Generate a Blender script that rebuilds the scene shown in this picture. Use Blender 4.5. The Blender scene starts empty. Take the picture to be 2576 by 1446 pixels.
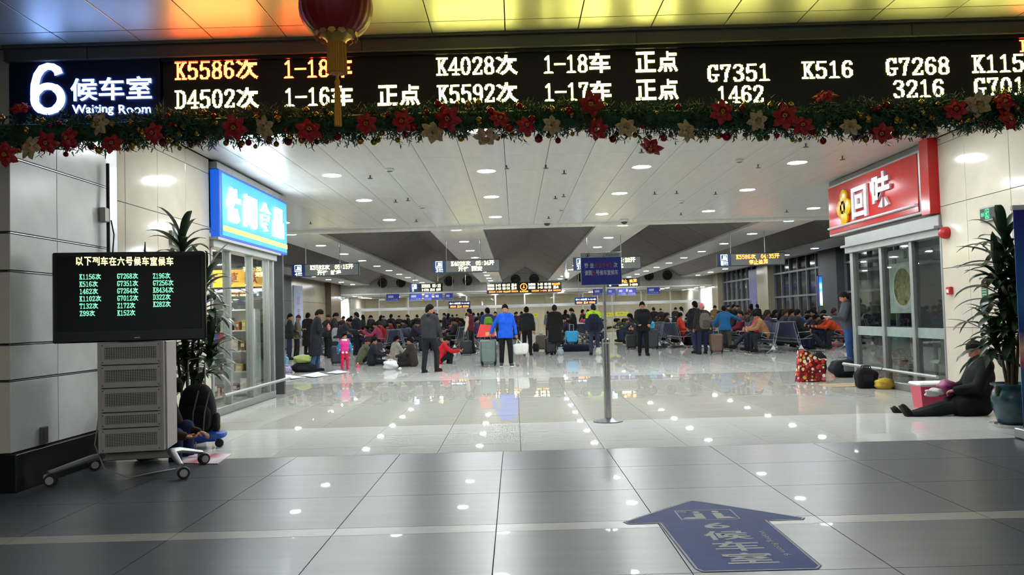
import bpy, bmesh, math, random
import numpy as np
from mathutils import Vector, Matrix
from mathutils.bvhtree import BVHTree
random.seed(7)
PI = math.pi
scene = bpy.context.scene
C = scene.collection

# ------------------------------------------------------------------ camera
FPX, CH = 2050.0, 1.37
_dy = np.array([8.0, 74.0, FPX]); _dy /= np.linalg.norm(_dy)
_dx = np.array([1.0, -0.027, 0.0]); _dx -= _dy * _dx.dot(_dy); _dx /= np.linalg.norm(_dx)
_dz = np.cross(_dx, _dy)
if _dz[1] > 0: _dz = -_dz
RW = np.array([_dx, _dy, _dz])          # rows: world axes in (right, down, forward) camera axes
cam_data = bpy.data.cameras.new('camera')
cam = bpy.data.objects.new('camera', cam_data); C.objects.link(cam)
cam_data.sensor_width = 36.0
cam_data.lens = FPX * 36.0 / 2576.0
cam_data.clip_start, cam_data.clip_end = 0.05, 300
right, down, fwd = RW[:, 0], RW[:, 1], RW[:, 2]
cam.matrix_world = Matrix(((right[0], -down[0], -fwd[0], 0), (right[1], -down[1], -fwd[1], 0),
                           (right[2], -down[2], -fwd[2], CH), (0, 0, 0, 1)))
scene.camera = cam

def _ray(x, y): return RW @ np.array([x - 1288.0, y - 723.0, FPX])
def on_floor(x, y, z=0.0):
    r = _ray(x, y); t = (z - CH) / r[2]; return (r[0] * t, r[1] * t, z)
def at_depth(x, y, Y):
    r = _ray(x, y); t = Y / r[1]; return (r[0] * t, Y, CH + r[2] * t)
def at_side(x, y, X):
    r = _ray(x, y); t = X / r[0]; return (X, r[1] * t, CH + r[2] * t)

# ------------------------------------------------------------------ world and exposure
world = bpy.data.worlds.new('night'); scene.world = world
world.use_nodes = True
world.node_tree.nodes['Background'].inputs[0].default_value = (0.55, 0.6, 0.7, 1)
world.node_tree.nodes['Background'].inputs[1].default_value = 0.02
scene.view_settings.view_transform = 'Standard'
scene.view_settings.look = 'None'
scene.view_settings.exposure = 0.0
scene.view_settings.gamma = 1.0
scene.view_settings.use_curve_mapping = False
scene.cycles.use_denoising = True
scene.cycles.max_bounces = 5
scene.cycles.diffuse_bounces = 4
scene.cycles.glossy_bounces = 3
scene.cycles.transmission_bounces = 4
scene.cycles.transparent_max_bounces = 10
scene.cycles.caustics_reflective = False
scene.cycles.caustics_refractive = False
scene.cycles.use_light_tree = False
scene.cycles.use_adaptive_sampling = True
scene.cycles.adaptive_threshold = 0.03
scene.cycles.sample_clamp_indirect = 6.0
LAMP = 315.0        # radiance of the ceiling downlights

# ------------------------------------------------------------------ materials
def lin(h):
    if isinstance(h, (tuple, list)): return tuple(h[:3])
    h = h.lstrip('#'); out = []
    for i in (0, 2, 4):
        c = int(h[i:i + 2], 16) / 255.0
        out.append(c / 12.92 if c <= 0.04045 else ((c + 0.055) / 1.055) ** 2.4)
    return tuple(out)
_mats = {}
def mat(name, col, rough=0.6, metal=0.0, var=0.12, scale=6.0, bump=0.0, bscale=None, spec=0.5, stretch=None, trans=0.0, alpha=1.0, coat=0.0):
    if name in _mats: return _mats[name]
    m = bpy.data.materials.new(name); m.use_nodes = True
    nt = m.node_tree; b = nt.nodes['Principled BSDF']
    c = lin(col)
    tc = nt.nodes.new('ShaderNodeTexCoord'); mp = nt.nodes.new('ShaderNodeMapping')
    nt.links.new(tc.outputs['Object'], mp.inputs[0])
    if stretch: mp.inputs['Scale'].default_value = stretch
    nz = nt.nodes.new('ShaderNodeTexNoise'); nz.inputs['Scale'].default_value = scale; nz.inputs['Detail'].default_value = 4
    nt.links.new(mp.outputs[0], nz.inputs['Vector'])
    rp = nt.nodes.new('ShaderNodeValToRGB')
    rp.color_ramp.elements[0].position, rp.color_ramp.elements[1].position = 0.3, 0.7
    rp.color_ramp.elements[0].color = tuple(x * (1 - var) for x in c) + (1,)
    rp.color_ramp.elements[1].color = tuple(min(1, x * (1 + var)) for x in c) + (1,)
    nt.links.new(nz.outputs['Fac'], rp.inputs[0]); nt.links.new(rp.outputs[0], b.inputs['Base Color'])
    b.inputs['Roughness'].default_value = rough; b.inputs['Metallic'].default_value = metal
    b.inputs['Specular IOR Level'].default_value = spec
    if coat: b.inputs['Coat Weight'].default_value = coat; b.inputs['Coat Roughness'].default_value = 0.025
    if trans: b.inputs['Transmission Weight'].default_value = trans
    if alpha < 1: b.inputs['Alpha'].default_value = alpha
    if bump:
        n2 = nt.nodes.new('ShaderNodeTexNoise'); n2.inputs['Scale'].default_value = bscale or scale * 3; n2.inputs['Detail'].default_value = 3
        nt.links.new(mp.outputs[0], n2.inputs['Vector'])
        bp = nt.nodes.new('ShaderNodeBump'); bp.inputs['Strength'].default_value = bump; bp.inputs['Distance'].default_value = 0.02
        nt.links.new(n2.outputs['Fac'], bp.inputs['Height']); nt.links.new(bp.outputs[0], b.inputs['Normal'])
    _mats[name] = m; return m
def emat(name, col, strength, base='#202020', sampled=False):
    if name in _mats: return _mats[name]
    m = bpy.data.materials.new(name); m.use_nodes = True
    b = m.node_tree.nodes['Principled BSDF']
    b.inputs['Base Color'].default_value = lin(base) + (1,)
    b.inputs['Emission Color'].default_value = lin(col) + (1,)
    b.inputs['Emission Strength'].default_value = strength
    m.cycles.emission_sampling = 'FRONT' if sampled else 'NONE'
    _mats[name] = m; return m
def glassmat(name, col='#cfd8d4', alpha=0.16, rough=0.02):
    if name in _mats: return _mats[name]
    m = bpy.data.materials.new(name); m.use_nodes = True
    nt = m.node_tree; nt.nodes.remove(nt.nodes['Principled BSDF'])
    t = nt.nodes.new('ShaderNodeBsdfTransparent'); t.inputs[0].default_value = tuple(1 - (1 - x) * 0.5 for x in lin(col)) + (1,)
    g = nt.nodes.new('ShaderNodeBsdfGlossy'); g.inputs['Roughness'].default_value = rough; g.inputs[0].default_value = (1, 1, 1, 1)
    fr = nt.nodes.new('ShaderNodeFresnel'); fr.inputs[0].default_value = 1.5
    ad = nt.nodes.new('ShaderNodeMath'); ad.operation = 'ADD'; ad.inputs[1].default_value = alpha * 0.4
    mx = nt.nodes.new('ShaderNodeMixShader')
    ge = nt.nodes.new('ShaderNodeNewGeometry'); iv = nt.nodes.new('ShaderNodeMath'); iv.operation = 'SUBTRACT'; iv.inputs[0].default_value = 1.0
    mu = nt.nodes.new('ShaderNodeMath'); mu.operation = 'MULTIPLY'
    nt.links.new(ge.outputs['Backfacing'], iv.inputs[1]); nt.links.new(iv.outputs[0], mu.inputs[1]); nt.links.new(ad.outputs[0], mu.inputs[0])
    nt.links.new(fr.outputs[0], ad.inputs[0]); nt.links.new(mu.outputs[0], mx.inputs[0])
    nt.links.new(t.outputs[0], mx.inputs[1]); nt.links.new(g.outputs[0], mx.inputs[2])
    nt.links.new(mx.outputs[0], nt.nodes['Material Output'].inputs[0])
    _mats[name] = m; return m
def cloth(col, name=None):
    name = name or 'cloth_' + (col if isinstance(col, str) else '%.2f_%.2f_%.2f' % tuple(col)).lstrip('#')
    return mat(name, col, 0.85, 0, 0.18, 9, 0.5, 14, spec=0.2)

# ------------------------------------------------------------------ mesh helpers
class MB:
    def __init__(s): s.v, s.f, s.m = [], [], []
    def add(s, verts, faces, mi=0, M=None):
        o = len(s.v)
        if M is not None: verts = [tuple(M @ Vector(p)) for p in verts]
        s.v.extend([tuple(p) for p in verts]); s.f.extend([tuple(i + o for i in f) for f in faces]); s.m.extend([mi] * len(faces)); return s
    def box(s, c, d, mi=0, bev=0.0, M=None):
        hx, hy, hz = d[0] / 2, d[1] / 2, d[2] / 2
        if bev <= 0:
            v = [(c[0] + a * hx, c[1] + b * hy, c[2] + e * hz) for e in (-1, 1) for b in (-1, 1) for a in (-1, 1)]
            return s.add(v, [(0, 2, 3, 1), (4, 5, 7, 6), (0, 1, 5, 4), (2, 6, 7, 3), (0, 4, 6, 2), (1, 3, 7, 5)], mi, M)
        h = (hx, hy, hz); bev = min(bev, 0.49 * min(d)); idx = {}; v = []
        for sx in (-1, 1):
            for sy in (-1, 1):
                for sz in (-1, 1):
                    sg = (sx, sy, sz)
                    for a in range(3):
                        idx[sg, a] = len(v)
                        v.append(tuple(sg[k] * (h[k] if k == a else h[k] - bev) for k in range(3)))
        fs = []
        for a in range(3):
            b, e = (a + 1) % 3, (a + 2) % 3
            for sa in (-1, 1):
                q = []
                for sb, se in ((-1, -1), (1, -1), (1, 1), (-1, 1)):
                    g = [0, 0, 0]; g[a], g[b], g[e] = sa, sb, se; q.append(idx[tuple(g), a])
                fs.append(q)
                for sb in (-1, 1):
                    q = []
                    for se, ax in ((-1, a), (1, a), (1, b), (-1, b)):
                        g = [0, 0, 0]; g[a], g[b], g[e] = sa, sb, se; q.append(idx[tuple(g), ax])
                    fs.append(q)
        for sx in (-1, 1):
            for sy in (-1, 1):
                for sz in (-1, 1): fs.append([idx[(sx, sy, sz), k] for k in range(3)])
        out = []
        for q in fs:
            p = [Vector(v[i]) for i in q]; n = (p[1] - p[0]).cross(p[2] - p[0])
            if n.dot(sum(p, Vector())) < 0: q = q[::-1]
            out.append(q)
        return s.add([(x + c[0], y + c[1], z + c[2]) for x, y, z in v], out, mi, M)
    def tube(s, pts, r, n=8, mi=0, caps=True, M=None, flat=None):
        pts = [Vector(p) for p in pts]; k = len(pts)
        rs = list(r) if isinstance(r, (list, tuple)) else [r] * k
        t0 = (pts[1] - pts[0]).normalized()
        up = Vector((0, 0, 1)) if abs(t0.z) < 0.9 else Vector((1, 0, 0))
        u = t0.cross(up).normalized(); v = []; f = []
        for i, p in enumerate(pts):
            t = (pts[min(i + 1, k - 1)] - pts[max(i - 1, 0)]).normalized()
            u = (u - t * u.dot(t))
            u = u.normalized() if u.length > 1e-6 else t.orthogonal().normalized()
            w = t.cross(u)
            for j in range(n):
                a = 2 * PI * j / n
                v.append(p + (u * math.cos(a) + w * math.sin(a) * (flat or 1)) * rs[i])
        for i in range(k - 1):
            for j in range(n):
                f.append((i * n + j, i * n + (j + 1) % n, (i + 1) * n + (j + 1) % n, (i + 1) * n + j))
        if caps: f.append(tuple(range(n))[::-1]); f.append(tuple((k - 1) * n + j for j in range(n)))
        return s.add(v, f, mi, M)
    def cyl(s, a, b, r, n=12, mi=0, M=None): return s.tube([a, b], r, n, mi, True, M)
    def lathe(s, prof, n=20, c=(0, 0, 0), mi=0, M=None, sx=1, sy=1):
        v = [(c[0] + r * math.cos(2 * PI * j / n) * sx, c[1] + r * math.sin(2 * PI * j / n) * sy, c[2] + z) for r, z in prof for j in range(n)]
        f = [(i * n + j, i * n + (j + 1) % n, (i + 1) * n + (j + 1) % n, (i + 1) * n + j) for i in range(len(prof) - 1) for j in range(n)]
        if prof[0][0] > 1e-4: f.append(tuple(range(n))[::-1])
        if prof[-1][0] > 1e-4: f.append(tuple((len(prof) - 1) * n + j for j in range(n)))
        return s.add(v, f, mi, M)
    def ball(s, c, r, nu=12, nv=8, mi=0, M=None, fn=None):
        r = (r, r, r) if not isinstance(r, (tuple, list)) else r
        v = [(0, 0, -1)]; f = []
        for i in range(1, nv):
            t = PI * i / nv - PI / 2
            for j in range(nu):
                a = 2 * PI * j / nu; v.append((math.cos(t) * math.cos(a), math.cos(t) * math.sin(a), math.sin(t)))
        v.append((0, 0, 1)); top = len(v) - 1
        for j in range(nu):
            f.append((0, 1 + (j + 1) % nu, 1 + j)); f.append((top, 1 + (nv - 2) * nu + j, 1 + (nv - 2) * nu + (j + 1) % nu))
        for i in range(nv - 2):
            for j in range(nu):
                a = 1 + i * nu; b = a + nu; f.append((a + j, a + (j + 1) % nu, b + (j + 1) % nu, b + j))
        if fn: v = [fn(Vector(p)) for p in v]
        return s.add([(c[0] + p[0] * r[0], c[1] + p[1] * r[1], c[2] + p[2] * r[2]) for p in v], f, mi, M)
    def prism(s, poly, d, mi=0, M=None):          # polygon in local xz, extruded along +y by d
        n = len(poly); v = [(x, 0, z) for x, z in poly] + [(x, d, z) for x, z in poly]
        ar = sum(poly[i][0] * poly[(i + 1) % n][1] - poly[(i + 1) % n][0] * poly[i][1] for i in range(n))
        idx = list(range(n)) if ar > 0 else list(range(n))[::-1]
        f = [tuple(idx), tuple(i + n for i in idx[::-1])]
        for k in range(n):
            a, b = idx[k], idx[(k + 1) % n]; f.append((b, a, a + n, b + n))
        return s.add(v, f, mi, M)
    def quad(s, a, b, c, d, mi=0): return s.add([a, b, c, d], [(0, 1, 2, 3)], mi)
    def mesh(s, name, mats, smooth=None):
        me = bpy.data.meshes.new(name); me.from_pydata(s.v, [], s.f)
        for m in (mats if isinstance(mats, (list, tuple)) else [mats]): me.materials.append(m)
        if len(set(s.m)) > 1: me.polygons.foreach_set('material_index', s.m)
        if smooth:
            me.polygons.foreach_set('use_smooth', [True] * len(me.polygons))
            if smooth < 179: me.set_sharp_from_angle(angle=math.radians(smooth))
        me.update(); return me
    def build(s, name, mats, parent=None, smooth=None, loc=(0, 0, 0), rz=0.0):
        return place(name, s.mesh(name, mats, smooth), parent, loc, rz)
def place(name, me, parent=None, loc=(0, 0, 0), rz=0.0, rot=None):
    o = bpy.data.objects.new(name, me); C.objects.link(o)
    o.location = loc; o.rotation_euler = rot or (0, 0, rz)
    if parent is not None: o.parent = parent
    return o
def tag(o, label, cat, group=None, kind=None):
    o['label'] = label; o['category'] = cat
    if group: o['group'] = group
    if kind: o['kind'] = kind
    return o
def thing(name, label, cat, loc=(0, 0, 0), rz=0.0, group=None):
    return tag(place(name, None, None, loc, rz), label, cat, group)
def struct(o, label, cat): o['kind'] = 'structure'; o['label'] = label; o['category'] = cat; return o
def dup(root, loc=None, rz=None, label=None, group=None):
    def cp(o, par):
        c = o.copy(); C.objects.link(c); c.parent = par
        for ch in kids.get(o.name, []): cp(ch, c)
        return c
    kids = {}
    stack = [root]
    while stack:
        o = stack.pop(); ch = list(o.children); kids[o.name] = ch; stack.extend(ch)
    r = cp(root, None)
    if loc is not None: r.location = loc
    if rz is not None: r.rotation_euler = (0, 0, rz)
    if label: r['label'] = label
    if group: r['group'] = group
    return r
def rot(axis, deg): return Matrix.Rotation(math.radians(deg), 4, axis)
def tr(x, y, z): return Matrix.Translation((x, y, z))

# ------------------------------------------------------------------ lettering
_tx = {}
def text_geo(s, bold=0.0):
    k = (s, bold)
    if k in _tx: return _tx[k]
    cu = bpy.data.curves.new('t', 'FONT'); cu.body = s; cu.size = 1; cu.resolution_u = 3; cu.offset = bold
    o = bpy.data.objects.new('t', cu); C.objects.link(o)
    dg = bpy.context.evaluated_depsgraph_get(); dg.update()
    me = bpy.data.meshes.new_from_object(o.evaluated_get(dg))
    v = [tuple(p.co) for p in me.vertices]; f = [tuple(p.vertices) for p in me.polygons]
    bpy.data.objects.remove(o); bpy.data.curves.remove(cu); bpy.data.meshes.remove(me)
    xs = [p[0] for p in v]; ys = [p[1] for p in v]
    x0, x1, y0, y1 = min(xs), max(xs), min(ys), max(ys)
    v = [((p[0] - x0) / (x1 - x0), (p[1] - y0) / (y1 - y0)) for p in v]
    _tx[k] = (v, f, (x1 - x0) / (y1 - y0)); return _tx[k]
def text_on(mb, s, o, u, w, bold=0.0, mi=0, depth=0.0):
    """fit the string into the parallelogram o, o+u, o+w (facing u x w)"""
    o, u, w = Vector(o), Vector(u), Vector(w)
    v, f, _ = text_geo(s, bold)
    if depth:
        n = u.cross(w).normalized() * depth
        front = [o + u * a + w * b + n for a, b in v]; back = [o + u * a + w * b for a, b in v]
        k = len(v); cnt = {}
        for q in f:
            for i in range(len(q)):
                e = (q[i], q[(i + 1) % len(q)]); cnt[e] = 1
        sides = [(a, b) for a, b in cnt if (b, a) not in cnt]
        mb.add(front + back, list(f) + [(b, a, a + k, b + k) for a, b in sides], mi)
    else: mb.add([o + u * a + w * b for a, b in v], f, mi)
    return mb
_E8 = [(5 + 2.8 * math.cos(t), 14.8 + 4.3 * math.sin(t)) for t in np.linspace(0, 2 * PI, 17)]
_GL = {
 '0': [[(5 + 3.3 * math.cos(t), 10 + 9 * math.sin(t)) for t in np.linspace(0, 2 * PI, 25)]],
 '1': [[(2.6, 16.2), (5, 19), (5, .8)], [(2.2, .8), (7.8, .8)]],
 '2': [[(1.9, 14.5), (2.5, 18), (5, 19.2), (7.5, 18), (8.1, 15), (7.2, 11.5), (1.8, 1.2), (8.2, 1.2), (8.4, 4)]],
 '3': [[(1.8, 16), (3, 18.7), (5, 19.2), (7.4, 18), (7.8, 15), (6.8, 11.8), (4.2, 10.6), (7.2, 9), (8.2, 5.5), (7.4, 2), (5, .8), (2.8, 1.2), (1.7, 4)]],
 '4': [[(6.6, .8), (6.6, 19), (1, 6), (9, 6)], [(4.6, .8), (8.6, .8)]],
 '5': [[(8, 19), (2.5, 19), (2.2, 10.5), (4.5, 12), (7, 11.2), (8.2, 8), (8, 4), (6.5, 1.2), (4.5, .8), (2.5, 1.3), (1.6, 4)]],
 '6': [[(8, 16), (7, 18.7), (5, 19.2), (3, 17.5), (2, 13), (1.9, 7), (2.7, 2.5), (5, .8), (7.4, 2.5), (8.1, 6), (7.4, 9.5), (5, 11.2), (3, 10), (2, 7.5)]],
 '7': [[(1.8, 15.5), (1.8, 18.8), (8.2, 18.8), (5.5, 10), (4.8, .8)]],
 '8': [_E8, [(5 + 3.3 * math.cos(t), 5.4 + 4.6 * math.sin(t)) for t in np.linspace(0, 2 * PI, 17)]],
 'K': [[(2.4, .8), (2.4, 19.2)], [(1, .8), (3.8, .8)], [(1, 19.2), (3.8, 19.2)], [(7.6, 19), (3, 8.5)], [(4.4, 11), (8, 1)], [(6.4, 19.2), (9, 19.2)], [(6.8, .8), (9.4, .8)]],
 'D': [[(2.6, .8), (2.6, 19.2)], [(1, .8), (5, .8), (7.4, 3.5), (8.1, 10), (7.4, 16.5), (5, 19.2), (1, 19.2)]],
 'G': [[(8, 15), (7.5, 17.8), (5.3, 19.2), (3, 18), (1.9, 13.5), (1.9, 6.5), (3, 2), (5.3, .8), (7.6, 2.4), (7.6, 8)], [(5.6, 8.2), (9.2, 8.2)], [(8.2, 19), (8.2, 15)]],
 'T': [[(5, .8), (5, 19)], [(1.3, 15), (1.3, 19), (8.7, 19), (8.7, 15)], [(3.2, .8), (6.8, .8)]],
 'Z': [[(2, 15.5), (2, 19), (8, 19), (2, 1), (8.2, 1), (8.4, 4.5)]],
 '-': [[(1.2, 10), (8.8, 10)]], ':': [[(5, 5), (5, 5.2)], [(5, 13), (5, 13.2)]], ' ': []}
_GL['9'] = [[(10 - x, 20 - y) for x, y in _GL['6'][0]]]
_bm = {}
def led_bitmap(ch, n=24):
    k = (ch, n)
    if k in _bm: return _bm[k]
    if ch in _GL:
        g = np.zeros((n, n // 2), bool); sc = n / 24.0
        yy, xx = np.mgrid[0:n, 0:n // 2]; px = (xx + .5) / sc / 12 * 10; py = (n - 1 - yy + .5) / sc - 2
        for st in _GL[ch]:
            for (ax, ay), (bx, by) in zip(st[:-1], st[1:]):
                for t in np.linspace(0, 1, max(2, int(math.hypot(bx - ax, by - ay) * 2))):
                    qx, qy = ax + (bx - ax) * t, ay + (by - ay) * t
                    g |= ((px - qx) / 1.15) ** 2 + ((py - qy) / 1.05) ** 2 <= 1
    else:
        v, f, asp = text_geo(ch, 0.025)
        bv = BVHTree.FromPolygons([(p[0], p[1], 0) for p in v], f)
        g = np.zeros((n, n), bool)
        for r in range(n):
            for c in range(n):
                x, y = (c + .5) / n, 1 - (r + .5) / n
                m = 0.03
                x, y = (x - m) / (1 - 2 * m), (y - m) / (1 - 2 * m)
                g[r, c] = bv.ray_cast(Vector((x, y, 1)), Vector((0, 0, -1)))[0] is not None
    _bm[k] = g; return g
def led_on(mb, s, o, u, w, mi=0, n=24):
    o, u, w = Vector(o), Vector(u), Vector(w)
    g = np.concatenate([led_bitmap(c, n) for c in s], 1); H_, W_ = g.shape
    for r in range(H_):
        c = 0
        while c < W_:
            if g[r, c]:
                e = c
                while e < W_ and g[r, e]: e += 1
                y0, y1 = 1 - (r + 1) / H_, 1 - r / H_
                mb.quad(o + u * (c / W_) + w * y0, o + u * (e / W_) + w * y0, o + u * (e / W_) + w * y1, o + u * (c / W_) + w * y1, mi); c = e
            else: c += 1
    return mb
# ================================================================== THE SETTING
ZC, ZF = 3.85, 3.80                 # waiting-room ceiling, concourse ceiling
XL, XR, XP = -4.5, 6.3, -4.3        # passage walls, entrance pillar face
WL, WR = -12.5, 14.0                # hall side walls
YB = 57.0                           # bulkhead at the far end
STRIPS = [-10.9, -6.23, -1.59, 3.09, 7.74, 12.38]
m_dark = mat('polished_grey_granite', '#4b4e53', 0.32, 0, 0.16, 3.0, 0, stretch=(0.35, 3, 1), spec=0.4, coat=0.03)
m_stripe = mat('pale_granite_strip', '#8f8b84', 0.32, 0, 0.08, 6)
m_white = mat('white_floor_stone', '#d9d9d4', 0.014, 0, 0.05, 5, stretch=(0.6, 3, 1))
m_beige = mat('beige_floor_stone', '#bcbab1', 0.014, 0, 0.06, 5, stretch=(0.6, 3, 1))
m_grout = mat('floor_grout', '#3a3936', 0.9)
m_metalceil = mat('white_metal_ceiling', '#efede6', 0.30, 0.0, 0.05, 2, stretch=(4, .3, 1), spec=0.7)
m_frontceil = mat('lacquered_metal_ceiling', '#c6c5bb', 0.42, 0.7, 0.03, 2)
m_gap = mat('dark_joint', '#4a4843', 0.9)
m_vault = mat('vault_panel_grey', '#554f48', 0.75, 0, 0.08, 2)
m_cream = mat('cream_stone_panel', '#c6bfae', 0.09, 0, 0.05, 3)
m_grey = mat('pale_grey_wall_panel', '#dcdedc', 0.22, 0, 0.05, 4)
m_black = mat('black_plinth', '#0d0d0e', 0.35, 0, 0.1)
m_steel = mat('brushed_steel', '#b9bbbb', 0.28, 0.9, 0.08, 3, stretch=(1, 1, 8))
m_alu = mat('silver_aluminium', '#a5a8a7', 0.38, 0.75, 0.06, 5)
m_fascia = mat('grey_fascia_metal', '#6e6c68', 0.35, 0.5, 0.05, 2)
m_plainwhite = mat('white_painted_metal', '#e6e6e2', 0.45, 0, 0.03)
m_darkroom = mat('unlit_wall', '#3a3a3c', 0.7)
m_glass = glassmat('clear_glass')
m_nightglass = mat('night_window_glass', '#15171b', 0.08, 0, 0.1, 2, spec=0.6)
e_lamp = emat('downlight_glow', (.93, .985, 1.0), LAMP, '#ffffff', True)

def tiles(parent, xs, ys, z, mset, name='tile', gap=0.006, t=0.02, bev=0.0):
    cache = {}; n = 0
    for j in range(len(ys) - 1):
        for i in range(len(xs) - 1):
            w, d = xs[i + 1] - xs[i], ys[j + 1] - ys[j]
            k = (round(w, 3), round(d, 3))
            if k not in cache: cache[k] = MB().box((0, 0, -t / 2), (w - gap, d - gap, t), 0, bev).mesh(name, mset)
            place(name, cache[k], parent, ((xs[i] + xs[i + 1]) / 2, (ys[j] + ys[j + 1]) / 2, z)); n += 1
    return n
fl = struct(MB().box((0.5, 7.5, -0.12), (21, 29, 0.2)).build('floor', m_grout), 'stone tiled floor of the concourse and the waiting room entrance', 'floor')
xs = [-0.16 + 1.055 * k for k in range(-5, 7)]
tiles(fl, xs, [3.34, 4.34, 5.27], 0, m_dark)
tiles(fl, xs, [5.27, 5.46], 0, m_stripe)
tiles(fl, xs, [5.46, 6.42, 7.38, 8.39], 0, m_dark)
for x0, x1, y0, y1 in ((-9.5, xs[0], -6, 8.39), (xs[-1], 10, -6, 8.39), (xs[0], xs[-1], -6, 3.34)):
    place('outer_paving', MB().box(((x0 + x1) / 2, (y0 + y1) / 2, -0.01), (x1 - x0 - .006, y1 - y0 - .006, .02)).mesh('outer_paving', m_dark), fl)
xl = [0.02 + 0.855 * k for k in range(-6, 9)]
xl[0] = XL - 0.1
tiles(fl, xl, [8.39, 8.91, 9.76, 10.61], 0, m_white)
yb = [10.61 + 0.85 * k for k in range(10)]
tiles(fl, xl, yb, 0, m_beige)
for x0, x1 in ((-10, XL - .1), (xl[-1], 11)):
    place('side_paving', MB().box(((x0 + x1) / 2, (8.39 + 18.26) / 2, -0.01), (x1 - x0 - .006, 18.26 - 8.39 - .006, .02)).mesh('side_paving', m_beige), fl)
yw = [18.26 + 0.85 * k for k in range(5)]
tiles(fl, xl, yw, 0, m_white)
# the hall floor further in: same stone, joints in the material
def brickmat():
    m = bpy.data.materials.new('white_stone_floor_far'); m.use_nodes = True; nt = m.node_tree; b = nt.nodes['Principled BSDF']
    tc = nt.nodes.new('ShaderNodeTexCoord'); br = nt.nodes.new('ShaderNodeTexBrick'); br.offset = 0.0
    br.inputs['Scale'].default_value = 1.0; br.inputs['Brick Width'].default_value = 0.855; br.inputs['Row Height'].default_value = 0.85
    br.inputs['Mortar Size'].default_value = 0.004; br.inputs['Color1'].default_value = lin('#d9d9d4') + (1,); br.inputs['Color2'].default_value = lin('#d4d4ce') + (1,)
    br.inputs['Mortar'].default_value = lin('#6a6862') + (1,)
    nt.links.new(tc.outputs['Object'], br.inputs['Vector']); nt.links.new(br.outputs['Color'], b.inputs['Base Color'])
    b.inputs['Roughness'].default_value = 0.03; return m
mb = MB(); m_far = brickmat()
hf = struct(MB().box((0, 0, -0.06), (38, 49, 0.12)).build('floor', m_far, None, None, (2, 21.66 + 24.5, 0)), 'pale stone floor of the long waiting hall', 'floor')
for x0, x1 in ((-17, XL - .1), (xl[-1], 21)):
    place('hall_side_paving', MB().box(((x0 + x1) / 2, (18.26 + 21.66) / 2, -0.01), (x1 - x0 - .006, 21.66 - 18.26, .02)).mesh('hall_side_paving', m_white), fl)

# ---- ceilings
def panels(parent, xs, ys, z, m, gap=0.008, t=0.02, name='ceiling_panel'):
    cache = {}
    for j in range(len(ys) - 1):
        for i in range(len(xs) - 1):
            w, d = xs[i + 1] - xs[i], ys[j + 1] - ys[j]; k = (round(w, 3), round(d, 3))
            if k not in cache: cache[k] = MB().box((0, 0, t / 2), (w - gap, d - gap, t), 0, 0.002).mesh(name, m)
            place(name, cache[k], parent, ((xs[i] + xs[i + 1]) / 2, (ys[j] + ys[j + 1]) / 2, z))
cf = struct(MB().box((0.5, 0.6, ZF + .08), (20, 13.2, .1)).build('ceiling', m_gap), 'lacquered metal ceiling of the concourse reflecting the coloured signs', 'ceiling')
xf = [-0.02 + 0.62 * k for k in range(-8, 9)]
panels(cf, xf, [4.10, 5.34, 6.58, 6.95], ZF, m_frontceil)
for x0, x1, y0, y1 in ((-9.4, xf[0], -6, 6.95), (xf[-1], 10.4, -6, 6.95), (xf[0], xf[-1], -6, 4.10)):
    place('ceiling_field', MB().box(((x0 + x1) / 2, (y0 + y1) / 2, ZF + .01), (x1 - x0 - .008, y1 - y0 - .008, .02)).mesh('ceiling_field', m_frontceil), cf)
cp = struct(MB().box((0.9, 15.2, ZC + .08), (27, 13.4, .1)).build('ceiling', m_gap), 'white metal panel ceiling over the waiting room entrance with round downlights', 'ceiling')
xc = [-0.42 - 0.3275 + 0.655 * k for k in range(-6, 12)]
xc[0] = XL + 0.0; xc[-1] = XR
yc = [8.5 + 1.31 * k for k in range(10)] + [21.9]
panels(cp, xc, yc, ZC, m_metalceil)
for x0, x1 in ((-12.5, XL), (XR, 14)):
    panels(cp, list(np.linspace(x0, x1, 4)), [15.9, 18.9, 21.9], ZC, m_metalceil)
struct(MB().box((0.75, 21.95, 4.4), (26.5, 0.1, 1.2)).box((0.75, 21.86, ZC - .05), (26.5, 0.1, 0.1), 1).build('trim_1', [m_vault, m_metalceil]), 'pale edge of the entrance ceiling where the tall hall begins', 'trim')

# the hall: flat strips along the depth, pitched dark vaults between them
for k, sx in enumerate(STRIPS):
    ob = MB().box((0, 0, 0.05), (1.5, YB - 21.9, 0.1), 0, 0.01).build('ceiling', m_metalceil, None, None, (sx, (YB + 21.9) / 2, ZC))
    nm = ['leftmost', 'second', 'third', 'fourth', 'fifth', 'rightmost'][k]
    struct(ob, 'flat white ceiling strip with a row of downlights, %s of six across the hall' % nm, 'ceiling')
va = struct(MB().box((0.75, (YB + 21.9) / 2, 5.1), (26.5, YB - 21.9, 0.1)).build('ceiling', m_vault), 'dark pitched vaults between the lit ceiling strips of the hall', 'ceiling')
bays = [21.95 + 3.505 * k for k in range(11)]
def slope(x0, z0, x1, z1, d, t=0.05):
    n = Vector((-(z1 - z0), 0, x1 - x0)).normalized() * t
    if n.z < 0: n = -n
    p = [(x0, 0, z0), (x1, 0, z1)]
    b = MB(); v = []
    for y in (0.012, d - 0.012):
        v += [(x0, y, z0), (x1, y, z1), (x1 + n.x, y, z1 + n.z), (x0 + n.x, y, z0 + n.z)]
    f = [(0, 1, 2, 3), (7, 6, 5, 4), (0, 4, 5, 1), (1, 5, 6, 2), (2, 6, 7, 3), (3, 7, 4, 0)]
    return b.add(v, f).mesh('vault_panel', m_vault)
ed = [(WL - .02, STRIPS[0] - .75)] + [(STRIPS[i] + .75, STRIPS[i + 1] - .75) for i in range(5)] + [(STRIPS[5] + .75, WR + .02)]
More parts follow.
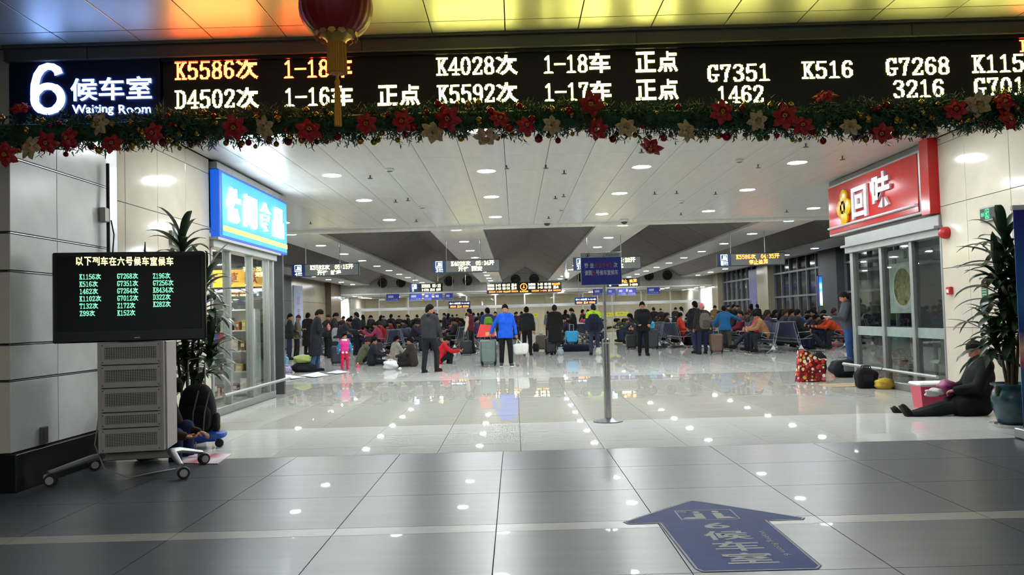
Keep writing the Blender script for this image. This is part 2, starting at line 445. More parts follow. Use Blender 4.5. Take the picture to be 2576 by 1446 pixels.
for gi, (a, b_) in enumerate(ed):
    mid = (a + b_) / 2; pk = ZC + .12 + .85 * min(1, (b_ - a) / 3.1)
    lm, rm = slope(a, ZC + .1, mid, pk, 3.505), slope(mid, pk, b_, ZC + .1, 3.505)
    for y in bays[:-1]:
        place('vault_panel', lm, va, (0, y, 0)); place('vault_panel', rm, va, (0, y, 0))

# ---- downlights
dl = thing('downlight', 'round recessed downlight in the white entrance ceiling', 'downlight', (0, 0, -5), 0, 'downlights of the entrance ceiling')
MB().lathe([(0.150, 0.0), (0.165, -0.006), (0.178, -0.002), (0.178, 0.004)], 24).build('trim_ring', m_plainwhite, dl, 30)
MB().lathe([(0.150, -0.003), (0.149, -0.0031)][::-1], 12).build('lens', e_lamp, dl)
first = [True]
def lamp(loc, label, group):
    if first[0]:
        first[0] = False; dl.location = loc; dl['label'] = label; dl['group'] = group; return dl
    return dup(dl, loc, None, label, group)
ORD = ['first', 'second', 'third', 'fourth', 'fifth', 'sixth', 'seventh', 'eighth', 'ninth', 'tenth', 'eleventh', 'twelfth', 'thirteenth', 'fourteenth', 'fifteenth', 'sixteenth', 'seventeenth', 'eighteenth', 'nineteenth', 'twentieth']
for r, y in enumerate((10.72, 13.72, 16.68, 20.05)):
    for c, x in enumerate(((-5.67,) if y > 20 else ()) + (-3.04, -0.42, 2.21, 4.84) + ((7.43,) if y > 20 else ())):
        lamp((x, y, ZC), 'round downlight in the entrance ceiling, %s row, %s from the left' % (ORD[r], ORD[c]), 'downlights of the entrance ceiling')
for c, sx in enumerate(STRIPS):
    for k in range(10):
        lamp((sx, 22.75 + 3.57 * k, ZC), '%s round downlight along the %s ceiling strip of the hall' % (ORD[k], ORD[c]), 'downlights of the hall ceiling strips')
for c, x in enumerate((-4.0, -0.5, 3.0, 6.5)):
    for r, y in enumerate((-3.2, 1.2)): lamp((x, y, ZF), 'round downlight in the concourse ceiling behind the viewer, %s row, %s from the left' % (ORD[r], ORD[c]), 'downlights of the concourse ceiling')

# ---- entrance pillar and header
pil = struct(MB().box((-6.8, 7.77, 1.93), (4.96, 1.62, 3.86)).build('wall_left', m_gap), 'panelled entrance pillar with a black plinth', 'wall')
MB().box((-6.8 + .03, 7.77, .16), (5.06, 1.74, .32), 0, .005).build('plinth', m_black, pil)
zr = [.32, .94, 1.25, 1.88, 2.21, 2.86, 3.20, 3.8]
def wall_panels(parent, side, at, runs, zs, m, gap=.006, gz=.02, t=.03, name='wall_panel'):
    """panels on a wall facing +x (side 1), -x (-1) or -y (0); runs along the wall"""
    cache = {}
    for a, b in zip(runs[:-1], runs[1:]):
        for z0, z1 in zip(zs[:-1], zs[1:]):
            w, h = b - a - gap, z1 - z0 - gz; k = (round(w, 3), round(h, 3))
            if k not in cache:
                cache[k] = MB().box((0, 0, 0), (w, t, h) if side == 0 else (t, w, h), 0, .003).mesh(name, m)
            c = (a + b) / 2
            place(name, cache[k], parent, (c, at, (z0 + z1) / 2) if side == 0 else (at, c, (z0 + z1) / 2))
wall_panels(pil, 1, XP - .015, [6.93, 7.65, 8.6], zr, m_grey, gz=.022)
wall_panels(pil, 0, 6.945, [-5.5, XP], zr, m_cream, gz=.022)
for z in zr[1:-1]:
    MB().box((XP - .012, 7.77, z), (.02, 1.66, .008)).build('steel_bead', m_steel, pil)
hd = struct(MB().box((2.6, 7.80, 3.62), (13.8, 1.4, .44)).build('wall_front', m_gap), 'deep header beam across the waiting room entrance', 'wall')
MB().box((2.6, 7.80, 3.385), (13.8, 1.4, .03)).build('soffit', m_metalceil, hd)
MB().box((2.6, 6.93, 3.735), (13.84, .10, .13), 0, .006).build('fascia', m_fascia, hd)
for k in range(6): MB().box((-3.6 + 2.35 * k, 6.878, 3.735), (.006, .006, .126)).build('fascia_joint', m_gap, hd)
for z in (3.805,): MB().box((2.6, 6.86, 3.79), (13.84, .03, .02)).build('cornice', m_fascia, hd)

# ---- passage walls
wl = struct(MB().box((XL - .12, 10.3, 1.92), (.18, 3.5, 3.86)).build('wall_left', m_gap), 'cream stone wall left of the entrance, beside the snack shop', 'wall')
wall_panels(wl, 1, XL - .015, [8.56, 8.96], [.0, 3.84], m_steel, name='steel_cover_strip')
wall_panels(wl, 1, XL - .02, [9.24, 9.43, 10.3, 11.18, 12.05], [.0, .22, 1.06, 1.94, 2.82, 3.62, 3.84], m_cream, gz=.006)
MB().box((XL - .02, 9.10, 1.92), (.05, .26, 3.84), 0, .01).build('steel_corner_strip', m_steel, wl)
wr = struct(MB().box((XR + .12, 10.2, 1.92), (.18, 3.6, 3.86)).build('wall_right', m_gap), 'cream stone wall right of the entrance, beside the red shop', 'wall')
wall_panels(wr, -1, XR + .015, [8.5, 9.27, 10.27, 11.28, 12.0], [.0, .2, 1.05, 1.91, 2.82, 3.73, 3.84], m_cream, gz=.006)
struct(MB().box((8.4, 7.75, 1.92), (4.2, 1.6, 3.84)).build('wall_right', m_cream), 'entrance pillar on the right edge of the opening', 'wall')

# ---- hall walls
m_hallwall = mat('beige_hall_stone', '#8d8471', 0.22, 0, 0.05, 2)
m_hallwhite = mat('white_hall_panel', '#d8d6cc', 0.35, 0, 0.04, 2)
m_brownwall = mat('brown_stone_pier', '#5a4a3c', 0.3)
lw = struct(MB().box((WL - .2, 36.4, 2.6), (.3, 41.4, 5.2)).build('wall_left', m_gap), 'beige stone side wall on the left of the waiting hall', 'wall')
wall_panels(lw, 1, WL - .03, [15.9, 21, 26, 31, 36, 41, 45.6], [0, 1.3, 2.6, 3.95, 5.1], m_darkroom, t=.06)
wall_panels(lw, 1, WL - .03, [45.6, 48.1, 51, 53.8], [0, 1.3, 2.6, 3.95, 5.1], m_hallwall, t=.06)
MB().box((WL + .1, 55.4, 2.5), (.5, 3.0, 5.0), 0, .01).build('brown_pier', m_brownwall, lw)
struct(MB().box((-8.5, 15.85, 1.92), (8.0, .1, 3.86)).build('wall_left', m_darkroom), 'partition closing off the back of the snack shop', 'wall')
struct(MB().box((10.2, 15.9, 1.92), (7.8, .1, 3.86)).build('wall_right', m_darkroom), 'partition at the far end of the red shop', 'wall') if False else None
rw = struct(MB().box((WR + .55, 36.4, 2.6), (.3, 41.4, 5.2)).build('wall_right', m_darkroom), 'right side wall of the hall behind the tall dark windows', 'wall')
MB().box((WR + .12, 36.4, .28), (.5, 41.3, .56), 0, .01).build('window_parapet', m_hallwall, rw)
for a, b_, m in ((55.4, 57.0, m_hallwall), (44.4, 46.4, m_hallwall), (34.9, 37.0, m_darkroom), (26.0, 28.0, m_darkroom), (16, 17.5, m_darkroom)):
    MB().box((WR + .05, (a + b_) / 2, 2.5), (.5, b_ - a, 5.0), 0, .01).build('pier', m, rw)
m_mull = mat('grey_window_frame', '#6c7076', 0.5, 0.3)
for wi, (a, b_) in enumerate(((48.5, 55.4), (37.0, 44.4), (28.0, 34.9), (17.5, 26.0))):
    w = struct(place('window_%d' % (wi + 1), None, None, (WR + .2, (a + b_) / 2, 0)),
               'tall dark night window with grey mullions, %s from the far corner' % ('first', 'second', 'third', 'fourth')[wi], 'window')
    n = max(5, round((b_ - a) / 1.15)); L_ = b_ - a
    for k in range(n + 1): MB().box((0, -L_ / 2 + L_ * k / n, 2.75), (.12, .09, 4.4)).build('mullion', m_mull, w)
    for z in (.6, 2.05, 3.3, 4.9): MB().box((0, 0, z), (.13, L_, .09)).build('transom', m_mull, w)
    for k in range(n):
        for z0, z1 in ((.6, 2.05), (2.05, 3.3), (3.3, 4.9)):
            MB().box((.05, -L_ / 2 + L_ * (k + .5) / n, (z0 + z1) / 2), (.02, L_ / n - .09, z1 - z0 - .09)).build('pane', m_nightglass, w)
# skyline poster between two windows
def postermat(name, stops, strength=0.0, axis='Z', z0=0.0, z1=1.0):
    m = bpy.data.materials.new(name); m.use_nodes = True; nt = m.node_tree; b = nt.nodes['Principled BSDF']
    tc = nt.nodes.new('ShaderNodeTexCoord'); sp = nt.nodes.new('ShaderNodeSeparateXYZ'); mr = nt.nodes.new('ShaderNodeMapRange')
    mr.inputs[1].default_value, mr.inputs[2].default_value = z0, z1
    nz = nt.nodes.new('ShaderNodeTexNoise'); nz.inputs['Scale'].default_value = 2.2; nz.inputs['Detail'].default_value = 5
    ma = nt.nodes.new('ShaderNodeMath'); ma.operation = 'MULTIPLY_ADD'; ma.inputs[1].default_value = .35; ma.inputs[2].default_value = -.17
    ad = nt.nodes.new('ShaderNodeMath'); ad.operation = 'ADD'
    rp = nt.nodes.new('ShaderNodeValToRGB'); el = rp.color_ramp.elements
    while len(el) > 1: el.remove(el[-1])
    for i, (p, c) in enumerate(stops):
        e = el[0] if i == 0 else el.new(p); e.position = p; e.color = lin(c) + (1,)
    nt.links.new(tc.outputs['Object'], sp.inputs[0]); nt.links.new(tc.outputs['Object'], nz.inputs['Vector']); nt.links.new(sp.outputs[axis], mr.inputs[0])
    nt.links.new(nz.outputs['Fac'], ma.inputs[0]); nt.links.new(ma.outputs[0], ad.inputs[0]); nt.links.new(mr.outputs[0], ad.inputs[1])
    nt.links.new(ad.outputs[0], rp.inputs[0]); nt.links.new(rp.outputs[0], b.inputs['Base Color'])
    b.inputs['Roughness'].default_value = .4
    if strength: nt.links.new(rp.outputs[0], b.inputs['Emission Color']); b.inputs['Emission Strength'].default_value = strength
    return m
sk = thing('skyline_poster', 'tall dusky city skyline poster between two dark windows', 'poster', (WR - .04, 47.45, .56))
MB().box((0, 0, 1.6), (.06, 2.0, 3.2)).build('poster_sheet', postermat('dusk_sky_print', [(0, '#2a3040'), (.3, '#5a6a8c'), (.5, '#4a4a78'), (1, '#2c2a46')], 0, 'Z', 0, 3.2), sk)
MB().box((-.02, -1.02, 1.6), (.1, .06, 3.24)).build('edge_strip', m_plainwhite, sk)
for k in range(9):
    h = random.uniform(.5, 1.5); MB().box((-.034, -.85 + .2 * k, .3 + h / 2), (.01, random.uniform(.06, .16), h)).build('printed_tower', mat('tower_print', '#252a3a'), sk)
# bulkhead with air nozzles, alcove and glazed end
bh = struct(MB().box((0.75, YB + .15, 4.15), (26.5, .3, 2.0)).build('wall_back', m_gap), 'far bulkhead wall under the vaults carrying round air nozzles', 'wall')
wall_panels(bh, 0, YB - .02, list(np.linspace(WL, WR, 23)), [3.15, 3.72, 4.4, 5.1], mat('bulkhead_panel', '#a8a69c', .4), gz=.012, t=.04)
m_nozzle = mat('black_nozzle', '#121212', .6)
for gi, (a, b_) in enumerate(ed[1:-1]):
    for s in (-.65, .65):
        t = thing('air_nozzle', 'round black air nozzle on the far bulkhead, %s from the left' % ORD[gi * 2 + (s > 0)], 'air nozzle', ((a + b_) / 2 + s, YB - .05, 3.98), 0, 'air nozzles on the far bulkhead')
        MB().lathe([(.30, 0), (.34, .03), (.34, .06), (.28, .08), (.22, .05), (0, .05)], 20, M=rot('X', 90)).build('nozzle_ring', m_nozzle, t, 30)
        MB().lathe([(0, .10), (.12, .09), (.15, .05)], 16, M=rot('X', 90)).build('nozzle_core', m_nozzle, t, 30)
al = struct(MB().box((.75, 62.6, 3.22), (26.5, 11.4, .1)).build('ceiling', m_metalceil), 'low pale ceiling over the ticket gates at the far end', 'ceiling')
for x in np.arange(-11.5, 13.6, 2.5):
    for y in (58.6, 60.6, 64.9): lamp((float(x), y, 3.165), '%s downlight from the left over the far ticket gates, %s row' % (ORD[round((x + 11.5) / 2.5)], {58.6: 'front', 60.6: 'middle', 64.9: 'added back-room'}[y]), 'downlights over the ticket gates')  # last row is added, to brighten the room behind the glazed partition
for s, x in ((0, WL), (1, WR)):
    w = struct(MB().box((x + (-.1 if s == 0 else .1), 62.6, 1.6), (.2, 11.2, 3.2)).build('wall_left' if s == 0 else 'wall_right', m_hallwhite), 'white lit end wall beside the ticket gates on the %s' % ('left' if s == 0 else 'right'), 'wall')
struct(MB().box((.75, 68.3, 1.6), (26.5, .2, 3.2)).build('wall_back', m_cream), 'cream stone wall behind the glazed partition at the far end', 'wall')
gp = struct(place('window_5', None, None, (0.75, 61.6, 0)), 'glazed steel partition closing the far end of the hall', 'window')
gx = list(np.linspace(-13.2, 13.2, 13))
for x in gx: MB().box((x, 0, 1.6), (.09, .09, 3.2)).build('mullion', m_steel, gp)
MB().box((0, -.02, 2.2), (26.4, .14, .22), 0, .01).build('transom', m_steel, gp)
MB().box((0, 0, 3.12), (26.4, .12, .10)).build('head_rail', m_steel, gp)
m_tint = glassmat('tinted_end_glass', '#e0dccf', .12)
for a, b_ in zip(gx[:-1], gx[1:]):
    MB().box(((a + b_) / 2, 0, 2.69), (b_ - a - .1, .02, .76)).build('pane', m_tint, gp)
    MB().box(((a + b_) / 2, 0, 1.05), (b_ - a - .1, .02, 2.06)).build('pane', m_tint, gp)
for x in (-9.2, -4.6, -1.2, 2.8, 7.2, 11):
    struct(MB().box((x, 64.2, 1.6), (1.3 if abs(x) > 3 else .9, .8, 3.2), 0, .02).build('trim_2', m_cream), 'cream stone column behind the glazed partition', 'column')
# backing for the concourse behind the camera
struct(MB().box((.5, -6.1, 1.9), (21, .2, 3.9)).build('wall_back', m_grey), 'pale rear wall of the concourse facing the entrance', 'wall')
# ================================================================== ENTRANCE SIGNS
YH = 6.955
def board_box(x0, x1, y0, y1, Y):
    """pixel box of a lettering -> origin, width vector, height vector on a board facing the camera"""
    a = at_depth(x0, y1, Y); b = at_depth(x1, y1, Y); c = at_depth((x0 + x1) / 2, y0, Y); d = at_depth((x0 + x1) / 2, y1, Y)
    return (a[0], Y, d[2]), (b[0] - a[0], 0, 0), (0, 0, c[2] - d[2])
e_yel = emat('led_yellow', (1.0, .96, .22), 19)
e_red = emat('led_red', (1.0, .05, .01), 36)
e_org = emat('led_orange', (1.0, .28, .03), 5.0)
e_white = emat('sign_white_glow', (.25, .43, 1.0), 8)
m_led = mat('led_matrix_face', '#2a2620', .7, 0, .25, 260)
m_navy = mat('navy_acrylic', '#0c1638', .3, 0, .05)
lb = thing('led_board', 'long LED train board with yellow and red departures above the entrance', 'led board', (2.6, 6.97, 3.05))
MB().box((-.965, .04, .31), (9.23, .10, .60), 0, .004).build('housing', m_black, lb)
lscr = MB().box((-.965, -.0, .31), (9.23, .05, .59), 0, .004).build('screen', m_led, lb)
MB().box((-.965, -.035, .605), (9.23, .05, .03)).build('fascia_shade_strip', m_black, lb)  # black strip built in place of the shade under the fascia
rows = [('K5586次', 440, 652, 148, 203, 1), ('1-18车', 712, 888, 145, 199, 1), ('K4028次', 1098, 1305, 138, 192, 0), ('1-18车', 1366, 1538, 133, 187, 0), ('正点', 1597, 1708, 127, 183, 0),
        ('D4502次', 440, 654, 220, 276, 0), ('1-16车', 714, 890, 215, 270, 0), ('正点', 948, 1059, 211, 267, 0), ('K5592次', 1100, 1306, 207, 262, 0), ('1-17车', 1368, 1541, 203, 257, 0), ('正点', 1598, 1710, 197, 253, 0),
        ('G7351', 1778, 1940, 157, 209, 0), ('1462', 1803, 1924, 211, 263, 0), ('K516', 2018, 2149, 149, 201, 0), ('G7268', 2227, 2392, 140, 193, 0), ('3216', 2246, 2378, 196, 249, 0), ('K1156', 2446, 2613, 132, 186, 0), ('G7012', 2449, 2616, 190, 243, 0), ('K515', 2566, 2690, 96, 132, 1)]
for s, x0, x1, y0, y1, red in rows:
    o, u, w = board_box(x0, x1, y0, y1, 6.9435)
    o = (o[0] - 2.6, o[1] - 6.97, o[2] - 3.05)
    led_on(MB(), s, o, u, w).build('train_number' if s[0] in 'KDG0123456789' and '车' not in s else ('status_text' if '正' in s else 'carriage_text'), e_red if red else e_yel, lscr)
ws = thing('waiting_room_sign', 'dark blue illuminated sign reading 6 候车室 Waiting Room', 'sign', (-3.65, 6.97, 3.05))
wpan = MB().box((0, -.01, .36), (1.30, .07, .64), 0, .004).build('panel', m_navy, ws)
for s, x0, x1, y0, y1, bo in (('候车室', 178, 382, 194, 252, .012), ('Waiting', 182, 286, 263, 291, .006), ('Room', 299, 380, 263, 286, .006)):
    o, u, w = board_box(x0, x1, y0, y1, 6.918)
    text_on(MB(), s, (o[0] + 3.65, o[1] - 6.97, o[2] - 3.05), u, w, bo, 0, .006).build({'6': 'numeral', '候车室': 'chinese_text'}.get(s, 'english_text'), e_white, wpan)

o, u, w = board_box(75, 168, 157, 291, 6.918)
def six(n=40):
    c = [(.5 + .36 * math.cos(t), .315 + .235 * math.sin(t)) for t in np.linspace(0, 2 * PI, 65)]
    st_ = [(.80, .765), (.76, .85), (.64, .91), (.50, .925), (.34, .88), (.22, .76), (.15, .58), (.14, .40), (.16, .28)]
    return c, st_
b = MB()
for pl, cl in zip(six(), (True, False)):
    pl = [Vector((o[0] + 3.65 + u[0] * x, o[1] - 6.97, o[2] - 3.05 + w[2] * y)) for x, y in pl]; hw = []
    for i in range(len(pl)):
        a_, c_ = pl[i - 1 if i or not cl else -2] if (i or cl) else pl[0], pl[(i + 1) % len(pl)] if i < len(pl) - 1 else (pl[1] if cl else pl[-1])
        d = (c_ - a_).normalized(); nrm = Vector((-d.z, 0, d.x)); k = .036 if abs(d.z) > .5 else .030
        hw.append((pl[i] - nrm * k, pl[i] + nrm * k))
    for (p0, p1), (q0, q1) in zip(hw[:-1], hw[1:]): b.add([tuple(p0), tuple(q0), tuple(q1), tuple(p1)], [(0, 1, 2, 3)])
b.v = [(x, y - .006, z) for x, y, z in b.v]
b.build('numeral', e_white, wpan)

# ---- Christmas garland along the header
gar = thing('garland', 'fir garland with gold and red baubles and poinsettias along the header', 'garland', (0, 6.72, 0))
path_px = [(-260, 345), (0, 335), (250, 332), (420, 322), (500, 320), (700, 315), (850, 312), (1080, 305), (1300, 300), (1500, 298), (1700, 300), (1900, 300), (2100, 302), (2250, 300), (2350, 290), (2480, 280), (2576, 268), (2800, 262)]
PG = [np.array(at_depth(x, y, 6.72)) for x, y in path_px]
def gpt(t):
    s = t * (len(PG) - 1); i = min(int(s), len(PG) - 2); f = s - i
    return PG[i] * (1 - f) + PG[i + 1] * f
rg = np.random.default_rng(3)
m_fir = mat('fir_needles', '#234a2b', .7, 0, .35, 30)
m_twig = mat('garland_twig', '#20281a', .8)
fo = MB()
NB = 3000
for k in range(NB):
    p = gpt((k + rg.random()) / NB); a = rg.uniform(0, 2 * PI); R_ = rg.uniform(.01, .125)
    p = p + np.array([0, math.cos(a) * R_ * .8, math.sin(a) * R_ * .8]) - np.array([0, 6.72, 0])
    d = np.array([rg.normal(0, .7), math.cos(a) * 1.0 - .25, math.sin(a) * 1.0 - .25]); d /= np.linalg.norm(d)
    L_ = rg.uniform(.06, .12); q = p + d * L_
    side = np.cross(d, [0.3, 0.5, .8]); side /= np.linalg.norm(side); up = np.cross(d, side)
    for j in range(11):
        s = p + d * L_ * (j / 10); an = j * 2.4 + k
        nd = (side * math.cos(an) + up * math.sin(an)) * .85 + d * .55; nd /= np.linalg.norm(nd)
        wv = np.cross(nd, d); wv = wv / np.linalg.norm(wv) * .0062; tip = s + nd * rg.uniform(.032, .055)
        fo.add([s - wv, s + wv, tip + wv * .5, tip - wv * .5], [(0, 1, 2, 3)], 0)
    fo.add([p + side * .003, p - side * .003, q], [(0, 1, 2)], 1)
f_o = fo.build('fir_foliage', [m_fir, m_twig], gar); f_o['kind'] = 'stuff'
MB().tube([tuple(p - np.array([0, 6.72, 0])) for p in PG], .075, 8).build('garland_core', m_fir, gar, 179)
m_gold = mat('gold_bauble', '#a8873c', .18, .95, .05); m_redb = mat('red_bauble', '#8c0d18', .14, .55, .05)
b_gold = MB().ball((0, 0, 0), .030, 12, 8).cyl((0, 0, .028), (0, 0, .038), .008, 8).mesh('bauble', m_gold, 40)
b_red = MB().ball((0, 0, 0), .036, 12, 8).cyl((0, 0, .034), (0, 0, .045), .009, 8).mesh('bauble', m_redb, 40)
for k in range(285):
    p = gpt((k + rg.random()) / 285); a = rg.uniform(-2.9, .9); rr = rg.uniform(.12, .19)
    red = rg.random() < .24
    o = place('bauble', b_red if red else b_gold, gar, (p[0], math.cos(a) * -abs(rr) * .9, p[2] + math.sin(a) * rr * .95))
    s = rg.uniform(.55, 1.05); o.scale = (s, s, s)
def petal_mesh(m, m2, name):
    b = MB()
    for ring, (n, L_, lift, W_) in enumerate(((6, .105, .012, .034), (5, .075, .03, .028))):
        for k in range(n):
            M = rot('Y', 360 * k / n + ring * 30)
            # local petal pointing +x in the xz plane, facing -y
            v = [(.008, 0, 0), (L_ * .45, -lift, W_), (L_ * .45, -lift * 1.6, 0), (L_ * .45, -lift, -W_), (L_ * .75, -lift * .8, W_ * .75), (L_ * .78, -lift * 1.2, 0), (L_ * .75, -lift * .8, -W_ * .75), (L_, -lift * .2, 0)]
            b.add(v, [(0, 2, 1), (0, 3, 2), (1, 2, 5, 4), (2, 3, 6, 5), (4, 5, 7), (5, 6, 7)], 0, M)
    for k in range(6):
        b.ball((.012 * math.cos(k), -.035, .012 * math.sin(k)), .006, 6, 4, 1)
    return b.mesh(name, [m, m2])
m_pr = mat('red_poinsettia_petal', '#a01014', .6, 0, .25, 30); m_pc = mat('cream_poinsettia_petal', '#b59a6c', .55, 0, .2, 30); m_ps = mat('gold_stamen', '#b08a30', .5)
pm = {'r': petal_mesh(m_pr, m_ps, 'poinsettia'), 'c': petal_mesh(m_pc, m_ps, 'poinsettia')}
pts = [(253, 311, 'c'), (79, 372, 'c'), (119, 358, 'r'), (175, 350, 'r'), (283, 362, 'r'), (388, 335, 'r'), (590, 321, 'r'), (667, 321, 'c'), (776, 330, 'r'), (52, 274, 'r'), (14, 388, 'r'),
       (922, 311, 'r'), (1014, 304, 'r'), (1087, 334, 'c'), (1128, 297, 'r'), (1222, 342, 'c'), (1257, 300, 'r'), (1322, 318, 'r'), (1388, 316, 'c'), (1488, 260, 'r'), (1505, 325, 'r'), (1575, 321, 'c'), (1640, 367, 'r'), (1725, 330, 'c'),
       (1814, 282, 'r'), (1904, 303, 'c'), (1975, 294, 'r'), (2076, 245, 'r'), (2020, 318, 'r'), (2139, 320, 'c'), (2220, 335, 'r'), (2404, 277, 'r'), (2460, 262, 'c'), (2526, 258, 'r'), (2532, 303, 'r')]
for k, (x, y, c) in enumerate(pts):
    p = at_depth(x, y, 6.54); s = random.uniform(.85, 1.15)
    edge = (x, y) in ((1222, 342), (1640, 367), (2076, 245), (52, 274))
    o = place('poinsettia', pm[c], gar, (p[0], 6.54 - 6.72, p[2]), 0, (math.radians(55 if y > 300 else -55) if edge else random.uniform(-.5, .5), random.uniform(0, 1), random.uniform(-.5, .5)))
    o.scale = (s, s, s)

# ---- red lantern
lx, ly, lz = at_depth(845, 20, 5.6)
lan = thing('red_lantern', 'red round festival lantern with gold cap and orange tassel', 'lantern', (lx, ly, lz))
m_lred = mat('red_lantern_silk', '#8e0b10', .45, 0, .1, 4); m_lgold = mat('lantern_gold', '#c9a054', .4, .6); m_tass = mat('orange_tassel', '#c98a2c', .7, 0, .25, 60, stretch=(6, 6, .3))
b = MB(); R0 = .256
nr = 24; prof = []
for i in range(13):
    t = PI * (i / 12) - PI / 2; prof.append((max(.06, R0 * math.cos(t) ** .75 if abs(t) < PI / 2 - .01 else .06), .215 * math.sin(t)))
v = []
for r, z in prof:
    for j in range(96):
        a = 2 * PI * j / 96; rr = r * (1 - .025 * abs(math.cos(a * 12))); v.append((rr * math.cos(a), rr * math.sin(a), z))
b.add(v, [(i * 96 + j, i * 96 + (j + 1) % 96, (i + 1) * 96 + (j + 1) % 96, (i + 1) * 96 + j) for i in range(12) for j in range(96)])
b.build('lantern_body', m_lred, lan, 60)
for zz, s in ((-.205, -1), (.205, 1)):
    MB().lathe([(.055, zz), (.14, zz + s * -.035), (.15, zz + s * -.03), (.075, zz + s * .02), (.065, zz + s * .045), (0, zz + s * .045)], 20).build('gold_cap', m_lgold, lan, 40)
    fr = MB()
    for k in range(14):
        M = rot('Z', 360 * k / 14)
        fr.prism([(-.03, -.205 if s < 0 else .16), (0, -.16 if s < 0 else .205), (.03, -.205 if s < 0 else .16), (0, -.222 if s < 0 else .222)], .006, 0, M @ tr(0, .145, 0))
    fr.build('gold_fringe', m_lgold, lan)
b = MB()
for k in range(26):
    a = 2 * PI * k / 26; r = .052 + .006 * (k % 2)
    b.cyl((r * math.cos(a), r * math.sin(a), -.25), (r * 1.12 * math.cos(a), r * 1.12 * math.sin(a), -.46), .008, 5)
b.lathe([(.045, -.25), (.05, -.46)], 12); b.build('tassel_fringe', m_tass, lan)
b = MB().tube([(0, 0, -.45), (0, 0, -.60)], .010, 6).lathe([(.012, -.50), (.020, -.52), (.012, -.56)], 8)
for k in range(9):
    a = 2 * PI * k / 9; b.cyl((.014 * math.cos(a), .014 * math.sin(a), -.56), (.02 * math.cos(a), .02 * math.sin(a), -.83), .007, 5)
b.build('lower_tassel', m_tass, lan)
MB().cyl((0, 0, .24), (0, 0, ZF - lz), .004, 6).build('hanging_cord', m_lgold, lan)
# ================================================================== LEFT FOREGROUND
m_rack = mat('beige_rack_steel', '#a39d97', .45, .3, .05); m_rackdark = mat('rack_mesh_dark', '#4e4a48', .7, .2, .1)
m_scr = mat('black_screen_glass', '#040406', .07, 0, .05, spec=.35); m_bez = mat('gloss_black_bezel', '#050506', .12, 0, .05)
m_rubber = mat('black_rubber', '#141414', .7); m_chrome = mat('chrome', '#cfd2d4', .14, 1.0, .04)
RZ = math.radians(11)
cart = thing('display_cart', 'wheeled silver trolley with a five-panel beige rack below the television', 'trolley', (-3.55, 7.62, 0), RZ)
MB().box((0, .05, .175), (.62, .09, .075), 0, .01).build('cross_beam', m_rack, cart)
cast = [(-.64, -.36), (.46, -.37), (-.50, .38), (.50, .38)]
for k, (x, y) in enumerate(cast):
    sx = -.29 if x < 0 else .29
    MB().tube([(sx, .05, .19), (sx + (x - sx) * .25, .05 + (y - .05) * .3, .185), (x, y, .12)], [.04, .036, .024], 10, flat=.8).build('leg', m_alu, cart, 40)
    c = MB().box((x, y, .085), (.07, .05, .05), 0, .01).build('caster', m_rack, cart)
    MB().lathe([(.03, -.03), (.052, -.028), (.056, -.015), (.056, .015), (.052, .028), (.03, .03), (0, .02)], 18, M=tr(x + .02, y, .056) @ rot('Z', 12 * k) @ rot('X', 90)).build('wheel', m_rubber, c, 40)
    MB().lathe([(0, .036), (.034, .034), (.036, .02)], 14, M=tr(x + .02, y, .056) @ rot('Z', 12 * k) @ rot('X', 90)).build('wheel_hub', m_rack, c, 40)
rk = MB().box((0, .1, .735), (.58, .42, 1.0), 0, .006).box((.25, -.14, .735), (.05, .05, 1.0), 0, .004).box((-.27, -.14, .735), (.04, .05, 1.0), 0, .004).build('rack_body', m_rack, cart)
zz = [.235, .455, .6, .82, 1.03, 1.235]
for k in range(5):
    z0, z1 = zz[k], zz[k + 1]
    pn = MB().box((-.005, -.165, (z0 + z1) / 2), (.51, .02, z1 - z0 - .008), 0, .003).build('rack_panel', m_rack, cart)
    mh = MB(); zm, hh = (z0 + z1) / 2 + .005, (z1 - z0) * .52
    mh.box((-.005, -.1755, zm), (.44, .004, hh))
    for j in range(22): mh.box((-.215 + .02 * j, -.1785, zm), (.004, .003, hh), 1)
    for j in range(max(2, int(hh / .014))): mh.box((-.005, -.1785, zm - hh / 2 + .014 * j + .007), (.44, .003, .004), 1)
    mo = mh.build('perforated_grille', [m_rackdark, m_rack], pn); mo['kind'] = 'stuff'
    for sx in (-.245, .235):
        for sz in (z0 + .025, z1 - .025): MB().lathe([(.006, 0), (.006, .003), (0, .004)], 8, M=tr(sx, -.175, sz) @ rot('X', 90)).build('screw', m_rackdark, pn)
MB().tube([(-.33, .02, .6), (-.36, -.02, .3), (-.25, -.12, .09), (-.02, -.2, .012), (.15, -.05, .02), (.3, .15, .01)], .006, 6).build('power_cable', m_rack, cart, 60)
MB().box((0, .05, 1.4), (.3, .08, .5), 0, .01).build('display_bracket', m_rackdark, cart)
tv = thing('television', 'large black television listing train numbers in green and yellow', 'television', (-3.55, 7.62, 1.24), RZ)
TW, TH, TY = 1.31, .82, -.20
MB().box((0, TY + .04, TH / 2), (TW, .07, TH), 0, .012).build('housing', m_bez, tv)
tvs = MB().box((0, TY + .001, TH / 2 + .035), (TW - .075, .006, TH - .14), 0, .002).build('screen', m_scr, tv)
MB().box((.06, TY + .002, .035), (.05, .004, .008)).build('maker_badge', m_alu, tv)
e_tvy = emat('tv_yellow_text', (1, .9, .35), 2.2); e_tvg = emat('tv_green_text', (.25, 1.0, .55), 1.5)
def tvp(x, y):
    u = (x - 112) / 391.0; yt = 632 - 4 * u; yb_ = 865 - 17 * u; v = (y - yt) / (yb_ - yt)
    return ((u - .5) * TW, TY - .004, TH * (1 - v))
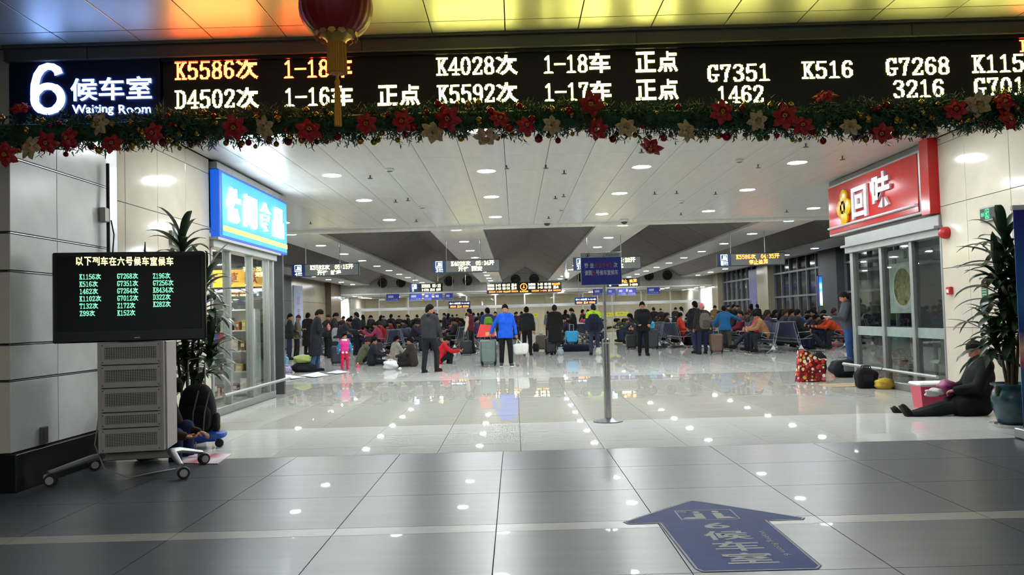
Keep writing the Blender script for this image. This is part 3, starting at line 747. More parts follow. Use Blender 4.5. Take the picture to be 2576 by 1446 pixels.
def tv_text(s, x0, x1, y0, y1, m, nm):
    a, b_ = tvp(x0, y1), tvp(x1, y1); c = tvp(x0, y0)
    led_on(MB(), s, a, (b_[0] - a[0], 0, 0), (0, 0, c[2] - a[2]), 0, 24).build(nm, m, tvs)
for i, ch in enumerate('以下列车在六号候车室候车'):
    x0 = 172 + 20.9 * i; tv_text(ch, x0, x0 + 19.5, 642 + .0 * i, 666, e_tvy, 'title_character')
col1 = ['K1156次', 'K516次', '1462次', 'K1102次', 'T132次', 'Z99次']; col2 = ['G7268次', 'G7351次', 'G7264次', 'G7012次', 'Z172次', 'K152次']; col3 = ['Z196次', 'G7256次', 'K8434次', 'D322次', 'K282次']
for ci, (cx, cc, y0) in enumerate(((181, col1, 686), (275, col2, 684), (366, col3, 683))):
    for r, s in enumerate(cc):
        w = (len(s) + 1) * 7.9; yy = y0 + r * (18.6 if ci < 2 else 17.8)
        tv_text(s, cx + ci * .5, cx + w, yy, yy + 16, e_tvg, 'train_line')
MB().tube([(.06, .1, TH), (.065, .1, TH + .12)], [.012, .004], 8).box((.06, .1, TH + .008), (.05, .04, .016)).build('aerial', m_rubber, tv)

# cable conduit and junction box on the wall
cd = thing('cable_conduit', 'black cable conduit with a grey junction box on the pillar edge', 'conduit', (-4.25, 8.52, 0))
MB().tube([(0, 0, 3.1), (0, 0, 1.0)], .018, 8).build('conduit_pipe', m_rubber, cd, 60)
MB().box((-.02, -.05, 2.55), (.07, .10, .15), 0, .008).build('junction_box', m_rack, cd)
MB().tube([(.03, 0, 2.50), (.05, .02, 2.35), (.03, .02, 2.1), (.02, 0, 1.2)], .007, 6).build('loose_cable', m_rubber, cd, 60)
skt = MB().box((0, 0, 0), (.03, .10, .15), 0, .006).box((.016, 0, 0), (.006, .06, .08)).build('floor_outlet', m_rackdark, None, None, (-4.28, 7.38, .42)); tag(skt, 'small dark outlet cover low on the panelled pillar', 'outlet')

# ---- dracaena plants
m_leaf = mat('dark_dracaena_leaf', '#23381f', .35, 0, .3, 8, spec=.5); m_stem = mat('dracaena_cane', '#4a3d2a', .8, 0, .3, 20)
m_soil = mat('potting_soil', '#2a2019', .95)
def leaf(mb, base, d, L_, W_, droop, rg):
    d = Vector(d).normalized(); side = d.cross(Vector((0, 0, 1)))
    side = side.normalized() if side.length > .05 else Vector((1, 0, 0))
    n = 8; v = []; f = []
    p = Vector(base); cur = d.copy()
    for i in range(n + 1):
        t = i / n; w = W_ * (math.sin(PI * min(1, t * .86 + .09)) ** .75) * (1 if t < .99 else .02)
        up = side.cross(cur).normalized()
        v += [p - side * w - up * w * -.25, p.copy(), p + side * w + up * w * .25]
        p = p + cur * (L_ / n); cur = (cur + Vector((0, 0, -droop / n * (1 + t)))).normalized()
    for i in range(n):
        a = i * 3; f += [(a, a + 1, a + 4, a + 3), (a + 1, a + 2, a + 5, a + 4)]
    mb.add(v, f)
def dracaena(label, loc, stems, seed, pot=None, lean=(0, 0), zs=1.0):
    rg = random.Random(seed)
    t = thing('potted_dracaena', label, 'plant', loc)
    if pot == 'glazed':
        MB().lathe([(.10, 0), (.17, .015), (.19, .03), (.19, .012), (.0, .0)][::1], 24).lathe([(0.14, .03), (.15, .03), (.205, .22), (.215, .32), (.19, .40), (.175, .42), (.20, .45), (.215, .46), (.215, .48), (.185, .48), (.17, .44), (0, .43)], 28, mi=0).build('glazed_pot', mat('blue_green_glaze', '#24444e', .18, 0, .45, 7, spec=.6), t, 40)
        MB().lathe([(0, 0), (.23, 0), (.255, .035), (.245, .035), (.225, .012), (0, .012)], 28).build('saucer', m_plainwhite, t, 40)
        MB().ball((-.19, -.05, .43), (.035, .03, .06), 8, 6).ball((-.21, -.06, .39), (.02, .02, .05), 8, 6).build('pot_handle', mat('olive_glaze', '#4a5238', .3), t, 60)
        z0 = .43
    else:
        MB().lathe([(0, 0), (.17, 0), (.21, .30), (.225, .31), (.225, .35), (.2, .35), (.19, .31), (0, .30)], 24).build('plastic_pot', m_rubber, t, 40); z0 = .30
    MB().lathe([(0, z0 + .005), (.18, z0)], 20).build('soil', m_soil, t)
    for k, (hx, hy, h) in enumerate(stems):
        h *= zs
        bx, by = hx * .25, hy * .25
        cane_ = MB().tube([(bx, by, z0 - .02), (bx + (hx - bx) * .4, by + (hy - by) * .4, z0 + (h - z0) * .5), (hx, hy, h)], [.02, .017, .013], 8).build('cane', m_stem, t, 60)
        n = 34
        for j in range(n):
            u = j / (n - 1); zz_ = h - (1 - u) * min(.55, h * .3); a = j * 2.39996 + k * 1.3 + rg.uniform(-.3, .3)
            el = math.radians(rg.uniform(62, 80) if u > .88 else 12 + 50 * u + rg.uniform(-14, 10))
            fr = (h - zz_) / max(.01, h)
            b0 = (hx * (1 - fr * .3), hy * (1 - fr * .3), zz_)
            lb_ = MB(); leaf(lb_, b0, (math.cos(a) * math.cos(el), math.sin(a) * math.cos(el), math.sin(el)), rg.uniform(.36, .58), rg.uniform(.036, .056), rg.uniform(.5, 1.6), rg)
            lb_.build('leaf', m_leaf, cane_, 50)
    return t
dracaena('tall dark dracaena standing behind the television next to the snack shop', (-3.85, 9.62, 0), [(-.10, .05, 2.36), (.18, .02, 1.95), (.08, -.08, 1.5), (.26, -.05, 1.12), (-.25, -.05, 1.85), (-.1, .1, 1.05)], 5)
px = on_floor(2548, 1072)
dracaena('tall dracaena in a blue glazed pot beside the sleeping man', (px[0] + .02, px[1] + .02, 0), [(.02, .05, 2.12), (-.10, -.02, 1.72), (.10, .0, 1.9), (-.02, -.1, 1.3), (-.14, .04, 1.05), (.12, -.1, 1.45)], 9, 'glazed')

# ---- luggage trolley with a black rucksack, flask, leaflets (left)
def sbox(mb, c, r, e=.45, mi=0, nu=20, nv=14, M=None, fn=None):      # superellipsoid: soft bag shapes
    def pw(a): return math.copysign(abs(a) ** e, a)
    def shape(p):
        lat = math.asin(max(-1, min(1, p.z))); lon = math.atan2(p.y, p.x)
        q = Vector((pw(math.cos(lat)) * pw(math.cos(lon)), pw(math.cos(lat)) * pw(math.sin(lon)), pw(math.sin(lat))))
        return fn(q) if fn else q
    return mb.ball(c, r, nu, nv, mi, M, shape)
m_blk = cloth('#131316', 'black_nylon'); m_blk2 = cloth('#1d1d22', 'dark_strap'); m_blue = mat('blue_plastic', '#123f9c', .4)
bp0 = on_floor(498, 1126)
tro = thing('luggage_trolley', 'small blue folding luggage trolley holding a black rucksack', 'trolley', (bp0[0] + .0, bp0[1], 0), math.radians(8))
MB().box((0, .02, .10), (.44, .26, .05), 0, .01).build('platform', m_blue, tro)
b = MB()
for k in range(7): b.prism([(-.24 + .07 * k, .125), (-.2 + .07 * k, .165 + .02 * (k % 3)), (-.15 + .07 * k, .125)], .22, 0, tr(.02, -.12, 0))
sbox(b, (.05, 0, .14), (.26, .16, .05), .6); b.build('blue_wrapping', m_blue, tro)
for sx in (-.2, .24):
    MB().lathe([(.02, -.02), (.045, -.018), (.048, 0), (.045, .018), (.02, .02)], 16, M=tr(sx, -.04, .048) @ rot('X', 90)).build('wheel', m_rubber, tro, 40)
MB().tube([(-.12, .1, .12), (-.12, .12, .98), (-.02, .12, 1.0), (.06, .12, .98), (.06, .1, .12)], .009, 8).build('handle', m_steel, tro, 50)
MB().cyl((.0, -.1, .0), (.0, -.1, .10), .008).build('stand_leg', m_steel, tro)
rs = thing('rucksack', 'large black rucksack strapped on the blue luggage trolley', 'rucksack', (bp0[0] + .0, bp0[1], .165), math.radians(8))
b = MB(); sbox(b, (0, .0, .27), (.20, .13, .28), .62, fn=lambda q: Vector((q.x * (1 - .22 * max(0, q.z)), q.y, q.z))); b.build('main_pack', m_blk, rs, 60)
b = MB(); sbox(b, (.02, -.12, .17), (.15, .06, .15), .6); b.build('front_pocket', m_blk, rs, 60)
b = MB(); sbox(b, (.20, -.02, .12), (.045, .07, .10), .6); b.build('side_pocket', m_blk2, rs, 60)
MB().tube([(-.03, -.02, .54), (-.03, -.02, .60), (.03, -.02, .60), (.03, -.02, .54)], .009, 6).build('grab_loop', m_blk2, rs, 50)
for s, x in ((-1, -.02), (1, .1)): MB().tube([(x, -.185, .02), (x + .02, -.19, .25), (x + .06, -.12, .48)], .009, 6).build('strap', mat('olive_webbing', '#4a4e40', .8), rs, 50)
MB().tube([(.245, -.05, .14), (.25, -.04, .06), (.235, -.05, .0)], .008, 6).build('buckle_strap', mat('yellow_tab', '#8a7a30', .6), rs, 50)
fp = on_floor(470, 1138)
fk = thing('vacuum_flask', 'grey-blue vacuum flask standing by the luggage trolley', 'flask', fp)
MB().lathe([(0, 0), (.032, 0), (.034, .01), (.034, .145), (.028, .155), (0, .155)], 18).build('flask_body', mat('grey_blue_enamel', '#4d6b78', .35, .3), fk, 40)
MB().lathe([(.029, .155), (.029, .195), (.025, .2), (0, .2)], 18).build('flask_cap', mat('flask_cap_blue', '#3e5863', .4, .3), fk, 40)
q = [on_floor(*p) for p in ((452, 1166), (548, 1168), (582, 1144), (486, 1140))]
m_leaflet = postermat('pink_magazine_print', [(0, '#7a2a6a'), (.35, '#d8ccd4'), (.5, '#b0485a'), (.7, '#e6dfe0'), (1, '#8a3a86')], 0, 'X', -.4, .4)
cx_, cy_ = sum(p[0] for p in q) / 4, sum(p[1] for p in q) / 4
b = MB(); b.add([(p[0] - cx_, p[1] - cy_, .003) for p in q] + [(p[0] - cx_, p[1] - cy_, .012 if i in (1, 2) else .009) for i, p in enumerate(q)], [(4, 5, 6, 7), (0, 3, 2, 1), (0, 1, 5, 4), (1, 2, 6, 5), (2, 3, 7, 6), (3, 0, 4, 7)])
tag(b.build('magazine_sheet', m_leaflet, None, None, (cx_, cy_, 0)), 'pink and purple printed magazine sheet lying on the floor by the trolley', 'magazine')

# ---- notice stand with blue board
sx_, sy_, _ = on_floor(1530, 1060)
st = thing('notice_stand', 'steel floor stand with a blue notice about train K5542', 'notice stand', (sx_, sy_, 0))
MB().lathe([(0, 0), (.19, 0), (.19, .012), (.10, .035), (.055, .05), (0, .05)], 32).build('base_disc', mat('stand_grey_steel', '#8b9094', .3, .7), st, 40)
MB().lathe([(.046, .04), (.046, 1.02)], 24).build('lower_post', m_steel, st, 60)
MB().lathe([(.046, 1.0), (.055, 1.01), (.055, 1.05), (.03, 1.06), (0, 1.06)], 24).build('collar', m_chrome, st, 40)
MB().lathe([(.018, 1.04), (.018, 1.75)], 16).build('upper_post', m_alu, st, 60)
def stp(x, y):
    p = at_depth(x, y, sy_ - .035); return (p[0] - sx_, -.035, p[2])
a, b_ = stp(1469, 716), stp(1569, 632)
zb, zt = 1.755, 2.165; X0, X1 = -.29, .225
bd = MB().box(((X0 + X1) / 2, -.015, (zb + zt) / 2), (X1 - X0 + .012, .024, zt - zb + .012), 0, .004).build('board_frame', m_alu, st)
MB().box(((X0 + X1) / 2, -.0285, (zb + zt - .06) / 2), (X1 - X0, .004, zt - zb - .06)).build('blue_panel', mat('deep_blue_vinyl', '#16278a', .45), st)
MB().box(((X0 + X1) / 2, -.0285, zt - .03), (X1 - X0, .004, .058)).build('header_panel', mat('pale_header_vinyl', '#b9c4c6', .5), st)
m_wt = mat('white_vinyl_letter', '#d5dcea', .5); m_rt = mat('red_vinyl_letter', '#a8243c', .5); m_bt = mat('navy_vinyl_letter', '#2a3550', .5)
def ltr(s, u0, u1, v0, v1, m, bold=.02, nm='lettering'):
    w = X1 - X0; h = zt - zb
    text_on(MB(), s, (X0 + w * u0, -.0315, zb + h * v0), (w * (u1 - u0), 0, 0), (0, 0, h * (v1 - v0)), bold).build(nm, m, st)
ltr('上海站欢迎您', .54, .95, .875, .965, m_bt, .0)
for ch, u in (('乘', .08), ('坐', .22), ('次', .81)): ltr(ch, u, u + .1, .53, .69, m_wt)
for i, ch in enumerate('K5542'): ltr(ch, .355 + .088 * i, .355 + .088 * i + .065, .54, .68, m_rt)
for i, ch in enumerate('请到五号候车室候车'): ltr(ch, .085 + .0935 * i, .085 + .0935 * i + .088, .295, .46, m_rt if ch == '五' else m_wt)
b = MB(); n = 18
for j in range(n):
    a0, a1 = PI * 1.8 * j / n - .95 * PI + PI / 2 + .55, PI * 1.8 * (j + 1) / n - .95 * PI + PI / 2 + .55
    R1, R2 = .022, .027; ox, oz = X0 + .09, zt - .03
    b.quad((ox + R1 * math.cos(a0), -.0315, oz + R1 * math.sin(a0)), (ox + R2 * math.cos(a0), -.0315, oz + R2 * math.sin(a0)), (ox + R2 * math.cos(a1), -.0315, oz + R2 * math.sin(a1)), (ox + R1 * math.cos(a1), -.0315, oz + R1 * math.sin(a1)))
for zz0, zz1, w in ((-.012, .010, .008), (-.016, -.010, .016), (.006, .012, .012)): b.quad((ox - w, -.0315, oz + zz0), (ox + w, -.0315, oz + zz0), (ox + w, -.0315, oz + zz1), (ox - w, -.0315, oz + zz1))
b.build('railway_emblem', m_bt, st)

# ---- floor arrow
def fa(x, y): p = on_floor(x, y); return (p[0], p[1])
A0 = (1.25, 5.2)
poly = [(1.25, 6.01), (.67, 5.42), (.70, 5.36), (.90, 5.36), (.92, 4.40), (.95, 4.345), (1.56, 4.345), (1.60, 4.40), (1.61, 5.36), (1.84, 5.36), (1.87, 5.41)]
arrow = thing('floor_arrow_decal', 'blue floor arrow sticker pointing to waiting room 6', 'floor decal', (A0[0], A0[1], 0))
def flat(mb, pts, z, mi=0):
    mb.add([(p[0] - A0[0], p[1] - A0[1], z) for p in pts], [tuple(range(len(pts)))], mi)
c0 = (1.25, 5.15)
def inset(p, k): 
    n = len(p); out = []
    for i in range(n):
        a, b, c = Vector(p[i - 1]), Vector(p[i]), Vector(p[(i + 1) % n])
        n1 = Vector((-(b - a).y, (b - a).x)).normalized(); n2 = Vector((-(c - b).y, (c - b).x)).normalized()
        m = (n1 + n2); m = m / max(.35, m.length ** 2 / 2) / 2 if m.length > .1 else n1
        out.append((b.x + m.x * k, b.y + m.y * k))
    return out
m_avin = mat('worn_blue_floor_vinyl', '#2c3f78', .6, 0, .15, 5, spec=.12); m_awh = mat('worn_white_floor_vinyl', '#a8a9a5', .6, 0, .1, 12, spec=.12)
b = MB(); flat(b, poly, .0012); b.build('outer_edge', m_avin, arrow)
p1, p2 = inset(poly, .014), inset(poly, .038)
b = MB(); n = len(poly)
b.add([(x - A0[0], y - A0[1], .0022) for x, y in p1 + p2], [(i, (i + 1) % n, n + (i + 1) % n, n + i) for i in range(n)]); b.build('white_outline', m_awh, arrow)
def ftext(s, x0, x1, y0, y1, rotated=False, bold=.02, nm='decal_text'):
    b = MB()
    if rotated: text_on(b, s, (x1 - A0[0], y0 - A0[1] if False else y1 - A0[1], .0024), (0, y0 - y1, 0), (x0 - x1 if False else -(x0 - x1) * 1, 0, 0), bold)
    else: text_on(b, s, (x0 - A0[0], y0 - A0[1], .0024), (x1 - x0, 0, 0), (0, y1 - y0, 0), bold)
    b.build(nm, m_awh, arrow)
ftext('6', 1.17, 1.33, 5.20, 5.34)
for i, ch in enumerate('候车室'): ftext(ch, 1.12, 1.40, 4.94 - .235 * i, 5.14 - .235 * i)
b = MB(); text_on(b, 'Waiting Room 6', (1.455 - A0[0], 5.12 - A0[1], .0024), (0, -.52, 0), (.05, 0, 0), 0.0); b.build('decal_text', m_awh, arrow)
b = MB()
for x0, x1, y0, y1 in ((1.06, 1.45, 5.42, 5.43), (1.06, 1.45, 5.68, 5.69), (1.06, 1.07, 5.42, 5.69), (1.44, 1.45, 5.42, 5.69)): flat(b, [(x0, y0), (x1, y0), (x1, y1), (x0, y1)], .0024)
b.build('pictogram_frame', m_awh, arrow)
for k, (ox, fl_) in enumerate(((1.20, 1), (1.33, -1))):
    b = MB(); flat(b, [(ox + .026 * math.cos(t), 5.635 + .026 * math.sin(t)) for t in np.linspace(0, 2 * PI, 12)[:-1]], .0024)
    flat(b, [(ox - .03, 5.60), (ox - .03, 5.50), (ox + .03, 5.50), (ox + .03, 5.60)], .0024)
    flat(b, [(ox - .03, 5.50), (ox - .03 - .07 * (fl_ == 1), 5.50), (ox - .10 * (fl_ == 1) - .03, 5.45), (ox + .03 + .07 * (fl_ == -1), 5.45), (ox + .03 + .03 * (fl_ == -1), 5.50)], .0024)
    b.build('seated_pictogram', m_awh, arrow)
b = MB()
for j in range(16):
    t0, t1 = 2 * PI * j / 16, 2 * PI * (j + 1) / 16
    flat(b, [(1.105 + .024 * math.cos(t0), 5.65 + .022 * math.sin(t0)), (1.105 + .03 * math.cos(t0), 5.65 + .028 * math.sin(t0)), (1.105 + .03 * math.cos(t1), 5.65 + .028 * math.sin(t1)), (1.105 + .024 * math.cos(t1), 5.65 + .022 * math.sin(t1))], .0024)
flat(b, [(1.103, 5.65), (1.107, 5.65), (1.107, 5.67), (1.103, 5.67)], .0024); flat(b, [(1.103, 5.648), (1.12, 5.648), (1.12, 5.652), (1.103, 5.652)], .0024)
b.build('clock_pictogram', m_awh, arrow)
# ================================================================== SHOPS
def ytext(mb, s, side, X, y0, y1, z0, z1, bold=.03, depth=0.0, mi=0):
    """lettering on a wall facing +x (side 1) or -x (-1); y0 is the reader's left end"""
    return text_on(mb, s, (X, y0, z0), (0, y1 - y0, 0), (0, 0, z1 - z0), bold, mi, depth)
# left snack shop
e_cyan = emat('cyan_sign_face', (.0, .52, .95), 1.2); e_signw = emat('white_sign_letter', (.9, .97, 1.0), 14); e_signy = emat('yellow_sign_line', (1.0, .72, .10), 2.2); e_blue = emat('blue_sign_edge', (.0, .12, .75), .9)
ls = thing('snack_shop_sign', 'glowing cyan shop sign reading 休闲食品 with a yellow line', 'shop sign', (XL, 13.9, 2.66))
MB().box((.06, 0, .53), (.14, 3.6, 1.02), 0, .01).build('sign_box', e_blue, ls)
MB().box((.133, .03, .53), (.01, 3.46, .94)).build('lit_face', e_cyan, ls)
MB().box((.145, .03, .17), (.02, 3.4, .075)).build('yellow_line', e_signy, ls)
MB().box((.0, 0, 1.105), (.2, 3.6, .10)).build('top_cover', m_alu, ls)
for k, ch in enumerate('休闲食品'):
    b = MB(); ytext(b, ch, 1, .14, -1.52 + .80 * k, -1.52 + .80 * k + .62, .30, .84, .032, .02); b.build('sign_character', e_signw, ls)
lf = thing('snack_shop_window', 'silver framed glass front of the snack shop under the cyan sign', 'shop window', (XL, 12.1, 0))
def front(t, L_, posts, ztop, s):
    MB().box((-.05 * s, L_ / 2, ztop + .04), (.22, L_ + .1, .14), 0, .008).box((-.05 * s + .06 * s, L_ / 2, ztop + .10), (.24, L_ + .14, .04)).build('lintel', m_alu, t)
    MB().box((-.05 * s, L_ / 2, .06), (.14, L_, .12), 0, .006).build('sill', m_alu, t)
    for y, w in posts: MB().box((-.05 * s, y, ztop / 2), (.12, w, ztop), 0, .008).build('post', m_alu, t)
    for (y0, w0), (y1, w1) in zip(posts[:-1], posts[1:]):
        g = y1 - w1 / 2 - y0 - w0 / 2
        if g > .05: MB().box((-.05 * s, (y0 + w0 / 2 + y1 - w1 / 2) / 2, ztop / 2 + .06), (.012, g, ztop - .12)).build('pane', m_glass, t)
front(lf, 3.1, [(-.0, .06), (.78, .08), (1.86, .08), (2.80, .07), (3.08, .08)], 2.56, 1)
MB().box((-2.6, 3.13, 1.28), (5.0, .012, 2.3)).build('return_pane', m_glass, lf)
MB().tube([(.16, -.0, .32), (.16, 3.5, .32)], .028, 14).build('handrail', m_alu, lf, 60)
for y in (.75, 2.08): MB().cyl((-.02, y, .32), (.16, y, .32), .012).build('rail_bracket', m_alu, lf)
m_shelf = mat('white_shelf', '#e6e8e6', .4, 0, .03)
sh_floor = struct(MB().box((XL - 2.1, 13.75, .03), (4.0, 3.2, .05)).build('floor', m_white), 'raised floor inside the snack shop', 'floor')
struct(MB().box((XL - 4.1, 13.8, 1.9), (.1, 3.6, 3.8)).build('wall_left', m_hallwhite), 'white rear wall inside the snack shop', 'wall')
struct(MB().box((XL - 2.1, 12.06, 1.9), (4.0, .1, 3.8)).build('wall_left', m_hallwhite), 'white side wall inside the snack shop', 'wall')
cl = struct(MB().box((XL - 2.1, 13.8, 2.80), (4.1, 3.5, .08)).build('ceiling', m_plainwhite), 'white ceiling inside the snack shop', 'ceiling')
e_panel = emat('shop_light_panel', (1, 1, .97), 22, '#ffffff', True)
for y in (12.75, 14.4):
    t = thing('shop_lamp', 'square light panel in the snack shop ceiling, %s' % ('nearer the entrance' if y < 13 else 'further in'), 'ceiling light', (XL - 1.4, y, 2.74))
    MB().box((0, 0, 0), (1.0, .9, .03)).build('diffuser', e_panel, t)
    MB().box((0, 0, .012), (1.06, .96, .02)).build('frame', m_alu, t)
yb_ = thing('tobacco_banner', 'yellow banner with mirrored dark red characters inside the snack shop', 'banner', (XL - .85, 15.02, 2.22))
ybb = MB().box((0, 0, 0), (1.5, .03, .32), 0, .004).build('banner_board', mat('yellow_banner', '#d8a31c', .5), yb_)
for k, ch in enumerate('烟草专卖'):
    text_on(MB(), ch, (.62 - .36 * k, -.017, -.11), (-.24, 0, 0), (0, 0, .22), .01).build('banner_character', mat('brown_red_letter', '#7a2a18', .6), ybb)
MB().tube([(-.72, -.06, -.22), (.70, -.06, -.22)], .018, 10).build('light_tube', emat('tube_glow', (1, 1, 1), 12, '#ffffff'), yb_)
for x in (-.5, .5): MB().cyl((x, 0, .16), (x, 0, .54), .006, 6).build('hanging_wire', m_steel, yb_)
def shelf_unit(loc, label, W_, rows_, seed, rz=0):
    t = thing('display_shelf', label, 'shelf', loc, rz)
    for y in (-W_ / 2, W_ / 2): MB().box((0, y, .8), (.30, .03, 1.6)).build('side_panel', m_shelf, t)
    MB().box((-.14, 0, .8), (.02, W_, 1.6)).build('back_panel', m_shelf, t)
    zs = [.08 + 1.5 * i / (rows_) for i in range(rows_ + 1)]
    for z in zs: MB().box((0, 0, z), (.30, W_ - .03, .025)).build('shelf_board', m_shelf, t)
    rg = random.Random(seed); cols = ['#a02028', '#d8d2c4', '#8a5a2c', '#c9b04a', '#6a1c22', '#e8e6e0', '#34507a', '#b86a2a', '#7c7468', '#c23a3a', '#d9c9a0']
    cname = dict(zip(cols, ['red', 'cream', 'brown', 'mustard', 'maroon', 'white', 'blue', 'orange', 'grey', 'scarlet', 'beige']))
    for zi, z in enumerate(zs[:-1]):
        y = -W_ / 2 + .05
        while y < W_ / 2 - .1:
            w = rg.uniform(.08, .17); h = rg.uniform(.12, .26); d = .2; col = rg.choice(cols)
            o = thing('gift_box', '%s gift box on board %s of the %s' % (cname[col], ('one', 'two', 'three', 'four', 'five')[zi], label.replace(' of gift boxes', '').replace(' of goods', '')), 'box', (loc[0] + .02 * math.cos(rz) - (y + w / 2) * math.sin(rz), loc[1] + .02 * math.sin(rz) + (y + w / 2) * math.cos(rz), loc[2] + z + .0125), rz, 'packaged goods on the snack shop shelves')
            key = (round(w, 2), round(h, 2), col)
            if key not in _box:
                _box[key] = MB().box((0, 0, key[1] / 2), (d, key[0] - .01, key[1]), 0, .004).mesh('carton', mat('goods_' + col[1:], col, .45, 0, .2, 14)), MB().box((d / 2 + .001, 0, key[1] * .55), (.003, key[0] * .6, key[1] * .35)).mesh('printed_label', mat('goods_label', '#e9dfc2', .5))
            place('carton', _box[key][0], o); place('printed_label', _box[key][1], o)
            y += w + rg.uniform(.01, .08)
_box = {}
shelf_unit((XL - .75, 13.35, .05), 'white display shelf of gift boxes behind the first shop pane', .75, 4, 1)
shelf_unit((XL - .75, 14.15, .05), 'white display shelf of gift boxes behind the middle shop pane', .75, 4, 2)
shelf_unit((XL - .95, 14.98, .05), 'white end shelf of goods below the yellow banner', 1.4, 4, 4, -PI / 2)

# right noodle shop
m_red = mat('red_acrylic_sign', '#a80d12', .14, 0, .05, spec=.6); m_whl = mat('white_acrylic_letter', '#e4e0e6', .2); m_yl = mat('yellow_acrylic_logo', '#e0b410', .25)
rs_ = thing('noodle_shop_sign', 'red shop sign reading 回味 with a yellow flower emblem and white line', 'shop sign', (XR, 14.05, 2.70))
MB().box((-.04, 0, .55), (.14, 3.72, .98), 0, .01).build('sign_box', m_alu, rs_)
MB().box((-.115, .06, .55), (.02, 3.5, .90), 0, .005).build('red_face', m_red, rs_)
MB().box((.0, -1.95, .62), (.30, .26, 1.2), 0, .005).build('red_end_return', m_red, rs_)
MB().box((.05, .0, 1.085), (.2, 3.9, .10)).build('top_cover', m_fascia, rs_)
MB().tube([(-.135, 1.80, .21), (-.135, -1.66, .21)], .04, 10, flat=.6).build('white_line', m_whl, rs_, 50)
b = MB()
for dy, dz in ((0, .16), (0, -.16), (.17, 0), (-.17, 0), (0, 0)): b.lathe([(.15 if dy or dz else .18, 0), (.15 if dy or dz else .18, .035), (.12, .05), (0, .05)], 22, M=tr(-.13, 1.02 + dy * .95, .53 + dz * 1.15) @ rot('Y', -90))
b.build('flower_emblem', m_yl, rs_, 40)
for dy, dz in ((.05, .08), (-.05, .06), (.05, -.06), (-.05, -.08)): MB().prism([(-.028, -.024), (.028, -.024), (0, .03)], .006, 0, tr(-.186, 1.02 + dy, .53 + dz) @ rot('Z', -90)).build('emblem_mark', mat('emblem_dark_olive', '#6a5408', .5), rs_)  # small dark olive triangles on the yellow emblem
for ch, y0, z0, w, h in (('回', .66, .26, .62, .56), ('味', -.20, .32, .66, .60)):
    b = MB(); ytext(b, ch, -1, -.125, y0, y0 - w, z0, z0 + h, .03, .04); b.build('sign_character', m_whl, rs_)
rf = thing('noodle_shop_window', 'grey framed glass front of the noodle shop under the red sign', 'shop window', (XR, 12.0, 0))
front(rf, 3.3, [(-.0, .05), (.93, .09), (2.0, .09), (3.2, .12)], 2.42, -1)
MB().box((.05, 1.65, 2.60), (.20, 3.4, .22), 0, .01).build('shutter_box', m_alu, rf)
MB().box((2.6, 3.30, 1.25), (5.0, .012, 2.3)).build('return_pane', m_glass, rf)
MB().box((5.1, 3.28, 1.25), (.1, .1, 2.4)).build('post', m_alu, rf)
MB().tube([(-.14, 3.42, .32), (-.14, 1.78, .32)], .028, 14).build('handrail', m_alu, rf, 60)
MB().tube([(-.14, 1.74, .32), (-.14, .0, .32)], .028, 14).build('handrail', m_alu, rf, 60)
for y in (1.76, .9, 2.9): MB().cyl((.02, y, .32), (-.14, y, .32), .012).build('rail_bracket', m_alu, rf)
m_frost = glassmat('frosted_band', '#9fb0aa', .7, .35)
for y0, y1 in ((.03, .88), (.98, 1.95), (2.05, 3.13)): MB().box((.035, (y0 + y1) / 2, .95), (.004, y1 - y0, .16)).build('frosted_band', mat('frosted_strip', '#7d8a86', .5), rf)
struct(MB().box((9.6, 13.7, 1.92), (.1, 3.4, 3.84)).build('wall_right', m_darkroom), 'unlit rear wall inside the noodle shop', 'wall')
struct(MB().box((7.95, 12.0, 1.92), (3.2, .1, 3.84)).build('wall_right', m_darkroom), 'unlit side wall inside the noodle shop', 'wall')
pp = thing('noodle_poster', 'pale poster with a bowl of noodles and the price 16 behind glass', 'poster', (XR + .62, 14.55, 1.30))
MB().box((0, 0, .52), (.03, .95, 1.14), 0, .004).build('poster_board', mat('pale_poster', '#b8c2bf', .5), pp)
MB().lathe([(0, .012), (.37, .01), (.40, .0)], 36, M=tr(-.016, -.06, .42) @ rot('Y', -90)).build('printed_bowl', mat('bowl_print', '#d9dedb', .5), pp, 40)
MB().lathe([(0, .016), (.33, .014)], 36, M=tr(-.018, -.06, .42) @ rot('Y', -90)).build('printed_noodles', mat('noodle_print', '#7c7a4a', .6, 0, .7, 14), pp)
b = MB(); ytext(b, '16', -1, -.018, .30, .14, .84, .98, .02); b.build('price_text', mat('price_black', '#20201e', .5), pp)
MB().box((-.018, -.18, .98), (.004, .09, .13)).build('poster_badge', mat('badge_brown', '#4a4030', .5), pp)
m_seat = mat('pale_moulded_seat', '#9aa8a2', .45, 0, .05)
def cafe_chair(loc, rz, label):
    t = thing('cafe_chair', label, 'chair', loc, rz, 'pale chairs in the noodle shop')
    b = MB(); pr = [(-.2, .44), (.16, .42), (.22, .46), (.25, .62), (.27, .86), (.24, .88)]
    b.tube([(0, y, z) for y, z in pr], [.21, .22, .21, .20, .21, .16], 12, flat=.12); b.build('seat_shell', m_seat, t, 50)
    MB().box((0, 0, .20), (.08, .30, .40), 0, .01).box((0, 0, .02), (.36, .40, .04), 0, .01).build('pedestal', m_alu, t)
cafe_chair((XR + .72, 14.75, 0), math.radians(0), 'pale moulded chair behind the middle pane of the noodle shop')
cafe_chair((XR + .80, 13.55, 0), math.radians(180), 'pale moulded chair nearest the cream wall in the noodle shop')
cafe_chair((XR + 1.55, 13.7, 0), math.radians(150), 'pale moulded chair across the table in the noodle shop')
tb = thing('cafe_table', 'small pale pedestal table in the noodle shop', 'table', (XR + .95, 14.15, 0))
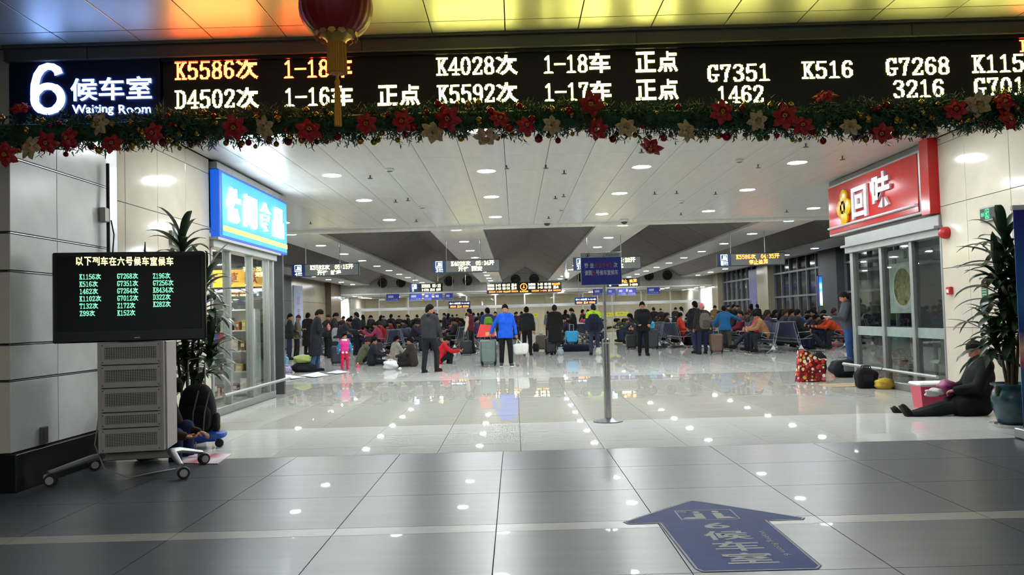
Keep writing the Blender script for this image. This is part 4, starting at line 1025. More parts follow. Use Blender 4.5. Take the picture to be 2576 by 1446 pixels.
MB().box((0, 0, .73), (.5, .5, .03), 0, .008).build('table_top', m_seat, tb); MB().cyl((0, 0, .02), (0, 0, .72), .035).build('pedestal', m_alu, tb, 50); MB().lathe([(0, 0), (.22, 0), (.2, .025), (0, .03)], 20).build('base', m_alu, tb, 40)

# ---- wall devices on the right wall
e_green = emat('green_exit_glow', (.05, 1.0, .35), 1.6)
def exit_sign(label, X, y, z, s):
    t = thing('exit_sign', label, 'exit sign', (X, y, z))
    MB().box((-.02 * s * -1, 0, 0), (.05, .36, .19), 0, .006).build('housing', m_alu, t)
    MB().box((.046 * s, 0, 0), (.004, .32, .15)).build('black_face', m_black, t)
    xx = .049 * s
    b = MB()
    for (a, b_, c, d) in ((-.045, .045, -.065, -.055), (-.045, .045, .055, .065), (-.045, -.035, -.065, .065), (.035, .045, -.065, .065)): b.quad((xx, a, c), (xx, b_, c), (xx, b_, d), (xx, a, d))
    b.build('door_pictogram', e_green, t)
    b = MB().ball((xx, .0, .035), (.002, .012, .012), 8, 6)
    for p, q in (((0, .02), (0, -.015)), ((0, -.015), (-.022, -.05)), ((0, -.015), (.02, -.045)), ((0, .015), (.025, .0)), ((0, .015), (-.025, .02))): b.tube([(xx, p[0], p[1]), (xx, q[0], q[1])], .007, 5)
    b.build('running_figure', e_green, t)
    b = MB(); ytext(b, '出口', s, xx, -.135 * s, -.07 * s, -.03, .03, .0); b.build('exit_text', e_green, t)
    b = MB().add([(xx, .07, .006), (xx, .07, -.006), (xx, .115, -.006), (xx, .115, -.02), (xx, .14, 0), (xx, .115, .02), (xx, .115, .006)], [(0, 1, 2, 3, 4, 5, 6)]); b.build('arrow', e_green, t)
exit_sign('green exit sign on the cream wall above the red fire devices', XR, 10.72, 2.56, -1)
exit_sign('green exit sign on the cream wall above the television', XL, 10.8, 2.53, 1)
m_fred = mat('fire_alarm_red', '#a8141e', .35)
t = thing('alarm_sounder', 'round red fire alarm sounder on the cream wall', 'fire alarm', (XR, 11.8, 2.42))
MB().lathe([(.085, 0), (.09, .03), (.075, .09), (.04, .12), (0, .125)], 22, M=rot('Y', -90)).build('dome', m_fred, t, 40)
MB().box((-.10, .03, .0), (.04, .03, .05), 0, .01).build('strobe_lens', mat('dark_red_lens', '#4a0a10', .2), t)
t = thing('call_point', 'small square red fire call point below the sounder', 'fire alarm', (XR, 11.78, 1.58))
MB().box((-.025, 0, 0), (.05, .11, .11), 0, .008).build('case', m_fred, t)
MB().box((-.052, 0, -.005), (.006, .055, .05)).build('white_plate', m_plainwhite, t)
t = thing('wall_notice', 'small green and red notice on the cream wall behind the dracaena', 'notice', (XR, 10.93, 1.52))
MB().box((-.006, 0, -.02), (.012, .13, .20)).build('green_plate', mat('notice_green', '#1e5a3a', .5), t)
MB().box((-.006, 0, .10), (.012, .13, .045)).build('red_header', m_fred, t)
for k in range(5): MB().box((-.0125, 0, .05 - .035 * k), (.002, .10, .008)).build('text_line', mat('notice_lines', '#b9cdbf', .5), t)
# roll-up banner at the right edge
bx_, by_, _ = on_floor(2588, 1106)
t = thing('roll_up_banner', 'blue roll-up banner stand cut off by the right edge', 'banner', (bx_, by_, 0))
MB().box((.36, .01, 1.22), (.80, .006, 2.2)).build('printed_sheet', postermat('banner_print', [(0, '#1a1f5a'), (.22, '#3a6a9a'), (.30, '#c04a62'), (.38, '#d8b48a'), (.46, '#2a3a8a'), (.6, '#1f6aa8'), (1, '#1c1c8c')], 0, 'Z', .1, 2.3), t)
MB().box((.36, .01, .06), (.88, .20, .10), 0, .01).build('base_cassette', m_alu, t)
MB().box((.36, .01, 2.34), (.84, .05, .05), 0, .01).build('top_bar', m_plainwhite, t)
MB().cyl((.36, .06, .1), (.36, .06, 2.3), .012).build('support_pole', m_alu, t)
# ================================================================== THE HALL'S SIGNS
m_frame = mat('dark_blue_sign_frame', '#26384e', .4, .3); m_signgrey = mat('grey_led_face', '#6c706c', .5); m_signblue = mat('blue_sign_face', '#0e2f66', .35)
e_ltyel = emat('far_led_yellow', (1.0, .95, .42), 8); e_ltor = emat('far_led_orange', (1.0, .22, .03), 6); e_ltw = emat('small_white_glow', (.75, .9, 1.0), 4)
def pictogram(parent, x, z, s, y):
    b = MB(); t_ = .02 * s / .2
    for x0, x1, z0, z1 in ((-.5, .5, -.5, -.42), (-.5, .5, .42, .5), (-.5, -.42, -.42, .42), (.42, .5, -.42, .42)):
        b.quad((x + x0 * s, y, z + z0 * s), (x + x1 * s, y, z + z0 * s), (x + x1 * s, y, z + z1 * s), (x + x0 * s, y, z + z1 * s))
    b.build('pictogram_frame', e_ltw, parent)
    for k, ox in enumerate((-.05, .2)):
        b = MB(); P = [(ox - .1, .3), (ox + .1, .3), (ox + .1, .1), (ox + .16, -.05), (ox + .2, -.3), (ox - .25, -.3), (ox - .25, -.18), (ox - .1, -.1)]
        b.add([(x + a * s, y, z + c * s) for a, c in P], [tuple(range(len(P)))[::-1]]); b.build('seated_figure', e_ltw, parent)
def hall_sign(num, x0, Y, z0, r1, r2, em, label, W_=2.12, H_=.40):
    t = thing('hanging_sign', label, 'sign', (x0 + W_ / 2, Y, z0), 0, None)
    MB().box((0, 0, H_ / 2), (W_, .14, H_), 0, .01).build('housing', m_frame, t)
    face_ = MB().box((.20, -.071, H_ / 2), (W_ - .46, .006, H_ - .05)).build('led_face', m_signgrey, t)
    num_ = MB().box((-W_ / 2 + .22, -.071, H_ / 2), (.40, .006, H_ - .02)).build('number_panel', m_signblue, t)
    pictogram(num_, -W_ / 2 + .21, H_ * .66, .21, -.0755)
    for s, a, b_, c, d, bo in ((str(num), -W_ / 2 + .11, -W_ / 2 + .19, .03, .14, .02), ('候车', -W_ / 2 + .205, -W_ / 2 + .335, .075, .14, .0), ('Waiting', -W_ / 2 + .205, -W_ / 2 + .335, .03, .06, .0)):
        text_on(MB(), s, (a, -.0755, c), (b_ - a, 0, 0), (0, 0, d - c), bo).build('number_text' if s == str(num) else 'caption_text', e_ltw, num_)
    led_on(MB(), r1[0], (-.47, -.0755, .205), (.62, 0, 0), (0, 0, .155), 0, 16).build('train_text', em, face_)
    led_on(MB(), r1[1], (.30, -.0755, .205), (.58, 0, 0), (0, 0, .155), 0, 16).build('time_text', em, face_)
    led_on(MB(), r2, (-.25 if len(r2) > 4 else -.08, -.0755, .035), (.15 * len(r2), 0, 0), (0, 0, .155), 0, 16).build('destination_text', em, face_)
    for x in (-.62, .45): MB().cyl((x, 0, H_), (x, 0, ZC - z0), .012, 8).build('hanging_rod', m_steel, t)
hall_sign(4, -6.96, 25.5, 2.80, ('K5592次', '05:15开'), '开往 蚌埠', e_ltyel, 'hanging gate sign 4 with yellow lettering on the left')
hall_sign(3, -2.55, 25.5, 2.80, ('K4028次', '05:24开'), '开往 西安', e_ltyel, 'hanging gate sign 3 with yellow lettering left of centre')
hall_sign(2, 1.86, 25.5, 2.77, ('D4502次', '05:28开'), '开往 淮北', e_ltyel, 'hanging gate sign 2 half hidden by the blue notice')
hall_sign(1, 6.36, 25.5, 2.77, ('K5586次', '04:35开'), '停止检票', e_ltor, 'hanging gate sign 1 with orange lettering on the right')
def far_board(x0, x1, Y, z0, z1, rows_, label, num=None):
    t = thing('far_led_board', label, 'led board', ((x0 + x1) / 2, Y, z0)); W_, H_ = x1 - x0, z1 - z0
    MB().box((0, 0, H_ / 2), (W_, .2, H_), 0, .01).build('housing', m_black, t)
    if num:
        MB().box((-W_ / 2 + .25, -.102, H_ / 2), (.46, .006, H_ - .04)).build('number_panel', m_signblue, t); pictogram(t, -W_ / 2 + .25, H_ * .66, .26, -.107)
        text_on(MB(), num, (-W_ / 2 + .12, -.107, .04), (.1, 0, 0), (0, 0, .14), .02).build('number_text', e_ltw, t)
    for s, u0, u1, v0, v1, em in rows_:
        led_on(MB(), s, (-W_ / 2 + W_ * u0, -.107, H_ * v0), (W_ * (u1 - u0), 0, 0), (0, 0, H_ * (v1 - v0)), 0, 16).build('led_text', em, t)
    for x in (-W_ * .35, W_ * .35): MB().cyl((x, 0, H_), (x, 0, ZC + .3 - z0), .015, 8).build('hanging_rod', m_steel, t)
    return t
a = at_depth(1032, 735, 46); b_ = at_depth(1114, 712, 46)
far_board(a[0], b_[0], 46, a[2], b_[2], [('K5592', .36, .62, .48, .92, e_ltyel), ('05:15', .68, .94, .48, .92, e_ltyel), ('1-17车 正点 检票', .36, .94, .08, .38, e_ltyel)], 'distant board for gate 2 with yellow lettering on the left', '2')
a = at_depth(1527, 722, 46); b_ = at_depth(1608, 700, 46)
far_board(a[0], b_[0], 46, a[2], b_[2], [('停止', .40, .62, .48, .92, e_ltor), ('检票', .68, .92, .48, .92, e_ltor), ('K5586次 1-18车', .36, .94, .08, .38, e_ltyel)], 'distant board for gate 1 with orange lettering behind the notice', '1')
a = at_depth(1225, 739, 48); b_ = at_depth(1412, 707, 48)
rr_ = []
for u0, u1, s1, s2 in ((.01, .10, 'K5592', 'K4028'), (.12, .19, '1-17', '1-18'), (.21, .31, '05:15', '05:24'), (.33, .40, '正点', '正点'), (.56, .65, 'D4502', 'K5586'), (.68, .75, '1-16', '1-18'), (.77, .86, '05:28', '04:35')):
    rr_ += [(s1, u0, u1, .64, .88, e_ltyel), (s2, u0, u1, .34, .58, e_ltyel)]
rr_ += [('停止检票', .87, .98, .64, .86, e_ltor), ('正点', .89, .96, .34, .58, e_ltyel), ('K5586次 1-18车 停止检票 K5592次', .03, .42, .08, .24, e_ltor), ('D4502次 1-16车 正点 K4028次', .60, .99, .08, .24, e_ltor)]
fb = far_board(a[0], b_[0], 48, a[2], b_[2], rr_, 'wide central departures board with a round red clock')
H_ = b_[2] - a[2]; W_ = b_[0] - a[0]
b = MB(); ox, oz = -W_ * .005, H_ * .56
for j in range(28):
    t0, t1 = 2 * PI * j / 28, 2 * PI * (j + 1) / 28
    b.quad(*[(ox + R_ * math.cos(t), -.107, oz + R_ * math.sin(t)) for R_, t in ((H_ * .27, t0), (H_ * .33, t0), (H_ * .33, t1), (H_ * .27, t1))][::-1])
b.build('clock_ring', e_ltor, fb)
b = MB()
for p, q in (((0, 0), (.02, .20)), ((0, 0), (.10, -.12)), ((0, 0), (-.09, -.13))): b.tube([(ox + p[0] * H_, -.11, oz + p[1] * H_), (ox + q[0] * H_, -.11, oz + q[1] * H_)], .018, 5)
b.build('clock_hands', e_ltor, fb)
led_on(MB(), '北京时间', (ox - .25, -.107, H_ * .06), (.5, 0, 0), (0, 0, H_ * .14), 0, 16).build('clock_caption', e_ltor, fb)
def dir_sign(px0, px1, py0, py1, Y, lab):
    a = at_depth(px0, py1, Y); b_ = at_depth(px1, py0, Y); W_, H_ = b_[0] - a[0], b_[2] - a[2]
    t = thing('direction_sign', lab, 'sign', ((a[0] + b_[0]) / 2, Y, a[2]))
    MB().box((0, 0, H_ / 2), (W_, .12, H_), 0, .01).build('housing', m_signblue, t)
    for s in (-1, 1):
        P = [(.46, 0), (.40, .16), (.40, .05), (.33, .05), (.33, -.05), (.40, -.05), (.40, -.16)]
        P = [(s * p * W_, -.063, H_ * .70 + q * H_ * .9) for p, q in P]
        MB().add(P, [tuple(range(7)) if s < 0 else tuple(range(7))[::-1]]).build('arrow', e_ltw, t)
    text_on(MB(), '1-8检票 9-16', (-W_ * .30, -.063, H_ * .58), (W_ * .6, 0, 0), (0, 0, H_ * .26), .0).build('caption_text', e_ltw, t)
    led_on(MB(), 'K5586 正点 K5592', (-W_ * .42, -.063, H_ * .10), (W_ * .84, 0, 0), (0, 0, H_ * .30), 0, 16).build('led_text', e_ltor, t)
    for x in (-W_ * .3, W_ * .3): MB().cyl((x, 0, H_), (x, 0, ZC + .3 - a[2]), .012, 6).build('hanging_rod', m_steel, t)
dir_sign(1129, 1183, 757, 776, 45, 'distant two-arrow direction sign left of the centre board')
dir_sign(1446, 1501, 747, 766, 45, 'distant two-arrow direction sign right of the centre board')
m_ban = mat('blue_banner_fabric', '#2a3596', .6); m_card = mat('banner_card_print', '#aeb6c0', .6)
bl = [(972, 1004, 739, 757), (1030, 1061, 738, 756), (1067, 1086, 738, 755), (1093, 1113, 738, 755), (1120, 1140, 737, 755), (1492, 1521, 726, 743), (1528, 1548, 726, 743), (1554, 1575, 725, 742), (1579, 1600, 725, 742), (1628, 1659, 722, 740)]
for k, (x0, x1, y0, y1) in enumerate(bl):
    a = at_depth(x0, y1, 56); b_ = at_depth(x1, y0, 56); W_, H_ = b_[0] - a[0], b_[2] - a[2]
    od = ('leftmost', 'second', 'third', 'fourth', 'fifth', 'sixth', 'seventh', 'eighth', 'ninth', 'rightmost')[k]
    t = thing('hanging_banner', 'small blue hanging banner under the far bulkhead, %s of ten' % od, 'banner', ((a[0] + b_[0]) / 2, 56, a[2]), 0, 'blue banners at the far end')
    MB().box((0, 0, H_ / 2), (W_, .02, H_)).build('banner_sheet', m_ban, t)
    MB().box((-W_ * .15, -.012, H_ * .62), (W_ * .4, .004, H_ * .34)).build('printed_card', m_card, t)
    text_on(MB(), '人工检票', (-W_ * .4, -.0125, H_ * .12), (W_ * .8, 0, 0), (0, 0, H_ * .2), .0).build('banner_text', m_card, t)
    MB().box((0, 0, .0), (W_ + .02, .03, .02)).build('bottom_bar', m_card, t)
    for x in (-W_ * .45, W_ * .45): MB().cyl((x, 0, H_), (x, 0, ZC + .6 - a[2]), .006, 5).build('cord', m_steel, t)
for k, (x0, x1, y0, y1) in enumerate(((1518, 1543, 786, 796), (1548, 1580, 784, 794), (1344, 1354, 788, 797))):
    a = at_depth(x0, y1, 54); b_ = at_depth(x1, y0, 54); W_ = b_[0] - a[0]; H_ = b_[2] - a[2]
    t = thing('gate_notice', 'yellow strip notice above the far ticket gates, %s' % ('left one of the pair', 'right one of the pair', 'near the centre aisle')[k], 'notice', ((a[0] + b_[0]) / 2, 54, 0))
    MB().box((0, 0, a[2] + H_ / 2), (W_, .03, H_)).build('yellow_board', mat('yellow_notice', '#d9cf22', .5), t)
    for x in (-W_ * .4, W_ * .4): MB().cyl((x, .03, 0), (x, .03, a[2] + H_), .02, 8).build('post', m_steel, t)
    text_on(MB(), '检票口', (-W_ * .35, -.017, a[2] + H_ * .25), (W_ * .7, 0, 0), (0, 0, H_ * .5), .0).build('notice_text', m_black, t)
# ticket gates
for k in range(9):
    x = -9.2 + 2.45 * k
    t = thing('ticket_gate', '%s steel ticket gate cabinet from the left before the glazed partition' % ORD[k], 'ticket gate', (x, 54.6, 0), 0, 'ticket gates at the far end')
    MB().box((0, 0, .5), (.28, 1.5, 1.0), 0, .04).build('cabinet', m_steel, t); MB().box((0, -.3, 1.03), (.22, .5, .06), 0, .02).build('reader', m_black, t); MB().box((.2, 0, .75), (.2, .03, .4), 0, .01).build('flap', mat('red_flap', '#a83226', .4), t)
# lit advert
a = at_depth(2063, 769, 36.6); b_ = at_depth(2081, 695, 36.6)
t = thing('lit_advert', 'bright lightbox with a blue sky and green grass picture by the windows', 'lightbox', ((a[0] + b_[0]) / 2, 36.6, 0)); W_ = b_[0] - a[0]
MB().box((0, .10, (a[2] + b_[2]) / 2), (W_ + .06, .2, b_[2] - a[2] + .06), 0, .01).build('case', mat('blue_case', '#1a2a7a', .4), t)
MB().box((0, -.005, (a[2] + b_[2]) / 2), (W_, .01, b_[2] - a[2])).build('picture', postermat('sky_advert', [(0, '#3fae3a'), (.12, '#cfe8c8'), (.35, '#f4f8f8'), (.55, '#55b4f0'), (.7, '#bfe2fa'), (.85, '#2f8ff0'), (1, '#1468d8')], 1.5, 'Z', a[2], b_[2]), t)
MB().box((.28, .12, (a[2] + b_[2]) / 2), (.3, .08, .08)).build('bracket', m_steel, t)
MB().cyl((0, .1, b_[2]), (0, .1, b_[2] + .45), .02, 8).build('support_rod', m_steel, t)
# banner column on the left wall, cctv cameras
t = thing('pillar_poster', 'tall pale blue poster with red characters on the left hall wall', 'poster', (WL + .02, 46.9, .3))
MB().box((0, 0, 1.6), (.05, 1.9, 3.2)).build('poster_sheet', postermat('pale_blue_print', [(0, '#5a6f96'), (.5, '#9aa6c0'), (1, '#5a6478')], 0, 'Z', 0, 3.2), t)
for k, ch in enumerate('旅客'): 
    b = MB(); ytext(b, ch, 1, .027, -.3, .3, 2.1 - .7 * k, 2.6 - .7 * k, .0); b.build('poster_character', mat('dull_red_letter', '#8c3a44', .6), t)
def cctv(lab, loc, rz, hi=.0):
    t = thing('cctv_camera', lab, 'camera', loc, rz)
    MB().box((0, .12, .06), (.10, .34, .10), 0, .015).build('camera_body', m_plainwhite, t); MB().cyl((0, -.06, .06), (0, -.04, .06), .035, 12).build('lens', m_black, t)
    MB().tube([(0, .15, .02), (0, .2, -.08), (.0, .36, -.1)], .02, 8).build('bracket', m_alu, t); MB().cyl((0, .2, -.02), (0, .2, ZC + hi - loc[2]), .018, 8).build('drop_rod', m_alu, t)
p = at_depth(868, 752, 53); cctv('white cctv camera on a bracket by the lit left end wall', (p[0], 53, p[2]), math.radians(60))
p = at_depth(966, 756, 53); cctv('white cctv camera in front of the left end glazing', (p[0], 53, p[2]), math.radians(110), .9)
def dome(lab, x, y, z):
    p = on_floor(x, y, z); t = thing('dome_camera', lab, 'camera', p)
    MB().lathe([(.10, .0), (.11, -.03), (.09, -.06)], 18).build('collar', m_plainwhite, t, 40); MB().lathe([(.085, -.055), (.07, -.10), (.03, -.125), (0, -.13)], 18).build('dome_cover', m_black, t, 60)
dome('dome camera under the ceiling edge near the centre', 1376, 556, ZC); dome('dome camera by a downlight right of the centre', 1570, 552, ZC)
p = at_depth(1424, 702, 38)
t = thing('hanging_camera', 'white bell-shaped camera hanging from the ceiling right of centre', 'camera', (p[0], 38, p[2]))
MB().lathe([(.0, 0), (.10, .01), (.16, .08), (.15, .2), (.06, .4), (.03, .55), (.03, 3.9 - p[2])], 16).build('bell_housing', m_plainwhite, t, 50); MB().lathe([(0, -.06), (.06, -.04), (.08, .01)], 12).build('lens_dome', m_black, t, 50)
# sprinklers and smoke detectors
sp = [(931, 441), (1274, 416), (1373, 415), (1419, 429), (995, 502), (1026, 498), (1397, 493), (1418, 488), (1047, 552), (1380, 544), (781, 558), (1614, 375), (1907, 414), (2027, 361), (2119, 393), (1647, 482), (1702, 480), (1800, 482), (1713, 535), (1979, 528)]
m_brass = mat('dark_sprinkler', '#4a4540', .5, .5)
s_st = MB().cyl((0, 0, 0), (0, 0, -.05), .012, 8).mesh('stem', m_brass); s_df = MB().lathe([(0, -.05), (.045, -.052), (.045, -.058), (0, -.062)], 10).mesh('deflector', m_brass)
for k, (x, y) in enumerate(sorted(sp)):
    t = thing('sprinkler', 'small dark sprinkler on the entrance ceiling, %s from the left' % ORD[k], 'sprinkler', on_floor(x, y, ZC), 0, 'sprinklers on the entrance ceiling'); place('stem', s_st, t); place('deflector', s_df, t)
d_b = MB().lathe([(.07, 0), (.075, -.02), (.055, -.045), (0, -.05)], 16).mesh('detector_body', m_plainwhite, 40); d_r = MB().lathe([(.05, -.046), (.035, -.052), (0, -.053)], 12).mesh('detector_grille', m_rackdark, 40)
for k, (x, y) in enumerate(((980, 424), (1063, 518), (1412, 524), (1860, 401), (1714, 505))):
    t = thing('smoke_detector', 'round white smoke detector on the entrance ceiling, %s from the left' % ('first', 'second', 'third', 'fifth', 'fourth')[k], 'detector', on_floor(x, y, ZC)); place('detector_body', d_b, t); place('detector_grille', d_r, t)

# ---- back-to-back seats
m_bs = mat('seat_steel_sheet', '#7d8288', .35, .6); m_bp = mat('seat_back_navy', '#2a3350', .5)
def bench(loc, label, L_=2.6, n=4):
    t = thing('beam_seat', label, 'bench', loc, 0, 'back-to-back seats in the waiting hall')
    for y in (-L_ / 2, L_ / 2):
        f = MB()
        for s in (-1, 1):
            f.tube([(s * .22, y, .98), (s * .34, y, .45), (s * .42, y, .14)], .018, 6); f.tube([(s * .28, y, .98), (s * .40, y, .5), (s * .46, y, .16)], .012, 6)
            f.tube([(s * .30, y, .22), (s * .52, y, .10), (s * .66, y, .015)], .022, 6)
        f.tube([(-.27, y, .985), (.27, y, .985)], .016, 6); f.build('end_frame', m_bs, t, 60)
        for s in (-1, 1): MB().prism([(s * .36, .12), (s * .52, .12), (s * .44, .26)], .02, 0, tr(0, y - .02, 0)).build('foot_plate', m_plainwhite, t)
    for s in (-1, 1):
        MB().box((s * .40, 0, .34), (.06, L_, .06), 0, .01).build('beam', m_bs, t)
        for k in range(n):
            y = -L_ / 2 + L_ * (k + .5) / n; w = L_ / n - .05
            MB().add([(s * .34, y - w / 2, .40), (s * .34, y + w / 2, .40), (s * .80, y + w / 2, .44), (s * .80, y - w / 2, .44), (s * .34, y - w / 2, .43), (s * .34, y + w / 2, .43), (s * .80, y + w / 2, .465), (s * .80, y - w / 2, .465)], [(0, 1, 2, 3), (4, 7, 6, 5), (0, 4, 5, 1), (1, 5, 6, 2), (2, 6, 7, 3), (3, 7, 4, 0)]).build('seat_pan', m_bs, t)
            MB().add([(s * .34, y - w / 2, .46), (s * .34, y + w / 2, .46), (s * .21, y + w / 2, .95), (s * .21, y - w / 2, .95), (s * .31, y - w / 2, .46), (s * .31, y + w / 2, .46), (s * .18, y + w / 2, .95), (s * .18, y - w / 2, .95)], [(0, 1, 2, 3), (4, 7, 6, 5), (0, 4, 5, 1), (1, 5, 6, 2), (2, 6, 7, 3), (3, 7, 4, 0)]).build('backrest', m_bp, t)
        for y in (-L_ / 2, L_ / 2): MB().tube([(s * .34, y, .47), (s * .38, y, .64), (s * .74, y, .66), (s * .80, y, .56), (s * .56, y, .46)], .014, 6).build('armrest', m_bs, t, 60)
    return t
BEN = []
bp_ = {}
od = ['nearest', 'second', 'third', 'fourth']
for X, Y0, nb, nm in ((8.55, 27.1, 4, 'under the right-hand strip'), (5.95, 32.8, 3, 'right of the notice stand'), (3.05, 38.6, 3, 'just right of the centre aisle'), (11.4, 28.5, 4, 'along the windows'), (-2.2, 36.5, 3, 'left of the centre aisle'), (-4.9, 34.2, 4, 'on the left side'), (-7.6, 35.0, 3, 'by the left wall')):
    for k in range(nb):
        loc = (X, Y0 + 3.0 * k, 0); lab = '%s block of back-to-back steel seats %s' % (od[k], nm)
        if not bp_: bp_['b'] = bench(loc, lab)
        else: dup(bp_['b'], loc, None, lab)
        BEN.append(loc)
# ================================================================== PEOPLE
def surface_nets(D, org, h):
    s = D < 0
    nx, ny, nz = D.shape
    acc = np.zeros((nx - 1, ny - 1, nz - 1, 3)); cnt = np.zeros((nx - 1, ny - 1, nz - 1))
    base = np.stack(np.meshgrid(np.arange(nx - 1), np.arange(ny - 1), np.arange(nz - 1), indexing='ij'), -1).astype(float)
    cs = [(i, j, k) for i in (0, 1) for j in (0, 1) for k in (0, 1)]
    def sl(c): return D[c[0]:nx - 1 + c[0], c[1]:ny - 1 + c[1], c[2]:nz - 1 + c[2]]
    for a in cs:
        for ax in range(3):
            if a[ax]: continue
            b = list(a); b[ax] = 1
            da, db = sl(a), sl(tuple(b)); m = (da < 0) != (db < 0)
            if not m.any(): continue
            t = da[m] / (da[m] - db[m]); p = np.tile(np.array(a, float), (len(t), 1)); p[:, ax] = t
            acc[m] += p; cnt[m] += 1
    ok = cnt > 0; idx = -np.ones(ok.shape, int); idx[ok] = np.arange(ok.sum())
    V = (base[ok] + acc[ok] / cnt[ok][:, None]) * h + org
    F = []
    for ax in range(3):
        u, w = (ax + 1) % 3, (ax + 2) % 3
        sa = [slice(None)] * 3; sb = [slice(None)] * 3; sa[ax] = slice(0, -1); sb[ax] = slice(1, None)
        A, B = s[tuple(sa)], s[tuple(sb)]
        g = np.argwhere(A != B)
        g = g[(g[:, u] > 0) & (g[:, w] > 0)]
        lim = np.array(ok.shape); g = g[(g[:, u] < lim[u]) & (g[:, w] < lim[w]) & (g[:, ax] < lim[ax])]
        def cell(du, dw):
            q = g.copy(); q[:, u] -= du; q[:, w] -= dw; return idx[q[:, 0], q[:, 1], q[:, 2]]
        Q = np.stack([cell(1, 1), cell(0, 1), cell(0, 0), cell(1, 0)], 1)
        fl_ = ~A[g[:, 0], g[:, 1], g[:, 2]]
        Q[fl_] = Q[fl_][:, ::-1]
        F.append(Q[(Q >= 0).all(1)])
    return V, np.concatenate(F)
def blob(prims, h, k=.035, floor=None):
    """union of tapered capsules (a, b, ra, rb[, flat]) as one smooth closed surface"""
    P = [(np.array(p[0], float), np.array(p[1], float), p[2], p[3]) for p in prims]
    lo = np.min([np.minimum(a - ra, b - rb) for a, b, ra, rb in P] + [np.minimum(a - max(ra, rb), b - max(ra, rb)) for a, b, ra, rb in P], 0) - 2.5 * h - .02
    hi = np.max([np.maximum(a + max(ra, rb), b + max(ra, rb)) for a, b, ra, rb in P], 0) + 2.5 * h + .02
    n = np.ceil((hi - lo) / h).astype(int) + 1
    D = np.full(n, 1.0)
    for a, b, ra, rb in P:
        R_ = max(ra, rb) + k + 2.5 * h
        i0 = np.maximum(0, np.floor((np.minimum(a, b) - R_ - lo) / h).astype(int)); i1 = np.minimum(n, np.ceil((np.maximum(a, b) + R_ - lo) / h).astype(int) + 1)
        X = [lo[i] + h * np.arange(i0[i], i1[i]) for i in range(3)]
        x, y, z = X[0][:, None, None], X[1][None, :, None], X[2][None, None, :]
        ab = b - a; L2 = max(1e-9, ab @ ab)
        t = np.clip(((x - a[0]) * ab[0] + (y - a[1]) * ab[1] + (z - a[2]) * ab[2]) / L2, 0, 1)
        d = np.sqrt((x - a[0] - t * ab[0]) ** 2 + (y - a[1] - t * ab[1]) ** 2 + (z - a[2] - t * ab[2]) ** 2) - (ra + (rb - ra) * t)
        S = (slice(i0[0], i1[0]), slice(i0[1], i1[1]), slice(i0[2], i1[2])); o = D[S]
        hh = np.clip(.5 + .5 * (o - d) / k, 0, 1)
        D[S] = o * (1 - hh) + d * hh - k * hh * (1 - hh)
    if floor is not None:
        zg = lo[2] + h * np.arange(n[2]); D = np.maximum(D, (floor - zg)[None, None, :])
    V, F = surface_nets(D, lo, h)
    # one pass of smoothing
    W = np.zeros_like(V); c = np.zeros(len(V))
    for i in range(4):
        np.add.at(W, F[:, i], V[F[:, (i + 1) % 4]]); np.add.at(W, F[:, (i + 1) % 4], V[F[:, i]]); np.add.at(c, F[:, i], 1); np.add.at(c, F[:, (i + 1) % 4], 1)
    V = V * .5 + .5 * W / np.maximum(c, 1)[:, None]
    return V, F
m_skin = mat('skin', '#a8735a', .55, 0, .06, 10); m_eye = mat('dark_eye', '#15100e', .3); m_lip = mat('lip', '#7d4038', .5)
m_hair = mat('black_hair', '#0a0908', .8, 0, .4, 60, .6, 70, spec=.12)
def head_dir(p, face=1.0):
    x, y, z = p
    r = Vector((.074 * x, .092 * y, .118 * z))
    if z < 0: r.x *= 1 - .32 * (-z) ** 1.6; r.y *= 1 - .10 * (-z) ** 1.5 * (1 if y > 0 else 2.2)
    if y > .35: r.y *= 1 - .10 * (y - .35)
    g = math.exp(-((x / .20) ** 2 + ((z + .12) / .22) ** 2)) * (y > 0); r.y += .024 * g * face      # nose
    g = math.exp(-(((abs(x) - .42) / .2) ** 2 + ((z - .10) / .13) ** 2)) * (y > .3); r.y -= .010 * g * face
    g = math.exp(-((x / .35) ** 2 + ((z + .78) / .2) ** 2)) * (y > 0); r.y += .012 * g
    return r
def head_mesh(mb, M, s=1.0):
    S = Matrix.Diagonal((s, s, s, 1))
    mb.ball((0, 0, 0), 1, 22, 16, 0, M @ S, head_dir)
    for sx in (-1, 1):
        mb.ball((sx * .030, .0805, .012), (.0125, .006, .007), 8, 6, 1, M @ S)
        mb.box((sx * .031, .0825, .034), (.034, .008, .007), 1, .003, M @ S)
        mb.ball((sx * .076, -.006, -.008), (.010, .020, .032), 8, 6, 0, M @ S)
    mb.ball((0, .0825, -.058), (.024, .008, .0075), 8, 6, 2, M @ S)
